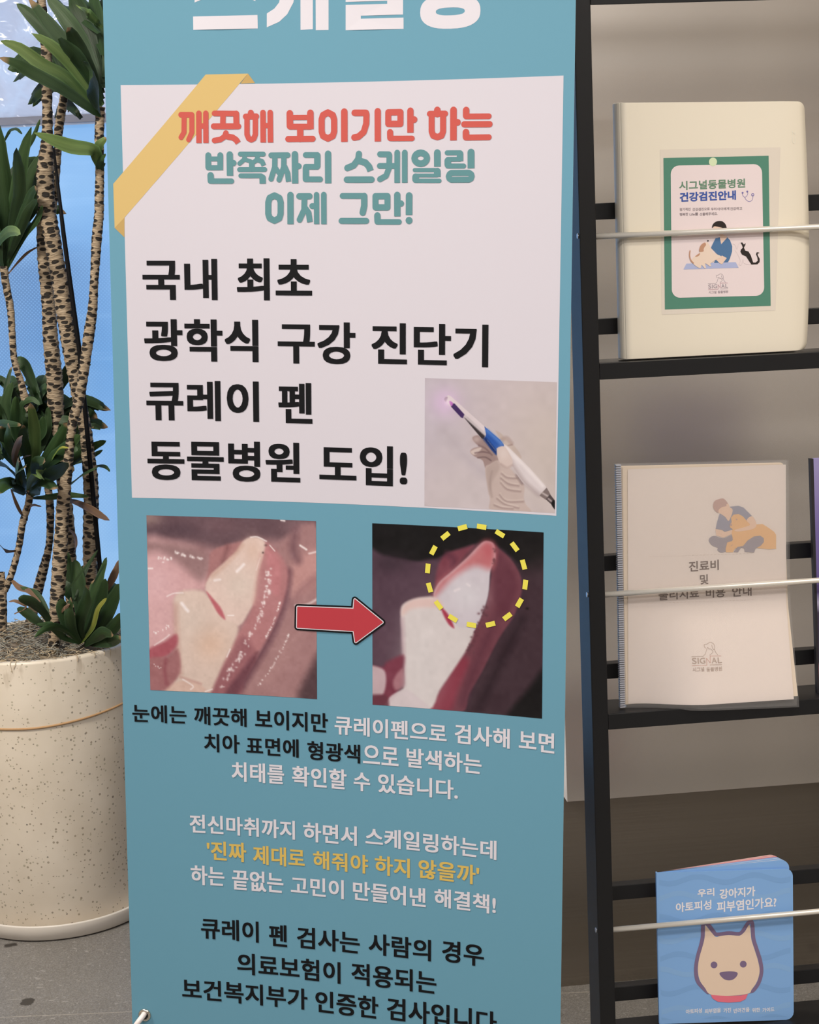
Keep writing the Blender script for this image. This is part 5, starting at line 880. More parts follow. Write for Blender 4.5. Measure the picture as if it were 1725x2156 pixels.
s1 = N(nt, 'ShaderNodeMixShader', ins={0: 0.12, 1: tr.outputs[0], 2: df.outputs[0]})
s2 = N(nt, 'ShaderNodeMixShader', ins={0: 0.04, 1: s1.outputs[0], 2: gl.outputs[0]})
nt.links.new(s2.outputs[0], out.inputs[0])

m_vinyl = bpy.data.materials.new('creased_clear_vinyl'); m_vinyl.use_nodes = True
nt = m_vinyl.node_tree; nt.nodes.clear()
out = N(nt, 'ShaderNodeOutputMaterial'); tc = N(nt, 'ShaderNodeTexCoord')
n1 = N(nt, 'ShaderNodeTexNoise', ins={'Vector': tc.outputs['Object'], 'Scale': 7.0, 'Detail': 3.0, 'Distortion': 1.5})
n2 = N(nt, 'ShaderNodeTexVoronoi', feature='DISTANCE_TO_EDGE', ins={'Vector': tc.outputs['Object'], 'Scale': 8.0})
cc = ramp(nt, n1.outputs['Fac'], [(0.32, (0.80, 0.66, 0.62)), (0.5, (0.80, 0.63, 0.58)), (0.68, (0.90, 0.74, 0.68))])
cc = mixrgb(nt, ramp(nt, n2.outputs['Distance'], [(0.0, (0.30, 0.30, 0.30)), (0.07, (0, 0, 0))]), cc, (1.0, 0.92, 0.85, 1))
bmp = N(nt, 'ShaderNodeBump', ins={'Height': n1.outputs['Fac'], 'Strength': 0.5, 'Distance': 0.03})
tr = N(nt, 'ShaderNodeBsdfTranslucent', ins={0: cc, 'Normal': bmp.outputs[0]})
df = N(nt, 'ShaderNodeBsdfDiffuse', ins={0: (0.6, 0.58, 0.6, 1), 'Normal': bmp.outputs[0]})
gl = N(nt, 'ShaderNodeBsdfGlossy', ins={0: (1, 1, 1, 1), 1: 0.12, 'Normal': bmp.outputs[0]})
s1 = N(nt, 'ShaderNodeMixShader', ins={0: 0.35, 1: tr.outputs[0], 2: df.outputs[0]})
s2 = N(nt, 'ShaderNodeMixShader', ins={0: 0.07, 1: s1.outputs[0], 2: gl.outputs[0]})
nt.links.new(s2.outputs[0], out.inputs[0])

m_frame = mat('window_metal', (0.03, 0.03, 0.032), 0.4, 0.6)
f = MB()
f.box(-3.1, 0.2, WY, WY + 0.008, FLOOR_Z + 0.08, FILM_TOP, m_film)
win = struct(f.build('window_1'))
win['label'] = 'frosted blue window film with a dot pattern behind the plant'
g = MB()
nx, nz = 60, 24
vs = []; rnd = random.Random(3)
for j in range(nz + 1):
    for i in range(nx + 1):
        x = -3.1 + 3.3 * i / nx; z = FILM_TOP - 0.005 + (CEIL_Z - FILM_TOP) * j / nz
        vs.append((x, WY - 0.012 + 0.010 * math.sin(9 * x + 3 * z) * math.sin(6 * z - 2 * x) + rnd.uniform(-.003, .003), z))
g.add(vs, [(j * (nx + 1) + i, j * (nx + 1) + i + 1, (j + 1) * (nx + 1) + i + 1, (j + 1) * (nx + 1) + i) for j in range(nz) for i in range(nx)], m_vinyl, True)
m_hem = mat('vinyl_hem', (0.46, 0.48, 0.58), 0.35, 0, 0.5, **{'Transmission Weight': 0.7})
g.box(-3.1, 0.2, WY - 0.016, WY - 0.006, FILM_TOP, FILM_TOP + 0.016, m_hem)
v = g.build('vinyl_sheet', win); v['label'] = 'creased clear vinyl sheet above the frosted film'
g = MB()
g.box(-3.1, 0.2, WY - 0.03, WY + 0.05, FLOOR_Z, FLOOR_Z + 0.08, m_frame)
for x in (-3.1, -1.6, 0.14):
    g.box(x, x + 0.05, WY - 0.025, WY + 0.05, FLOOR_Z, CEIL_Z, m_frame)
g.build('window_frame', win)
f = MB(); f.box(0.2, 3.1, WY, WY + 0.1, FLOOR_Z, CEIL_Z, m_wall); struct(f.build('wall_back'))

# clad partition behind the rack: glossy greige panel over a brushed metal base
m_panel = mat('glossy_panel', (0.46, 0.42, 0.385), 0.26, 0.74, 0.6)
nt = m_panel.node_tree; ns, lk, bs = nodes(m_panel)
tc = N(nt, 'ShaderNodeTexCoord')
n1 = N(nt, 'ShaderNodeTexNoise', ins={'Vector': N(nt, 'ShaderNodeMapping', ins={'Vector': tc.outputs['Object'], 'Scale': (1.0, 1.0, 0.35)}).outputs[0], 'Scale': 5.0, 'Detail': 1.0})
lk.new(ramp(nt, n1.outputs['Fac'], [(0.3, (0.66, 0.615, 0.575)), (0.7, (0.74, 0.69, 0.64))]), bs.inputs['Base Color'])
b2 = N(nt, 'ShaderNodeBump', ins={'Height': n1.outputs['Fac'], 'Strength': 0.06, 'Distance': 0.02})
lk.new(b2.outputs[0], bs.inputs['Normal'])
m_edge = mat('panel_edge', (0.78, 0.76, 0.78), 0.5)
m_steel = mat('brushed_steel', (0.32, 0.28, 0.235), 0.24, 0.9, 0.5)
nt = m_steel.node_tree; ns, lk, bs = nodes(m_steel)
tc = N(nt, 'ShaderNodeTexCoord')
n1 = N(nt, 'ShaderNodeTexNoise', ins={'Vector': N(nt, 'ShaderNodeMapping', ins={'Vector': tc.outputs['Object'], 'Scale': (3.0, 3.0, 260.0)}).outputs[0], 'Scale': 1.0, 'Detail': 2.0})
b2 = N(nt, 'ShaderNodeBump', ins={'Height': n1.outputs['Fac'], 'Strength': 0.012, 'Distance': 0.002})
lk.new(b2.outputs[0], bs.inputs['Normal'])
lk.new(ramp(nt, n1.outputs['Fac'], [(0.35, (0.285, 0.25, 0.21)), (0.65, (0.305, 0.27, 0.23))]), bs.inputs['Base Color'])
PO = (0.278, 2.73, 0.0); PYAW = 0.10
f = MB()
f.box(-0.034, 2.4, -0.022, 0.02, -0.9385, CEIL_Z, m_panel)
f.box(-0.0345, -0.034, -0.022, 0.02, -0.9385, CEIL_Z, m_edge)
f.box(-0.12, 2.4, 0.02, 0.12, -0.93, CEIL_Z, m_edge)
o = struct(f.build('wall_panel')); o.location = PO; o.rotation_euler = (0, 0, PYAW)
o.name = 'wall_partition'
f = MB()
f.box(-0.12, 2.4, 0.0, 0.12, FLOOR_Z, -0.9385, m_steel)
o = struct(f.build('baseboard_partition')); o.location = PO; o.rotation_euler = (0, 0, PYAW)

# ceiling light fittings around the lamps; the three small ones are made up
m_fit = mat('white_metal', (0.8, 0.8, 0.8), 0.4)
for (x, y, sx, sy, w, c), lb in zip(LAMPS, ('recessed warm white ceiling light in front of the rack', 'recessed white ceiling light in front of the banner',
                                             'recessed warm white ceiling light at the back right of the room', 'recessed white ceiling light at the back left of the room', 'small warm fill light added for the rack and panel', 'small warm fill light added for the pot, left of the banner', 'small warm fill light added between the plant and the partition')):
    t = thing('ceiling_light', lb, 'ceiling light', (x, y, CEIL_Z), 0, 'ceiling lights')
    f = MB(); hx, hy = sx / 2, sy / 2
    for q in ((-hx - .03, hx + .03, -hy - .03, -hy), (-hx - .03, hx + .03, hy, hy + .03), (-hx - .03, -hx, -hy, hy), (hx, hx + .03, -hy, hy)):
        f.box(q[0], q[1], q[2], q[3], -0.03, -0.0005, m_fit)
    f.build('frame', t)

# ------------------------------------------------------------------ x-banner
def S_bare(u, v, off):
    """banner sheet: u across, v down in mm; off towards the viewer in mm; gentle bow"""
    u = u / 1000.0; v = v / 1000.0 + SHEET['V0']
    cu = (u - SHEET['W'] / 2) / SHEET['W']; cv = (v - 0.6) / 0.6
    c = SHEET['c']
    d = c[0] * (cu * cu - 0.25) + c[1] * cu * cv + c[2] * cv * cv + c[3] * cu * cu * cv - off / 1000.0
    l = (u - SHEET['W'] / 2, d, -(v - 0.6))
    R = SHEET['R']; O = SHEET['O']
    return tuple(R[i][0] * l[0] + R[i][1] * l[1] + R[i][2] * l[2] + O[i] for i in range(3))
_base = S_bare(290, 1345, 0)
B_ORG = (_base[0], _base[1], FLOOR_Z)
def S(u, v, off):
    p = S_bare(u, v, off)
    return (p[0] - B_ORG[0], p[1] - B_ORG[1], p[2] - B_ORG[2])
def SL(u, v, layer):
    return S(u, v, 0.12 * layer)
def SLf(x, y, layer):       # y up, for lettering
    return SL(x, -y, layer)

def vinyl(name, rgb, rough=0.42):
    return mat(name, ink(rgb), rough + 0.1, 0, 0.2)
INK = {
    'teal': vinyl('teal_print', (108, 161, 184)), 'whitepanel': vinyl('white_print', (216, 211, 221)), 'white': vinyl('white_letter_print', (226, 222, 231)),
    'tape': vinyl('yellow_tape_print', (216, 186, 122)), 'tapefold': vinyl('yellow_fold_print', (196, 164, 104)), 'black': vinyl('black_print', (14, 15, 19)),
    'red': vinyl('red_letter_print', (204, 92, 84)), 'tealtext': vinyl('teal_letter_print', (98, 146, 152)), 'gold': vinyl('gold_letter_print', (222, 190, 102)),
    'arrowred': vinyl('arrow_red_print', (190, 64, 74)), 'dash': vinyl('yellow_dash_print', (236, 226, 92)),
}
m_photo = mat('photo_print', (0.5, 0.5, 0.5), 0.5, 0, 0.2)
at_ = N(m_photo.node_tree, 'ShaderNodeVertexColor', layer_name='print_colour')
m_photo.node_tree.links.new(at_.outputs[0], m_photo.node_tree.nodes['Principled BSDF'].inputs['Base Color'])

banner = thing('x_banner', 'tall teal advertising banner with a white text panel and two tooth photographs', 'banner', B_ORG)
sh = MB()
V_TOP, V_BOT = -400.0, 1345.0
nu, nv = 24, 60
vs = [S(580.0 * i / nu, V_TOP + (V_BOT - V_TOP) * j / nv, 0) for j in range(nv + 1) for i in range(nu + 1)]
sh.add(vs, [(j * (nu + 1) + i, (j + 1) * (nu + 1) + i, (j + 1) * (nu + 1) + i + 1, j * (nu + 1) + i + 1) for j in range(nv) for i in range(nu)], INK['teal'], True)
m_back = mat('banner_back', (0.75, 0.75, 0.75), 0.6)
vs = [S(580.0 * i / nu, V_TOP + (V_BOT - V_TOP) * j / nv, -0.5) for j in range(nv + 1) for i in range(nu + 1)]
sh.add(vs, [(j * (nu + 1) + i, j * (nu + 1) + i + 1, (j + 1) * (nu + 1) + i + 1, (j + 1) * (nu + 1) + i) for j in range(nv) for i in range(nu)], m_back, True)
def gridquad(mb, q, layer, m, nx, ny):
    vs = []
    for j in range(ny + 1):
        for i in range(nx + 1):
            s, t = i / nx, j / ny
            u = (q[0][0] * (1 - s) + q[1][0] * s) * (1 - t) + (q[3][0] * (1 - s) + q[2][0] * s) * t
            v = (q[0][1] * (1 - s) + q[1][1] * s) * (1 - t) + (q[3][1] * (1 - s) + q[2][1] * s) * t
            vs.append(SL(u, v, layer))
    mb.add(vs, [(j * (nx + 1) + i, (j + 1) * (nx + 1) + i, (j + 1) * (nx + 1) + i + 1, j * (nx + 1) + i + 1) for j in range(ny) for i in range(nx)], m, True)
for layer, col, dil, pts in BANNER_SHAPES:
    if col == 'whitepanel':
        gridquad(sh, pts, layer, INK[col], 24, 24)
    elif col == 'tape':
        gridquad(sh, [pts[0], pts[1], pts[2], pts[3]][:2] + [pts[2], pts[4]], layer, INK[col], 14, 14)
        gridquad(sh, [pts[4], pts[2], pts[3], pts[3]], layer, INK[col], 6, 6)
    else:
        lay_ = 6 if (col == 'dash' or layer >= 3) else layer
        shape(sh, SLf, lay_ + (layer - 3) * 0.8 if layer >= 3 and col != 'dash' else lay_, INK[col], [(p[0], -p[1]) for p in pts], dil)
for layer, col, po, pi in BANNER_RINGS:
    n = len(po)
    sh.add([SL(p[0], p[1], layer) for p in po] + [SL(p[0], p[1], layer) for p in pi], [(i, i + n, (i + 1) % n + n, (i + 1) % n) for i in range(n)], INK[col])
for t, col, u0, u1, v0, v1 in BANNER_TEXT:
    if col in ('red', 'tealtext'): continue
    h = v1 - v0
    wx, wy = (0.031, 0.021) if h > 40 else (0.026, 0.018)
    lettering(sh, SLf, 4, INK[col], t, u0, u1, -v1, -v0, wx * h, 0.98, wy * h)
for col, strokes in BANNER_STROKES:      # the rounded headline
    ov, of = union(round_strokes([(w, fl_, [(p[0], -p[1]) for p in pts]) for w, fl_, pts in strokes]))
    sh.add([SLf(x, y, 4) for x, y in ov], of, INK[col])

# photograph of a hand with a dental pen
cv = Canvas([(178, 82), (1588, 125), (172, 1448), (1565, 1525)], 220, 210, (196, 184, 190))
cv.blob(200, 400, 500, 700, (190, 182, 196), .7); cv.blob(1500, 900, 500, 800, (198, 186, 180), .8); cv.blob(600, 1300, 500, 400, (202, 192, 196), .7)
cv.line([(380, 640), (650, 950), (820, 1100)], 60, (186, 176, 184), 60, .8)
cv.blob(400, 340, 150, 150, (214, 184, 222), .75)
cv.poly([(940, 640), (1010, 680), (1040, 720), (1110, 770), (1190, 870), (1215, 940), (1150, 930), (1060, 840), (1000, 760)], (190, 174, 168), 10)
cv.line([(1010, 735), (1060, 720), (1110, 775)], 22, (172, 152, 148), 12, .7); cv.line([(1075, 800), (1115, 790)], 6, (140, 118, 116), 8, .7)
cv.poly([(690, 720), (745, 690), (800, 720), (870, 800), (950, 900), (960, 960), (900, 960), (820, 830), (740, 790)], (150, 128, 128), 9)
cv.blob(735, 735, 45, 35, (184, 164, 162), .9)
cv.poly([(668, 870), (700, 830), (790, 812), (880, 830), (960, 920), (960, 1000), (880, 1060), (830, 1040), (800, 960), (720, 920)], (158, 136, 134), 9)
cv.poly([(670, 868), (720, 835), (790, 820), (760, 870), (710, 900)], (206, 190, 186), 10, .9)
cv.line([(720, 880), (800, 868), (870, 880)], 7, (110, 88, 92), 7, .8); cv.line([(750, 930), (830, 925), (890, 960)], 7, (112, 92, 94), 7, .8)
cv.line([(760, 800), (830, 830), (900, 900)], 9, (120, 98, 100), 8, .8)
cv.poly([(830, 1040), (880, 1000), (950, 960), (1000, 980), (1100, 1050), (1180, 1150), (1245, 1230), (1240, 1350), (1260, 1430), (1300, 1520), (900, 1500), (880, 1380), (850, 1220)], (192, 174, 170), 9)
cv.poly([(840, 1050), (900, 990), (960, 970), (980, 1050), (900, 1200), (880, 1330), (855, 1230)], (176, 158, 154), 20, .8)
for q in (((1010, 1100), (1060, 1140), (1140, 1150), (1190, 1140)), ((1000, 1150), (1080, 1210), (1180, 1230)), ((1000, 1200), (1070, 1270), (1200, 1290)), ((990, 1330), (1060, 1400), (1230, 1400)), ((960, 1370), (1040, 1430), (1180, 1470)), ((930, 1440), (1010, 1470), (1120, 1480))):
    cv.line(q, 9, (146, 126, 124), 14, .8); cv.line([(a, b - 16) for a, b in q], 5, (214, 198, 192), 10, .8)
cv.line([(1170, 1120), (1225, 1200)], 16, (120, 100, 100), 16, .9); cv.line([(900, 1080), (880, 1200), (900, 1350)], 8, (150, 132, 130), 14, .5)
cv.poly([(395, 290), (430, 262), (460, 275), (820, 595), (830, 700), (810, 735), (780, 720), (610, 500), (580, 510), (440, 375)], (216, 204, 210), 4, 1, False)
cv.poly([(600, 500), (640, 500), (830, 690), (812, 732), (790, 725)], (56, 48, 52), 6, 1, False); cv.line([(612, 488), (836, 688)], 14, (196, 186, 192), 9)
cv.poly([(480, 350), (500, 352), (606, 468), (590, 508), (570, 502), (460, 385)], (66, 44, 96), 6, 1, False)
cv.poly([(388, 310), (400, 285), (425, 285), (408, 335)], (172, 150, 172), 6); cv.poly([(440, 335), (455, 325), (482, 350), (462, 380)], (184, 110, 190), 6); cv.blob(420, 340, 30, 34, (236, 214, 236), .7)
cv.poly([(820, 595), (985, 735), (1035, 800), (1030, 815), (950, 830), (950, 905), (890, 840), (820, 735), (838, 680), (832, 640)], (44, 88, 170), 4, 1, False)
cv.line([(850, 640), (1000, 775)], 16, (90, 134, 208), 18, .8); cv.line([(826, 728), (950, 880)], 18, (22, 44, 100), 14, .9)
for k in range(6):
    cv.line([(856 + k * 15, 742 + k * 19), (862 + k * 15, 758 + k * 19)], 4, (86, 108, 158), 3, .8)
cv.poly([(1030, 780), (1110, 850), (1300, 1040), (1480, 1248), (1400, 1335), (1230, 1200), (1100, 1020), (1020, 900)], (212, 202, 206), 4, 1, False)
cv.line([(1100, 970), (1230, 1170), (1400, 1330)], 22, (176, 162, 164), 22, .8); cv.line([(1060, 830), (1300, 1075), (1440, 1230)], 16, (232, 224, 226), 18, .8)
cv.poly([(955, 840), (985, 812), (1040, 815), (1090, 890), (1120, 960), (1110, 1020), (1060, 1040), (1000, 1000), (960, 920)], (206, 188, 184), 5); cv.blob(1020, 880, 55, 70, (220, 206, 204), .7); cv.line([(1000, 1000), (1060, 1035), (1115, 1010)], 10, (176, 156, 152), 12, .7)
cv.poly([(1480, 1248), (1520, 1320), (1470, 1380), (1405, 1335)], (124, 110, 110), 4, 1, False); cv.line([(1440, 1310), (1490, 1340)], 9, (188, 176, 176), 8)
cv.poly([(1515, 1320), (1565, 1385), (1568, 1480), (1540, 1440), (1470, 1375)], (78, 68, 70), 4, 1, False); cv.line([(1500, 1370), (1530, 1395)], 8, (176, 162, 164), 8); cv.poly([(1545, 1385), (1570, 1400), (1570, 1485), (1530, 1430)], (24, 20, 22), 6)
cv.grain(1.6, (6, 20))
cv.place(sh, SL, 2, m_photo, PHOTO_RECT['pen'])

# daylight photograph of two teeth
cv = Canvas([(78, 105), (1580, 157), (113, 1653), (1590, 1733)], 270, 270, (164, 126, 130))
cv.poly([(40, 60), (1640, 90), (1640, 300), (1300, 320), (1000, 320), (780, 390), (600, 370), (430, 330), (250, 320), (40, 340)], (104, 80, 88), 60)
cv.blob(380, 230, 260, 70, (88, 68, 78), .8); cv.blob(720, 200, 200, 80, (122, 94, 102), .7); cv.blob(100, 130, 110, 60, (150, 126, 124), .9); cv.blob(1450, 220, 160, 90, (136, 104, 110), .8)
cv.poly([(40, 360), (300, 340), (520, 430), (640, 560), (620, 760), (420, 800), (320, 900), (345, 1150), (200, 1260), (40, 1280)], (214, 170, 174), 60)
cv.poly([(60, 330), (300, 350), (560, 420), (640, 560), (560, 680), (400, 560), (200, 430), (60, 430)], (140, 110, 112), 60, .8)
cv.blob(160, 700, 160, 200, (226, 186, 192), .8); cv.blob(200, 980, 160, 160, (220, 178, 182), .8)
cv.poly([(600, 740), (630, 560), (650, 430), (780, 370), (1000, 330), (900, 440), (760, 560), (660, 650)], (172, 122, 124), 18); cv.line([(800, 380), (770, 470), (740, 560)], 18, (132, 88, 92), 24, .7)
cv.poly([(1250, 360), (1640, 260), (1640, 1800), (850, 1720), (1180, 1250), (1330, 900), (1345, 640)], (166, 126, 128), 40)
cv.poly([(1380, 520), (1640, 400), (1640, 640), (1440, 800), (1360, 800)], (196, 148, 146), 60, .9); cv.line([(1400, 230), (1380, 400), (1420, 500)], 30, (112, 80, 90), 40, .7)
cv.line([(1335, 600), (1300, 850), (1200, 1130), (1010, 1480), (860, 1720)], 26, (104, 66, 78), 36, .9)
cv.poly([(1640, 1300), (1640, 1800), (1430, 1740), (1480, 1560)], (78, 58, 64), 60, .9); cv.line([(1590, 640), (1450, 760), (1350, 900)], 20, (140, 100, 106), 40, .6)
cv.line([(1560, 950), (1380, 1200), (1150, 1550)], 60, (180, 140, 140), 60, .5)
cv.poly([(1110, 350), (1190, 380), (1290, 490), (1335, 640), (1290, 870), (1180, 1130), (1070, 1330), (940, 1560), (880, 1710), (590, 1690), (700, 1500), (860, 1200), (1000, 950), (1060, 650)], (182, 126, 130), 24)
cv.poly([(860, 1240), (960, 1180), (1040, 1360), (930, 1560), (880, 1720), (590, 1700), (720, 1480)], (150, 96, 104), 40, .8); cv.poly([(1000, 1380), (1060, 1340), (880, 1720), (760, 1710)], (104, 62, 74), 30, .8)
cv.poly([(1130, 400), (1200, 430), (1270, 560), (1250, 800), (1180, 760), (1150, 560)], (196, 130, 136), 30, .8)
cv.poly([(1000, 300), (1090, 310), (1130, 360), (1105, 480), (1060, 650), (1035, 850), (985, 960), (900, 1080), (770, 1040), (700, 900), (600, 760), (640, 640), (760, 530), (880, 420), (930, 340)], (226, 202, 194), 16)
cv.blob(900, 720, 150, 150, (220, 206, 196), .6); cv.blob(1020, 420, 80, 110, (222, 192, 178), .7); cv.line([(660, 640), (800, 520), (930, 370)], 14, (206, 170, 156), 20, .7)
cv.line([(1090, 450), (1060, 660), (1030, 880)], 14, (206, 162, 156), 20, .6)
cv.poly([(320, 850), (360, 785), (450, 765), (560, 770), (640, 830), (760, 1010), (890, 1080), (850, 1240), (760, 1420), (690, 1580), (600, 1700), (220, 1690), (370, 1500), (345, 1250), (325, 950)], (220, 198, 188), 24)
cv.blob(480, 1050, 130, 180, (222, 206, 197), .6); cv.blob(650, 1250, 140, 140, (220, 186, 166), .7); cv.line([(335, 900), (350, 1250), (375, 1500)], 22, (200, 158, 150), 24, .6)
cv.poly([(200, 1720), (270, 1620), (420, 1570), (560, 1610), (620, 1720)], (216, 184, 172), 16, .9); cv.line([(380, 1540), (560, 1600)], 8, (192, 148, 142), 14, .7)
cv.poly([(610, 780), (680, 855), (740, 930), (775, 1025), (715, 975), (665, 890)], (190, 104, 114), 14)
cv.poly([(90, 1290), (240, 1220), (340, 1155), (348, 1250), (250, 1350), (90, 1375)], (172, 92, 104), 22); cv.poly([(100, 1380), (260, 1360), (355, 1290), (372, 1500), (240, 1660), (100, 1670)], (164, 110, 114), 22, .9); cv.line([(250, 1380), (240, 1500), (260, 1600)], 10, (140, 72, 84), 20, .7)
W_ = (250, 240, 242)
cv.sparkle([(1140, 590), (1165, 700), (1110, 900), (1060, 1060), (950, 1240)], 70, 15, W_, (6, 14), .6); cv.sparkle([(930, 1320), (850, 1450), (740, 1620)], 36, 14, W_, (6, 14), .55)
cv.line([(1000, 302), (1060, 298), (1140, 335)], 5, W_, 6, .9); cv.line([(1170, 370), (1215, 420)], 4, W_, 5, .9); cv.sparkle([(1262, 870), (1215, 1020), (1140, 1180)], 40, 3, W_, (4, 9), .6)
cv.line([(880, 600), (910, 570), (940, 540)], 12, W_, 10, .9); cv.line([(680, 680), (730, 672)], 9, W_, 9, .8); cv.line([(390, 880), (420, 920), (445, 950)], 13, W_, 10, .9); cv.line([(260, 818), (320, 792), (400, 788)], 5, W_, 6, .8)
cv.sparkle([(340, 435), (430, 460), (560, 485)], 26, 6, W_, (6, 12), .6); cv.sparkle([(200, 500), (300, 490)], 10, 18, W_, (6, 10)); cv.line([(95, 570), (130, 570)], 7, W_, 6, .8); cv.line([(150, 1250), (230, 1200), (280, 1160)], 5, W_, 6, .7); cv.sparkle([(130, 1140), (230, 1110), (270, 1080)], 12, 8, W_, (4, 9))
cv.sparkle([(1335, 1160), (1280, 1290), (1190, 1450), (1070, 1620)], 40, 5, W_, (4, 10), .5); cv.line([(1440, 370), (1495, 405)], 8, W_, 7, .9); cv.line([(1270, 150), (1300, 155)], 8, W_, 6, .9); cv.line([(1590, 840), (1500, 890), (1400, 900)], 8, W_, 12, .7); cv.line([(1520, 440), (1580, 425)], 7, W_, 7, .7); cv.line([(400, 1560), (490, 1620), (470, 1650)], 6, W_, 6, .7); cv.line([(820, 1290), (790, 1360)], 5, W_, 5, .8); cv.line([(660, 1650), (600, 1670)], 5, W_, 5, .8); cv.line([(1085, 480), (1050, 590)], 3, W_, 5, .5); cv.line([(800, 990), (850, 990)], 5, W_, 5, .8); cv.sparkle([(130, 1420), (200, 1460)], 5, 6, W_, (4, 8))
cv.blob(1110, 435, 9, 9, (70, 50, 50), .8); cv.blob(1135, 370, 14, 10, (96, 70, 70), .7)
cv.grain(2.0, (9, 30, 70))
cv.place(sh, SL, 2, m_photo, PHOTO_RECT['tooth'])

# fluorescence photograph of the same teeth
cv = Canvas([(529, 62), (1567, 118), (531, 1160), (1557, 1245)], 270, 280, (62, 44, 56))
cv.poly([(480, 20), (1620, 60), (1620, 330), (1440, 330), (1420, 300), (1250, 180), (1060, 220), (950, 260), (860, 300), (680, 270), (480, 260)], (20, 18, 20), 14)
cv.grain(2.0, (20,))
cv.poly([(480, 260), (600, 255), (760, 300), (900, 280), (980, 330), (960, 420), (900, 510), (760, 520), (720, 600), (710, 900), (480, 960)], (84, 62, 76), 20)
cv.blob(640, 300, 120, 60, (58, 44, 54), .7); cv.blob(600, 760, 120, 160, (96, 72, 86), .8)
cv.poly([(920, 440), (930, 330), (980, 250), (1100, 210), (1150, 200), (1080, 280), (980, 390)], (128, 66, 80), 16, .9); cv.line([(990, 250), (1030, 280), (1030, 330)], 16, (90, 46, 62), 20, .8)
cv.poly([(1440, 320), (1620, 300), (1620, 900), (1350, 1250), (1100, 1240), (1270, 800), (1420, 600), (1460, 430)], (66, 48, 56), 30, .9)
cv.blob(1500, 260, 140, 90, (30, 26, 28), .8); cv.poly([(1620, 900), (1620, 1300), (1350, 1260), (1480, 1060)], (22, 20, 22), 30); cv.line([(1440, 640), (1330, 860), (1180, 1180)], 24, (44, 30, 38), 30, .8)
cv.poly([(1250, 190), (1300, 215), (1390, 300), (1440, 430), (1400, 600), (1300, 760), (1200, 960), (1120, 1100), (1080, 1210), (870, 1195), (980, 1010), (1090, 820), (1150, 690), (1220, 560), (1260, 330)], (112, 64, 76), 10)
cv.poly([(1060, 880), (1120, 900), (1060, 1060), (1000, 1210), (870, 1200), (970, 1030)], (142, 58, 76), 30, .85); cv.poly([(1290, 240), (1370, 320), (1410, 450), (1340, 640), (1280, 560), (1270, 360)], (96, 50, 64), 24, .8); cv.line([(1290, 620), (1180, 880), (1080, 1150)], 22, (92, 50, 64), 24, .7)
cv.poly([(1195, 185), (1235, 172), (1272, 195), (1280, 280), (1250, 350), (1235, 500), (1180, 660), (1120, 740), (1020, 700), (960, 600), (905, 510), (935, 425), (1020, 350), (1110, 270)], (204, 196, 206), 7)
cv.poly([(1195, 185), (1235, 172), (1272, 195), (1278, 280), (1250, 340), (1150, 320), (1030, 390), (950, 470), (905, 510), (935, 425), (1020, 350), (1110, 270)], (190, 108, 114), 34, .9)
cv.blob(1110, 500, 100, 90, (212, 208, 216), .8); cv.blob(1240, 230, 40, 60, (186, 92, 102), .6)
cv.poly([(705, 600), (720, 550), (780, 520), (850, 508), (920, 515), (1000, 610), (1060, 690), (1150, 700), (1110, 820), (1000, 990), (940, 1080), (870, 1200), (620, 1180), (640, 1110), (720, 1060), (720, 900), (712, 740)], (214, 206, 208), 12)
cv.poly([(715, 570), (780, 522), (920, 515), (960, 570), (860, 570), (770, 580), (715, 620)], (222, 188, 184), 20, .8); cv.blob(830, 900, 120, 240, (218, 212, 214), .7); cv.line([(715, 640), (722, 860), (724, 1040)], 10, (188, 160, 170), 14, .7)
cv.poly([(950, 570), (985, 600), (1015, 650), (1030, 695), (1000, 675), (970, 625)], (166, 60, 82), 10)
cv.poly([(480, 940), (590, 930), (620, 900), (720, 860), (716, 960), (690, 1080), (640, 1140), (600, 1160), (480, 1160)], (124, 60, 78), 18); cv.poly([(480, 930), (590, 940), (615, 1000), (600, 1090), (560, 1110), (480, 1110)], (196, 172, 180), 12); cv.poly([(660, 1010), (716, 940), (722, 1050), (670, 1070)], (178, 130, 140), 14, .8)
cv.poly([(615, 1200), (625, 1130), (680, 1085), (740, 1070), (800, 1110), (880, 1200)], (212, 200, 206), 10, .9); cv.poly([(480, 1110), (600, 1100), (630, 1140), (615, 1200), (480, 1190)], (104, 54, 68), 14, .9)
cv.sparkle([(1275, 230), (1270, 300)], 14, 5, (120, 70, 78), (5, 9), .7); cv.sparkle([(1220, 570), (1190, 660), (1150, 760), (1120, 830)], 36, 12, (96, 60, 70), (5, 11), .6); cv.line([(1035, 470), (1060, 460)], 6, (236, 226, 232), 8, .7); cv.line([(1110, 430), (1125, 440)], 5, (232, 224, 230), 7, .7); cv.blob(1470, 575, 10, 8, (20, 16, 18), .8)
cv.grain(1.6, (12, 40))
cv.place(sh, SL, 2, m_photo, PHOTO_RECT['glow'])
sheet = sh.build('banner_sheet', banner)

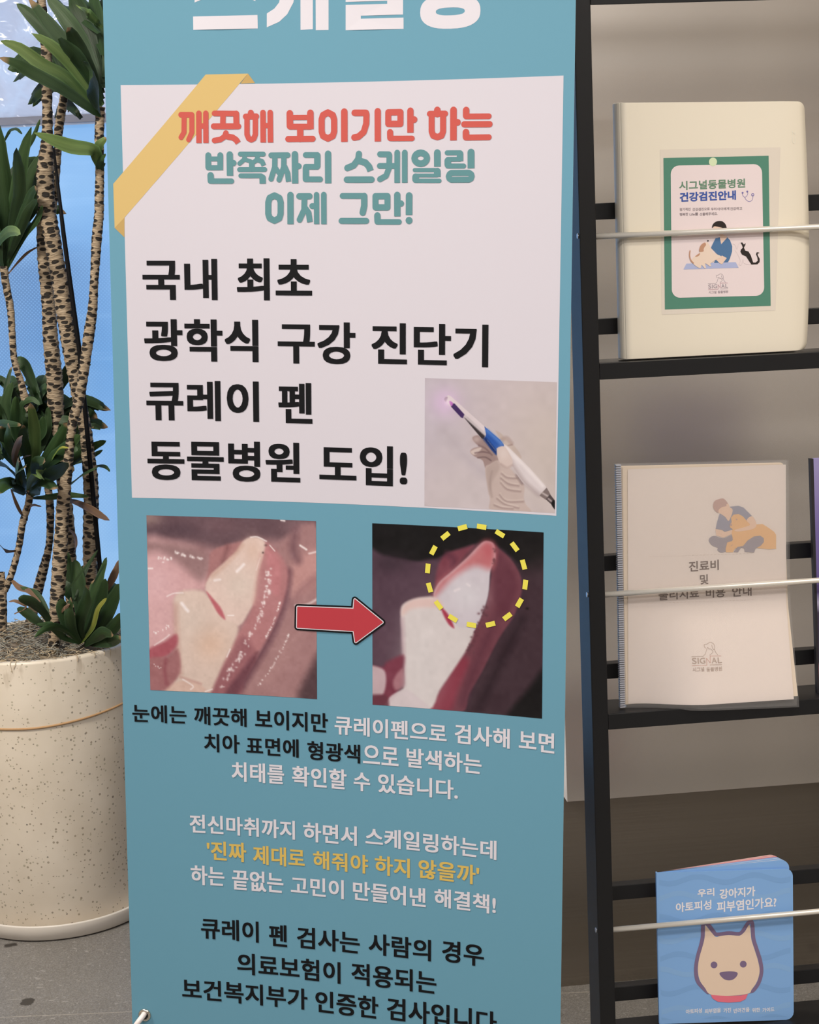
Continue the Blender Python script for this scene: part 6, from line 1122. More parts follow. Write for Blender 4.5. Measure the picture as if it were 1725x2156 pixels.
m_chrome = mat('eyelet_metal', (0.62, 0.58, 0.50), 0.22, 1.0)
m_pale = mat('pale_plastic', (0.66, 0.60, 0.58), 0.4)
m_pole = mat('grey_pole', (0.25, 0.25, 0.26), 0.4, 0.3)
def ring_at(u, v):
    c = Vector(S(u, v, 0)); ex = (Vector(S(u + 5, v, 0)) - c).normalized(); ez = (Vector(S(u, v - 5, 0)) - c).normalized(); ny = ez.cross(ex)
    k = MB(); prof = [(0.0048, 0.0004), (0.0050, 0.0020), (0.0060, 0.0027), (0.0078, 0.0024), (0.0086, 0.0010), (0.0088, 0.0004)]
    n = 36; vs = []
    for r, h in prof:
        for i in range(n):
            q = 2 * math.pi * i / n; vs.append(c + r * (math.cos(q) * ex + math.sin(q) * ez) - h * ny)
    k.add(vs, [(a * n + i, a * n + (i + 1) % n, (a + 1) * n + (i + 1) % n, (a + 1) * n + i) for a in range(len(prof) - 1) for i in range(n)], m_chrome, True)
    hole = mat('eyelet_hole', (0.02, 0.02, 0.02), 0.8) if 'eyelet_hole' not in bpy.data.materials else bpy.data.materials['eyelet_hole']
    k.add([c + 0.0049 * (math.cos(2 * math.pi * i / n) * ex + math.sin(2 * math.pi * i / n) * ez) - 0.0005 * ny for i in range(n)], [tuple(range(n))], hole)
    o = k.build('eyelet', sheet)
    o['label'] = 'silver eyelet'
    return c, ex, ez, ny
hub = Vector(S(290, 700, -60))
for (u, v) in ((EYELET[0], EYELET[1]), (580 - EYELET[0], EYELET[1]), (17.5, V_TOP + 30), (562.5, V_TOP + 30)):
    c, ex, ez, ny = ring_at(u, v)
    sgn = -1 if u < 290 else 1; dn = 1 if v > 600 else -1
    k = MB()
    if dn > 0:      # hook comes through the eyelet and bends down and outwards
        pts = [c + ny * 0.022 + ez * 0.004, c + ny * 0.008 + ez * 0.003, c - ny * 0.006 + ez * 0.001 + ex * sgn * 0.001, c - ny * 0.013 - ez * 0.004 + ex * sgn * 0.005, c - ny * 0.015 - ez * 0.014 + ex * sgn * 0.011, c - ny * 0.015 - ez * 0.028 + ex * sgn * 0.014, c - ny * 0.014 - ez * 0.045 + ex * sgn * 0.015]
    else:
        pts = [c + ny * 0.022, c + ny * 0.004, c - ny * 0.008, c - ny * 0.012 + ez * 0.01]
    pp = []
    for i in range(len(pts) - 1):
        for s in range(4):
            t = s / 4; p0 = pts[max(i - 1, 0)]; p1 = pts[i]; p2 = pts[i + 1]; p3 = pts[min(i + 2, len(pts) - 1)]
            pp.append(0.5 * (2 * p1 + (p2 - p0) * t + (2 * p0 - 5 * p1 + 4 * p2 - p3) * t * t + (3 * p1 - p0 - 3 * p2 + p3) * t ** 3))
    pp.append(pts[-1])
    k.tube(pp, 0.0037, m_pale); k.build('hook', banner)
    k = MB(); k.tube([hub, c + ny * 0.022], 0.005, m_pole); k.build('stand_arm', banner)
k = MB(); k.tube([hub - Vector((0, 0.02, 0)), hub + Vector((0, 0.03, 0))], 0.028, m_pole, 24); k.build('stand_hub', banner)
for foot in ((-0.20, 0.05), (0.08, 0.03), (-0.06, 0.30)):
    k = MB(); k.tube([hub + Vector((0, 0.01, 0)), Vector((foot[0], foot[1] + 0.02, 0.006))], 0.006, m_pole); k.build('stand_leg', banner)

# ------------------------------------------------------------------ magazine rack
m_black = mat('black_powder_coat', (0.012, 0.012, 0.013), 0.42, 0.0, 0.28)
m_rod = mat('satin_aluminium', (0.86, 0.80, 0.70), 0.36, 0.35, 0.6)
m_screw = mat('screw_metal', (0.6, 0.62, 0.68), 0.3, 1.0)
RW, RD = 0.0219, 0.0647           # post face and depth
RACK_W = 0.78
LEVEL = 0.4717
Z_ROD, Z_LIP = 0.0039, -0.1589
RACK_O = (0.2334, 2.16, FLOOR_Z); RACK_YAW = 0.10955
rack = thing('magazine_rack', 'black metal magazine rack with thin silver rods holding brochures', 'rack', RACK_O, RACK_YAW)
g0 = -FLOOR_Z
TOPZ = 0.62
for a in (0, RACK_W - RW):
    k = MB(); k.box(a, a + RW, 0, RD, 0.012, g0 + TOPZ, m_black); k.build('post', rack, 0.0012)
    k = MB(); k.box(a - 0.002, a + RW + 0.002, -0.05, 0.33, 0, 0.012, m_black); k.build('foot', rack, 0.001)
for lv in range(-1, 3):
    z = g0 + Z_LIP - lv * LEVEL
    k = MB()
    k.box(RW, RACK_W - RW, 0, 0.002, z - 0.0215, z, m_black)
    k.box(RW, RACK_W - RW, 0.002, 0.0717, z - 0.0022, z, m_black)
    k.build('shelf', rack, 0.0006)
    if lv >= 0:
        zr = g0 + Z_ROD - lv * LEVEL
        k = MB(); k.tube([(RW - 0.001, 0.008, zr), (RACK_W - RW + 0.001, 0.008, zr)], 0.0038, m_rod, 16)
        rd_ = k.build('rod', rack); rd_['label'] = 'silver rod'
        k = MB(); k.tube([(0.0004, 0.008, zr + 0.0015), (-0.0016, 0.008, zr + 0.0015)], 0.0034, m_screw, 14); k.build('screw', rd_)['label'] = 'silver screw head'
    for zb in ((0.0470, -0.1040) if lv >= 0 else (0.0470,)):
        zz = g0 + zb - lv * LEVEL
        if zz < g0 + TOPZ:
            k = MB(); k.box(RW, RACK_W - RW, 0.056, 0.0735, zz - 0.0213, zz, m_black); k.build('back_bar', rack, 0.0008)

def item(name, label, cat, D, extra=(0, 0)):
    """stands on the rack: local x right, y into the rack, z up, in the rack's own plane"""
    a, c = D['org'][0] / 1000, D['org'][1] / 1000
    x = RACK_O[0] + math.cos(RACK_YAW) * a; y = RACK_O[1] + math.sin(RACK_YAW) * a
    return thing(name, label, cat, (x, y, c), RACK_YAW)
def flat(b_of):
    def s(a, c, layer):
        return (a / 1000, b_of(a, c) - 0.00012 * layer, c / 1000)
    return s
def print_on(mb, D, surf, P):
    for layer, col, dil, sm, closed, pts in D['shapes']:
        shape(mb, surf, layer, P[col], pts, dil, bool(closed), bool(sm))
    for t, col, layer, x0, x1, y0, y1, w in D['text']:
        lettering(mb, surf, layer, P[col], t, x0, x1, y0, y1, w)

# ---- white binder with a laminated card
m_bind = mat('cream_plastic_cover', (0.86, 0.785, 0.645), 0.33, 0, 0.5)
m_sheets = mat('paper_block', (0.80, 0.76, 0.68), 0.8)
PB = {k: mat('card_' + k, ink(c, 1.3), 0.35, 0, 0.45) for k, c in {'cardgreen': (96, 128, 106), 'cardblue': (58, 82, 150), 'cardgrey': (128, 118, 122), 'cardviolet': (112, 104, 160),
      'cardpaper': (214, 200, 200), 'cardmat': (160, 168, 200), 'cardskin': (224, 196, 178), 'cardink': (40, 34, 32), 'cardshirt': (74, 108, 146), 'carddog': (216, 196, 180),
      'cardbrown': (176, 134, 110), 'cardline': (190, 180, 180), 'cardlogo': (150, 140, 146), 'cardlogo2': (168, 130, 140), 'binderemb': (246, 240, 224), 'cardframe': (76, 124, 106)}.items()}
m_lam = mat('laminate', (0.80, 0.72, 0.62), 0.12, 0, 0.5)
D = BI
bd = item('ring_binder', 'thick cream white ring binder with a green framed card, on the top shelf', 'binder', D)
BH = 0.3285
def a_right(c):      # free edge of the cover in mm: slightly bulging, rounded corners
    t = c / 328.0
    e = 252.5 * (1 - t) + 251 * t + 7.5 * math.sin(math.pi * min(max(t, 0), 1)) ** 0.8 * (1.15 - t * .6)
    r = 9.0
    for d in (c, 322.0 + 6 * 0 - c):
        if d < r: e -= r - math.sqrt(max(r * r - (r - max(d, 0)) ** 2, 0))
    return e
def top_of(a): return 328.3 - 6.2 * a / 251.0
def bow(a, c): return 0.0155 + 0.011 * min(max((a - 219) / 41, 0), 1) ** 2
k = MB(); na, nc = 28, 48
for off in (0.0, 0.0022):
    vs = []
    for j in range(nc + 1):
        cj = 322.0 * (0.5 - 0.5 * math.cos(math.pi * j / nc))
        for i in range(na + 1):
            a = 6 + (a_right(cj) - 6) * i / na
            c = cj * top_of(a) / 322.0
            vs.append((a / 1000, bow(a, c) + off, c / 1000))
    q = lambda j, i: j * (na + 1) + i
    fs = [(q(j, i), q(j, i + 1), q(j + 1, i + 1), q(j + 1, i)) for j in range(nc) for i in range(na)]
    k.add(vs, fs if off == 0 else [f[::-1] for f in fs], m_bind, True)
M = (na + 1) * (nc + 1); rim = [q(0, i) for i in range(na + 1)] + [q(j, na) for j in range(1, nc + 1)] + [q(nc, i) for i in range(na - 1, -1, -1)] + [q(j, 0) for j in range(nc - 1, 0, -1)]
for i in range(len(rim)):
    a_, b_ = rim[i], rim[(i + 1) % len(rim)]
    k.f.append((a_, a_ + M, b_ + M, b_)); k.m.append(0); k.smooth.append(False)
bcov = k.build('front_cover', bd)
k = MB(); prof = []
for i in range(13):
    t = math.pi * i / 12
    prof.append((0.0085 - 0.0085 * math.sin(t), 0.032 - 0.0165 * math.cos(t)))
prof += [(0.0085, 0.047), (0.0085, 0.017)]
n = len(prof)
k.add([(x, y, 0.0) for x, y in prof] + [(x, y, BH) for x, y in prof], [(i, (i + 1) % n, (i + 1) % n + n, i + n) for i in range(n)] + [tuple(range(n))[::-1], tuple(range(n, 2 * n))], m_bind)
k.build('spine', bd, 0.0008)
k = MB(); k.box(0.0085, 0.246, 0.0462, 0.0485, 0.0, 0.322, m_bind); k.build('back_cover', bd, 0.0008)
k = MB(); k.box(0.02, 0.232, 0.0285, 0.0455, 0.012, 0.312, m_sheets); k.build('paper_sheets', bd, 0.0006)
surf = flat(bow)
k = MB()
shape(k, surf, 2, m_lam, [tuple(p) for p in D['lam']], 0.6)
shape(k, surf, 4, PB['cardframe'], [tuple(p) for p in D['green']])
w = [Vector(p) for p in D['white']]
rr = []
for i in range(4):       # rounded white field inside the green frame
    p, a_, b_ = w[i], w[(i - 1) % 4], w[(i + 1) % 4]
    d1 = (a_ - p).normalized(); d2 = (b_ - p).normalized(); r = 11.0
    for s in range(7):
        q_ = math.pi / 2 * s / 6
        rr.append(tuple(p + d1 * r * (1 - math.sin(q_)) + d2 * r * (1 - math.cos(q_))))
shape(k, surf, 6, PB['cardpaper'], rr)
shape(k, surf, 8, mat('hanging_hole', ink((196, 208, 172), 1.3), 0.4), [(126 + 5.4 * math.cos(2 * math.pi * i / 24), 249.5 + 5.4 * math.sin(2 * math.pi * i / 24)) for i in range(24)])
DD = dict(shapes=[(l + 5,) + tuple(r) for l, *r in D['shapes']], text=[(t, c, l + 5) + tuple(r) for t, c, l, *r in D['text'] if c != 'binderemb'])
print_on(k, DD, surf, PB)
k.build('name_card', bcov)['label'] = 'green framed printed card with a vet, a dog and a black cat'
k = MB(); print_on(k, dict(shapes=[], text=[t for t in D['text'] if t[1] == 'binderemb']), surf, PB); k.build('embossed_mark', bcov)

# ---- clear file with printed sheets
D = FI
m_clear = bpy.data.materials.new('clear_polypropylene'); m_clear.use_nodes = True
nt = m_clear.node_tree; nt.nodes.clear(); out = N(nt, 'ShaderNodeOutputMaterial')
tp = N(nt, 'ShaderNodeBsdfTransparent', ins={0: (0.975, 0.97, 0.965, 1)}); df = N(nt, 'ShaderNodeBsdfDiffuse', ins={0: (0.75, 0.72, 0.70, 1)}); gl = N(nt, 'ShaderNodeBsdfGlossy', ins={0: (1, 1, 1, 1), 1: 0.14})
s1 = N(nt, 'ShaderNodeMixShader', ins={0: 0.10, 1: tp.outputs[0], 2: df.outputs[0]})
lw = N(nt, 'ShaderNodeLayerWeight', ins={0: 0.25})
fz_ = N(nt, 'ShaderNodeMath', operation='MULTIPLY_ADD', ins={0: lw.outputs['Fresnel'], 1: 0.5, 2: 0.02})
s2 = N(nt, 'ShaderNodeMixShader', ins={0: fz_.outputs[0], 1: s1.outputs[0], 2: gl.outputs[0]}); nt.links.new(s2.outputs[0], out.inputs[0])
m_strip = mat('ribbed_binding_strip', (0.45, 0.46, 0.52), 0.35)
PF = {k: mat('file_' + k, ink(c, 1.3), 0.6, 0, 0.3) for k, c in {'fileshirt': (150, 148, 160), 'fileskin': (222, 194, 174), 'filehair': (184, 156, 148), 'filejean': (154, 146, 152), 'filedog': (222, 182, 138),
      'fileink': (110, 96, 90), 'fileline': (196, 182, 172), 'filelogo': (168, 150, 138), 'filelogo2': (190, 150, 138)}.items()}
m_paper = mat('warm_paper', ink((217, 206, 199), 1.55), 0.7)
m_paper2 = mat('under_paper', ink((224, 208, 188), 1.3), 0.7)
def fb(a, c):
    t = min(max((a / 250 - .05) / .4, 0), 1); t = t * t * (3 - 2 * t)
    return .021 - .030 * t * min(max(1 - c / 130, 0), 1)
cf = item('clear_file', 'transparent document file showing a fee guide sheet, on the middle shelf', 'document file', D)
def quadgrid(mb, Q, boff, m, nx=16, ny=24, surf_b=fb):
    """Q: TL TR BR BL in mm"""
    Q = [np.array(p, float) for p in Q]; vs = []
    for j in range(ny + 1):
        for i in range(nx + 1):
            s, t = i / nx, j / ny
            p = (Q[3] * (1 - s) + Q[2] * s) * (1 - t) + (Q[0] * (1 - s) + Q[1] * s) * t
            bq = surf_b(p[0], p[1]) + boff
            vs.append((p[0] / 1000, bq, (max(p[1], -1.0) if bq > -0.0014 else p[1]) / 1000))
    mb.add(vs, [(j * (nx + 1) + i, j * (nx + 1) + i + 1, (j + 1) * (nx + 1) + i + 1, (j + 1) * (nx + 1) + i) for j in range(ny) for i in range(nx)], m, True)
o_ = D['out']
k = MB(); quadgrid(k, D['paper'], 0.0, m_paper)
print_on(k, D, flat(fb), PF); k.build('front_sheet', cf)['label'] = 'printed sheet with a sitting man hugging a dog'
for i in range(3):
    k = MB(); quadgrid(k, [(p[0] - i * 1.0, p[1] + i * .5) for p in D['back']], 0.0012 + 0.0012 * i, m_paper2); k.build('inner_sheet', cf)
k = MB(); Q = [o_['TL'], o_['TR'], o_['BR'], o_['BL']]
quadgrid(k, Q, -0.0018, m_clear); k.build('clear_front', cf)['label'] = 'transparent front film'
k = MB(); quadgrid(k, Q, 0.0062, m_clear); k.build('clear_back', cf)['label'] = 'transparent back film'
k = MB()
L0, L1 = np.array(o_['BL']), np.array(o_['TL'])
for i in range(110):      # ribbed strip along the bound edge
    t0, t1 = i / 110, (i + .7) / 110
    p = L0 * (1 - t0) + L1 * t0; p2 = L0 * (1 - t1) + L1 * t1
    k.box(p[0] / 1000 - 0.001, p[0] / 1000 + 0.006, 0.0185, 0.0275, p[1] / 1000 + .0005, p2[1] / 1000, m_strip)
k.box(o_['BL'][0] / 1000 + 0.006, o_['BL'][0] / 1000 + 0.0075, 0.0186, 0.0274, 0.001, 0.332, m_clear)
k.build('binding_strip', cf)

# ---- blue board book with a dog face
D = BO
PK = {k: mat('book_' + k, ink(c, 1.6), 0.5, 0, 0.35) for k, c in {'bookwhite': (232, 228, 232), 'bookpurple': (106, 90, 116), 'bookcream': (222, 198, 176), 'bookred': (204, 102, 118), 'bookwave': (114, 149, 188), 'bookwave2': (105, 141, 183)}.items()}
m_blue = mat('book_blue', ink((110, 147, 190), 1.6), 0.5, 0, 0.35)
m_pagewhite = mat('board_edge', ink((206, 206, 212), 1.3), 0.7)
m_pink = mat('book_pink', ink((226, 190, 180), 1.3), 0.6); m_rose = mat('book_rose', ink((204, 128, 136), 1.3), 0.6)
bk = item('board_book', 'small blue board book with a cream dog face, on the bottom shelf', 'book', D)
BW, BHH = 0.1915, 0.2135
tl, tr, br, bl = [np.array(p) for p in D['out']]
def out_line(x1, z0l, z0r, z1l, z1r, r):
    pts = [(0.0, z0l), (x1 - r, z0r)]
    pts += [(x1 - r + r * math.sin(q), z0r + r - r * math.cos(q)) for q in (math.pi / 8, math.pi / 4, 3 * math.pi / 8, math.pi / 2)]
    pts += [(x1, z1r - r)] + [(x1 - r + r * math.cos(q), z1r - r + r * math.sin(q)) for q in (math.pi / 8, math.pi / 4, 3 * math.pi / 8, math.pi / 2)]
    return pts + [(0.0, z1l)]
def cover_b(a, c): return 0.0195
# front cover, clipped waves, lettering
k = MB()
oc = [(p[0], p[1]) for p in out_line(0.1935, -0.0022, -0.0140, 0.2208, 0.2104, 0.011)]
oc = [(x - 0.0005, z) for x, z in oc]
k.prism(oc, 0.0195, 0.0210, m_blue)
surf = flat(cover_b)
def clip_book(pts):
    """keep a wave inside the cover"""
    return [(min(max(x, 1.0), 190.0), min(max(y, 4.0 - 14 * x / 193), 216.0 - 9 * x / 193)) for x, y in pts]
DD = dict(shapes=[(l, c, d, s, cl, clip_book(p) if c.startswith('bookwave') else p) for l, c, d, s, cl, p in D['shapes']], text=D['text'])
for l, c, d, s, cl, p in DD['shapes']:
    if c.startswith('bookwave'):
        n = len(p) // 2
        up, dn = p[:n], p[n:][::-1]
        k.add([surf(x, y, 1) for x, y in up] + [surf(x, y, 1) for x, y in dn], [(i, n + i, n + i + 1, i + 1) for i in range(n - 1)], PK[c])
DD['shapes'] = [s for s in DD['shapes'] if not s[1].startswith('bookwave')]
print_on(k, DD, surf, PK)
k.build('front_cover', bk)['label'] = 'blue cover with a cream dog face in a red collar'
def leaf_board(name, bfree, m, th=0.0015, dz=0.0, w=0.190):
    k = MB(); pts = out_line(w, -0.0022, -0.0020, 0.2208, 0.2208 + dz, 0.011)
    b0 = lambda a, c: 0.0212 + (bfree - 0.0212) * (max(a, 0) / w)
    k.prism(pts, b0, lambda a, c: 0.0214 + (bfree + th - 0.0214) * (max(a, 0) / w) + 0.0002, m)
    return k.build(name, bk)
for i, (bf, m, th_) in enumerate(((0.0242, m_blue, 0.0042), (0.0288, m_pagewhite, 0.0010), (0.0299, m_blue, 0.0050), (0.0352, m_pagewhite, 0.0010), (0.0364, m_blue, 0.0042), (0.0412, m_rose, 0.0034), (0.0450, m_pink, 0.0020), (0.0474, m_rose, 0.0018))):
    leaf_board('page', bf, m, th_, 0.0, 0.1895 - i * 0.0010)
leaf_board('back_cover', 0.0500, m_pink, 0.0018, 0.0, 0.181)
k = MB(); k.box(-0.0022, 0.0004, 0.0195, 0.0245, -0.0022, 0.2208, m_blue); k.build('spine', bk, 0.0006)

# ---- magazine at the right edge
D = MA
m_mag = mat('magazine_cover', (0.2, 0.2, 0.3), 0.3)
nt = m_mag.node_tree; ns, lk, bs = nodes(m_mag); tc = N(nt, 'ShaderNodeTexCoord'); sp = N(nt, 'ShaderNodeSeparateXYZ', ins={0: tc.outputs['Object']})
mr = N(nt, 'ShaderNodeMapRange', ins={0: sp.outputs[2], 1: 0.0, 2: 0.326})
nz_ = N(nt, 'ShaderNodeTexNoise', ins={'Vector': tc.outputs['Object'], 'Scale': 28.0, 'Detail': 3.0})
md_ = N(nt, 'ShaderNodeMath', operation='MULTIPLY_ADD', ins={0: nz_.outputs['Fac'], 1: 0.06, 2: mr.outputs[0]})
lk.new(ramp(nt, md_.outputs[0], [(0.0, ink((205, 150, 160), 1.3)), (0.13, ink((205, 150, 160), 1.3)), (0.16, ink((52, 46, 62), 1.3)), (0.38, ink((60, 52, 72), 1.3)), (0.43, ink((150, 145, 170), 1.3)), (0.47, ink((92, 80, 130), 1.3)), (0.72, ink((104, 92, 146), 1.3)), (1.0, ink((138, 130, 172), 1.3))]), bs.inputs['Base Color'])
m_spine = mat('black_spine', (0.02, 0.018, 0.022), 0.4)
D = dict(D, org=(D['org'][0], D['org'][1] + 1.3))
mg = item('magazine', 'purple covered magazine with a black spine at the right edge of the middle shelf', 'magazine', D)
ang = (-10.94 + 2.42) / 326.67
k = MB(); k.prism([(0.0005, 0), (0.215, 0), (0.215, 0.3265), (-0.0065, 0.3265), ], 0.024, 0.0246, m_mag); k.build('front_cover', mg)
k = MB(); k.prism([(-0.0024, 0), (0.0005, 0), (-0.0065, 0.3265), (-0.0109, 0.3267)], 0.0238, 0.032, m_spine); k.build('spine', mg)
k = MB(); k.prism([(0.0005, 0.001), (0.213, 0.001), (0.213, 0.3255), (-0.0065, 0.3255)], 0.0247, 0.0313, m_sheets); k.build('pages', mg)
k = MB(); k.prism([(0.0005, 0), (0.215, 0), (0.215, 0.3265), (-0.0065, 0.3265)], 0.0314, 0.032, m_mag); k.build('back_cover', mg)

# ------------------------------------------------------------------ plant
m_pot = mat('speckled_ceramic', rough=0.38, spec=0.5)
nt = m_pot.node_tree; ns, lk, bs = nodes(m_pot); tc = N(nt, 'ShaderNodeTexCoord')
vo = N(nt, 'ShaderNodeTexVoronoi', ins={'Vector': tc.outputs['Object'], 'Scale': 150.0})
sv = N(nt, 'ShaderNodeSeparateColor', ins={0: vo.outputs['Color']})
th = N(nt, 'ShaderNodeMath', operation='MULTIPLY', ins={0: sv.outputs[0], 1: 0.36})
sp_ = N(nt, 'ShaderNodeMath', operation='LESS_THAN', ins={0: vo.outputs['Distance'], 1: th.outputs[0]})
gt = N(nt, 'ShaderNodeMath', operation='GREATER_THAN', ins={0: sv.outputs[1], 1: 0.25})
mm_ = N(nt, 'ShaderNodeMath', operation='MULTIPLY', ins={0: sp_.outputs[0], 1: gt.outputs[0]})
cl = N(nt, 'ShaderNodeTexNoise', ins={'Vector': tc.outputs['Object'], 'Scale': 9.0, 'Detail': 4.0})
bc = ramp(nt, cl.outputs['Fac'], [(0.3, (0.60, 0.525, 0.425)), (0.7, (0.70, 0.625, 0.525))])
spc = ramp(nt, sv.outputs[2], [(0.0, (0.20, 0.15, 0.10)), (0.6, (0.36, 0.33, 0.24)), (1.0, (0.10, 0.08, 0.07))])
c_ = mixrgb(nt, N(nt, 'ShaderNodeMath', operation='MULTIPLY', ins={0: mm_.outputs[0], 1: 0.75}).outputs[0], bc, spc)
# brown dried splashes under the rim
spz = N(nt, 'ShaderNodeSeparateXYZ', ins={0: tc.outputs['Object']})
zr_ = N(nt, 'ShaderNodeMapRange', ins={0: spz.outputs[2], 1: 0.47, 2: 0.55})
st_ = N(nt, 'ShaderNodeTexNoise', ins={'Vector': N(nt, 'ShaderNodeMapping', ins={'Vector': tc.outputs['Object'], 'Scale': (1, 1, 0.35)}).outputs[0], 'Scale': 42.0, 'Detail': 3.0})
stm = N(nt, 'ShaderNodeMath', operation='MULTIPLY', ins={0: ramp(nt, st_.outputs['Fac'], [(0.60, (0, 0, 0)), (0.68, (1, 1, 1))]), 1: zr_.outputs[0]})
lk.new(mixrgb(nt, N(nt, 'ShaderNodeMath', operation='MULTIPLY', ins={0: stm.outputs[0], 1: 0.6}).outputs[0], c_, (0.26, 0.19, 0.12, 1)), bs.inputs['Base Color'])
PX, PY_ = -0.736, 3.202
plant = thing('potted_dracaena', 'tall leafy dracaena with bare scarred stems in a cream speckled pot', 'potted plant', (PX, PY_, FLOOR_Z + 0.012))
PZ = FLOOR_Z + 0.012
POT_TOP = -0.7288 - PZ
k = MB(); rb, rt = 0.170, 0.1957
k.lathe([(0.0, 0.0), (rb - 0.008, 0.0), (rb - 0.002, 0.002), (rb, 0.008), (rt - 0.0005, POT_TOP - 0.006), (rt - 0.002, POT_TOP - 0.0015), (rt - 0.006, POT_TOP), (rt - 0.014, POT_TOP), (rt - 0.018, POT_TOP - 0.003), (rt - 0.02, POT_TOP - 0.03), (rt - 0.024, POT_TOP - 0.12)], m_pot, 96)
pot_ = k.build('pot', plant)
m_band = mat('ochre_cord', (0.42, 0.25, 0.12), 0.7)
k = MB(); n = 96; pts = []
zb = -0.858 - PZ
for i in range(n + 1):
    t = 2 * math.pi * i / n
    z = zb + 0.018 * max(math.cos(t), 0) ** 1.6
    r = rb + (rt - rb) * z / POT_TOP + 0.0004
    pts.append((r * math.cos(t), r * math.sin(t), z))
k.tube(pts, 0.0022, m_band, 8, False); k.build('cord', pot_)['label'] = 'thin ochre cord around the pot'
m_soil = mat('dry_soil', rough=0.95); nt = m_soil.node_tree; ns, lk, bs = nodes(m_soil); tc = N(nt, 'ShaderNodeTexCoord')
n1 = N(nt, 'ShaderNodeTexNoise', ins={'Vector': tc.outputs['Object'], 'Scale': 90.0, 'Detail': 4.0})
lk.new(ramp(nt, n1.outputs['Fac'], [(0.35, (0.05, 0.04, 0.03)), (0.6, (0.26, 0.20, 0.14)), (0.75, (0.40, 0.33, 0.25))]), bs.inputs['Base Color'])
SZ = POT_TOP - 0.012
k = MB(); rnd = random.Random(8); vs = []; nr, na = 14, 60
for j in range(nr + 1):
    for i in range(na):
        r = (rt - 0.0185) * j / nr; t = 2 * math.pi * i / na
        vs.append((r * math.cos(t), r * math.sin(t), SZ + 0.014 * (1 - (j / nr) ** 2) + rnd.uniform(-.004, .004)))
k.add(vs, [(j * na + i, (j + 1) * na + i, (j + 1) * na + (i + 1) % na, j * na + (i + 1) % na) for j in range(nr) for i in range(na)], m_soil, True)
k.build('soil', plant)
m_moss = mat('dry_moss', (0.30, 0.29, 0.25), 0.9)
m_straw = mat('straw_fibre', (0.50, 0.40, 0.27), 0.9)
k = MB(); rnd = random.Random(4)
for i in range(1500):
    r = (rt - 0.022) * math.sqrt(rnd.random()); t = rnd.uniform(0, 2 * math.pi)
    x, y = r * math.cos(t), r * math.sin(t)
    edge = r / rt
    z = SZ + 0.012 * (1 - edge * edge) + rnd.uniform(0.0, 0.030 * (1.15 - edge))
    d = rnd.uniform(0, 2 * math.pi); L = rnd.uniform(0.010, 0.032); cu = rnd.uniform(-2.5, 2.5); el = rnd.uniform(-.3, .5)
    pts = []
    for s in range(5):
        pts.append((x, y, z)); x += L / 4 * math.cos(d); y += L / 4 * math.sin(d); z += L / 4 * el; d += cu / 4
        if math.hypot(x, y) > rt - 0.016: break
    if len(pts) > 2:
        k.tube(pts, rnd.uniform(0.0005, 0.0011), m_moss if rnd.random() < .72 - .4 * (edge > .82) else m_straw, 4, False)
o = k.build('moss', plant); o['kind'] = 'stuff'
k = MB()
for i in range(26):      # fibres stuck on the rim and its outside
    t = rnd.uniform(-2.4, -0.6); x = rt * math.cos(t); y = rt * math.sin(t); z = POT_TOP + 0.001
    pts = [(x * .93, y * .93, z + .002), (x * .985, y * .985, z + .001), (x * 1.004, y * 1.004, z - .004), (x * 1.001 + rnd.uniform(-.006, .006), y * 1.001, z - rnd.uniform(.010, .026))]
    if rnd.random() < .65: pts = pts[:2] + [(x * .985 + rnd.uniform(-.02, .02), y * .985, z + .001)]
    k.tube(pts, 0.0006, m_straw, 4, False)
o = k.build('rim_fibres', pot_); o['kind'] = 'stuff'

m_bark = mat('scarred_bark', rough=0.8)
nt = m_bark.node_tree; ns, lk, bs = nodes(m_bark); uvn = N(nt, 'ShaderNodeUVMap')
wn = N(nt, 'ShaderNodeTexNoise', ins={'Vector': uvn.outputs[0], 'Scale': 55.0, 'Detail': 1.0})
uw = N(nt, 'ShaderNodeVectorMath', operation='MULTIPLY_ADD', ins={0: wn.outputs['Color'], 1: (0.010, 0.0045, 0.0), 2: uvn.outputs[0]})
mp = N(nt, 'ShaderNodeMapping', ins={'Vector': uw.outputs[0], 'Scale': (50.0, 108.0, 1.0)})
vo = N(nt, 'ShaderNodeTexVoronoi', voronoi_dimensions='2D', ins={'Vector': mp.outputs[0], 'Scale': 1.0, 'Randomness': 0.75})
ve = N(nt, 'ShaderNodeTexVoronoi', voronoi_dimensions='2D', feature='DISTANCE_TO_EDGE', ins={'Vector': mp.outputs[0], 'Scale': 1.0, 'Randomness': 0.75})
sel = N(nt, 'ShaderNodeSeparateColor', ins={0: vo.outputs['Color']})
hole = ramp(nt, vo.outputs['Distance'], [(0.30, (1, 1, 1)), (0.41, (0, 0, 0))])
pick = ramp(nt, sel.outputs[0], [(0.10, (0, 0, 0)), (0.13, (1, 1, 1))])
hm = N(nt, 'ShaderNodeMath', operation='MULTIPLY', ins={0: hole, 1: pick})
fb_ = N(nt, 'ShaderNodeTexNoise', ins={'Vector': N(nt, 'ShaderNodeMapping', ins={'Vector': uvn.outputs[0], 'Scale': (60.0, 420.0, 1.0)}).outputs[0], 'Scale': 1.0, 'Detail': 3.0})
bark = ramp(nt, fb_.outputs['Fac'], [(0.3, (0.20, 0.145, 0.092)), (0.55, (0.40, 0.305, 0.205)), (0.75, (0.56, 0.45, 0.32))])
lk.new(mixrgb(nt, hm.outputs[0], bark, (0.018, 0.013, 0.009, 1)), bs.inputs['Base Color'])
hh = N(nt, 'ShaderNodeMath', operation='MULTIPLY_ADD', ins={0: hm.outputs[0], 1: -1.0, 2: fb_.outputs['Fac']})
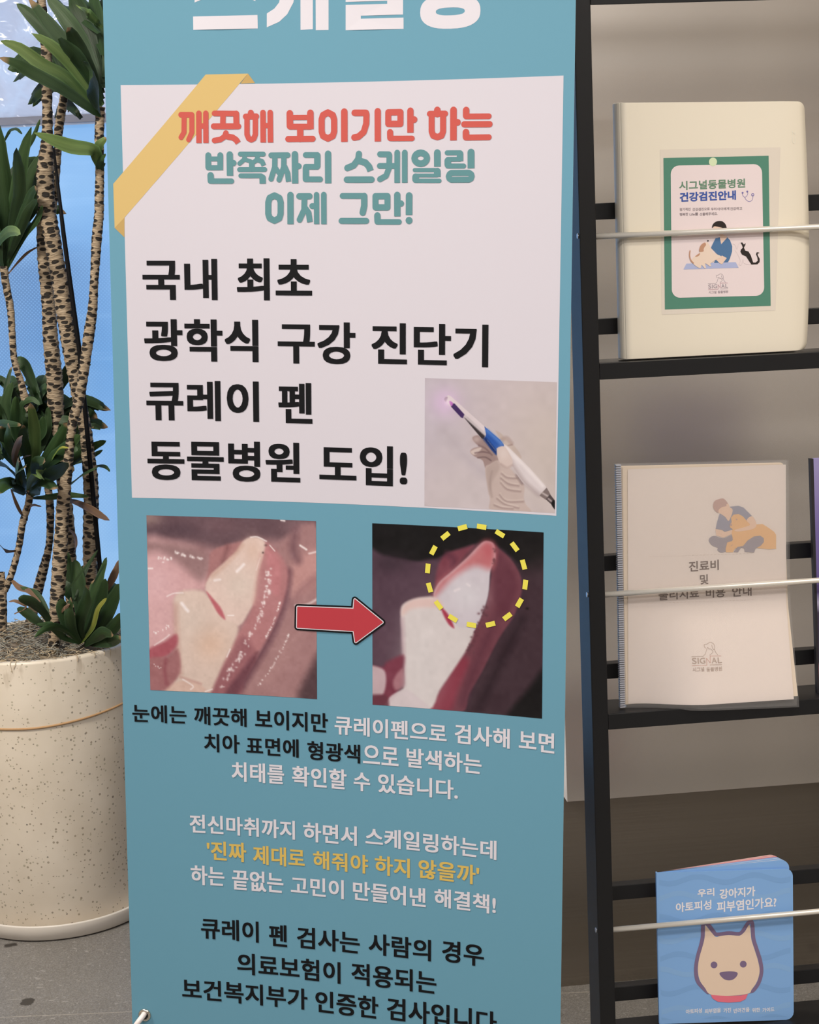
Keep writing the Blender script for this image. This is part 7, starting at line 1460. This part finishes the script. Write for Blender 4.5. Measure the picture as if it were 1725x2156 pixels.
bb = N(nt, 'ShaderNodeBump', ins={'Height': hh.outputs[0], 'Strength': 0.8, 'Distance': 0.004}); lk.new(bb.outputs[0], bs.inputs['Normal'])

def cr3(pts, k):
    out = []; n = len(pts)
    for i in range(n - 1):
        p0, p1, p2, p3 = (Vector(pts[max(i - 1, 0)]), Vector(pts[i]), Vector(pts[i + 1]), Vector(pts[min(i + 2, n - 1)]))
        for s in range(k):
            t = s / k
            out.append(0.5 * (2 * p1 + (p2 - p0) * t + (2 * p0 - 5 * p1 + 4 * p2 - p3) * t * t + (3 * p1 - p0 - 3 * p2 + p3) * t ** 3))
    out.append(Vector(pts[-1]))
    return out
PV = Vector((PX, PY_, PZ))
rnd = random.Random(21)
for si, (nm, pts, rad) in enumerate(STEMS):
    p = [Vector(q) / 1000 - PV for q in pts]
    c = cr3(p, 9); r3 = [q.x for q in cr3([(r / 1000, 0, 0) for r in rad], 9)]
    mb = MB(); mb.uv = []; n = 20; vs = []
    L = 0.0; u = Vector((1, 0, 0)); ph = si * 1.7
    for i, q in enumerate(c):
        t = (c[min(i + 1, len(c) - 1)] - c[max(i - 1, 0)]).normalized()
        if i: L += (c[i] - c[i - 1]).length
        u = (u - t * u.dot(t)).normalized(); w = t.cross(u)
        for s in range(n + 1):
            a = 2 * math.pi * s / n
            rr_ = r3[i] * (1 + 0.05 * math.sin(L * 760 + 1.2 * math.sin(a + ph)) + 0.035 * math.sin(L * 310 + 2 * a + ph))
            vs.append(q + rr_ * (math.cos(a) * u + math.sin(a) * w)); mb.uv.append((r3[i] * a + si * .37, L + si * .61))
    mb.add(vs, [(i * (n + 1) + s, i * (n + 1) + s + 1, (i + 1) * (n + 1) + s + 1, (i + 1) * (n + 1) + s) for i in range(len(c) - 1) for s in range(n)], m_bark, True)
    mb.build('stem', plant)
m_stake = mat('black_stake', (0.005, 0.005, 0.006), 0.6, 0, 0.12)
k = MB(); k.tube([Vector(q) / 1000 - PV for q in STAKE], [0.0022, 0.0042, 0.0045, 0.0045, 0.0045], m_stake, 12); k.build('support_stake', plant)['label'] = 'thin black support stake'

m_leaf = mat('dracaena_leaf', rough=0.50, spec=0.3)
nt = m_leaf.node_tree; ns, lk, bs = nodes(m_leaf)
vc = N(nt, 'ShaderNodeVertexColor', layer_name='leaf_tint')
uvn = N(nt, 'ShaderNodeUVMap')
vein = N(nt, 'ShaderNodeTexNoise', ins={'Vector': N(nt, 'ShaderNodeMapping', ins={'Vector': uvn.outputs[0], 'Scale': (26.0, 1.2, 1.0)}).outputs[0], 'Scale': 1.0, 'Detail': 2.0})
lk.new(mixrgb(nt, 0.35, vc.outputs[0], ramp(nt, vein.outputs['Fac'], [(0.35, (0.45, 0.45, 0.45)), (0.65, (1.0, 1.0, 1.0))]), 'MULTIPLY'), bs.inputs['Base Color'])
bb = N(nt, 'ShaderNodeBump', ins={'Height': vein.outputs['Fac'], 'Strength': 0.25, 'Distance': 0.002}); lk.new(bb.outputs[0], bs.inputs['Normal'])
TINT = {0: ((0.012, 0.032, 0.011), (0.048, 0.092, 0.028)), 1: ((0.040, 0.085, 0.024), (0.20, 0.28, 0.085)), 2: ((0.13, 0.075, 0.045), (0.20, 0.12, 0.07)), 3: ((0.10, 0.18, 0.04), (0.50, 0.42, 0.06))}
class Rosette:
    def __init__(s): s.v = []; s.f = []; s.uv = []; s.c = []
    def leaf(s, pts, width, tint, rnd):
        c = cr3(pts, 6); n = len(c); c = [c[round(i * (n - 1) / 15)] for i in range(16)]
        nrm = Vector((rnd.uniform(-.55, .55), -1.0, rnd.uniform(0.0, .7))).normalized()
        k = 7; b = len(s.v); ph = rnd.uniform(0, 6.28); fold = rnd.uniform(.10, .30); wav = rnd.uniform(.03, .09); br = rnd.uniform(.75, 1.25)
        c0, c1 = TINT[tint]
        dryt = rnd.random() < .3
        for i, q in enumerate(c):
            t = i / 15
            T = (c[min(i + 1, 15)] - c[max(i - 1, 0)]).normalized()
            W = T.cross(nrm)
            W = W.normalized() if W.length > 1e-4 else Vector((1, 0, 0))
            Nn = W.cross(T).normalized()
            f = (0.34 + 0.66 * math.sin(min(t / .58, 1) * math.pi / 2) ** 1.5) if t < .58 else max(math.cos((t - .58) / .42 * math.pi / 2), 0.0) ** .72
            hw = width / 2000 * max(f, 0.03)
            for j in range(k):
                x = -1 + 2 * j / (k - 1)
                wv = wav * width / 1000 * math.sin(9 * t + ph + (1.3 if x > 0 else 0)) * abs(x) ** 1.5
                s.v.append(q + W * hw * x - Nn * (fold * hw * (abs(x) - .4)) + Nn * wv)
                s.uv.append((x * .5 + len(s.v) // 112 * .31, t * 3))
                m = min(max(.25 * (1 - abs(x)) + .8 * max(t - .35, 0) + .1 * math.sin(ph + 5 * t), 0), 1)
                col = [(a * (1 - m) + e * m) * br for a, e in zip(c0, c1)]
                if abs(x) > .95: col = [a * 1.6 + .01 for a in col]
                if dryt and t > .93 and tint < 2: col = [.30, .20, .11]
                s.c.append(col)
        s.f += [(b + i * k + j, b + i * k + j + 1, b + (i + 1) * k + j + 1, b + (i + 1) * k + j) for i in range(15) for j in range(k - 1)]
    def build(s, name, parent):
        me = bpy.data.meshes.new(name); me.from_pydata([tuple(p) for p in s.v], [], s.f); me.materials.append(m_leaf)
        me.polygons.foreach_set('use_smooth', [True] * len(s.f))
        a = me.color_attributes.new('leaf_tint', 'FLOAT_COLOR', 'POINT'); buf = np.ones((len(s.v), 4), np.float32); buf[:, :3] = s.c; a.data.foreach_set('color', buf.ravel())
        l = me.uv_layers.new(name='UVMap'); idx = np.zeros(len(me.loops), np.int32); me.loops.foreach_get('vertex_index', idx); l.data.foreach_set('uv', np.array(s.uv, np.float32)[idx].ravel())
        me.update(); o = bpy.data.objects.new(name, me); COL.objects.link(o); o.parent = parent
        return o
rnd = random.Random(12)
LB = {'top': 'upper right leaf crown', 'left': 'left leaf crown', 'middle': 'dense leaf crown in the middle', 'base': 'leaf crown growing low at the soil'}
FILL = {'top': ((-0.585, 3.22, 0.32), 22, (.10, .20), (-.25, 1.0)), 'left': ((-0.790, 3.26, 0.05), 12, (.10, .20), (.2, 1.0)), 'middle': ((-0.725, 3.24, -0.32), 70, (.07, .15), (-.35, 1.0)), 'base': ((-0.63, 3.15, -0.70), 10, (.06, .12), (.35, 1.0))}
for ros in ('top', 'left', 'middle', 'base'):
    R = Rosette()
    for r_, pts, w, t in LEAVES:
        if r_ == ros: R.leaf([Vector(p) / 1000 - PV for p in pts], w, t, rnd)
    (cx, cy, cz), n, (l0, l1), (e0, e1) = FILL[ros]
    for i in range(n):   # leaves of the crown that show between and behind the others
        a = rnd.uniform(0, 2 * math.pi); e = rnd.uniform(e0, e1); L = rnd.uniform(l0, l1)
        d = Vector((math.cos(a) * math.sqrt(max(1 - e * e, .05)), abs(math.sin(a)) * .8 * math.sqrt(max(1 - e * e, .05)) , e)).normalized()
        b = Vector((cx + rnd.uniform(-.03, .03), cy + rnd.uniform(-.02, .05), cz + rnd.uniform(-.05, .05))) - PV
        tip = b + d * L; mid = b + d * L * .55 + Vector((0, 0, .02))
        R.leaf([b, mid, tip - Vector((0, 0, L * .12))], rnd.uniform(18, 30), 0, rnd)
    R.build('leaf_crown', plant)['label'] = LB[ros]

m_saucer = mat('white_plastic', (0.66, 0.61, 0.55), 0.4)
k = MB(); rs = 0.1907
k.lathe([(0.0, 0.0), (rs - 0.010, 0.0), (rs - 0.002, 0.004), (rs + 0.004, 0.031), (rs + 0.003, 0.034), (rs - 0.001, 0.033), (rs - 0.008, 0.011), (0.0, 0.011)], m_saucer, 96)
o = k.build('plant_saucer'); o.location = (PX, PY_, FLOOR_Z)
tag(o, 'white round plastic saucer on the grey floor under the speckled pot', 'saucer')
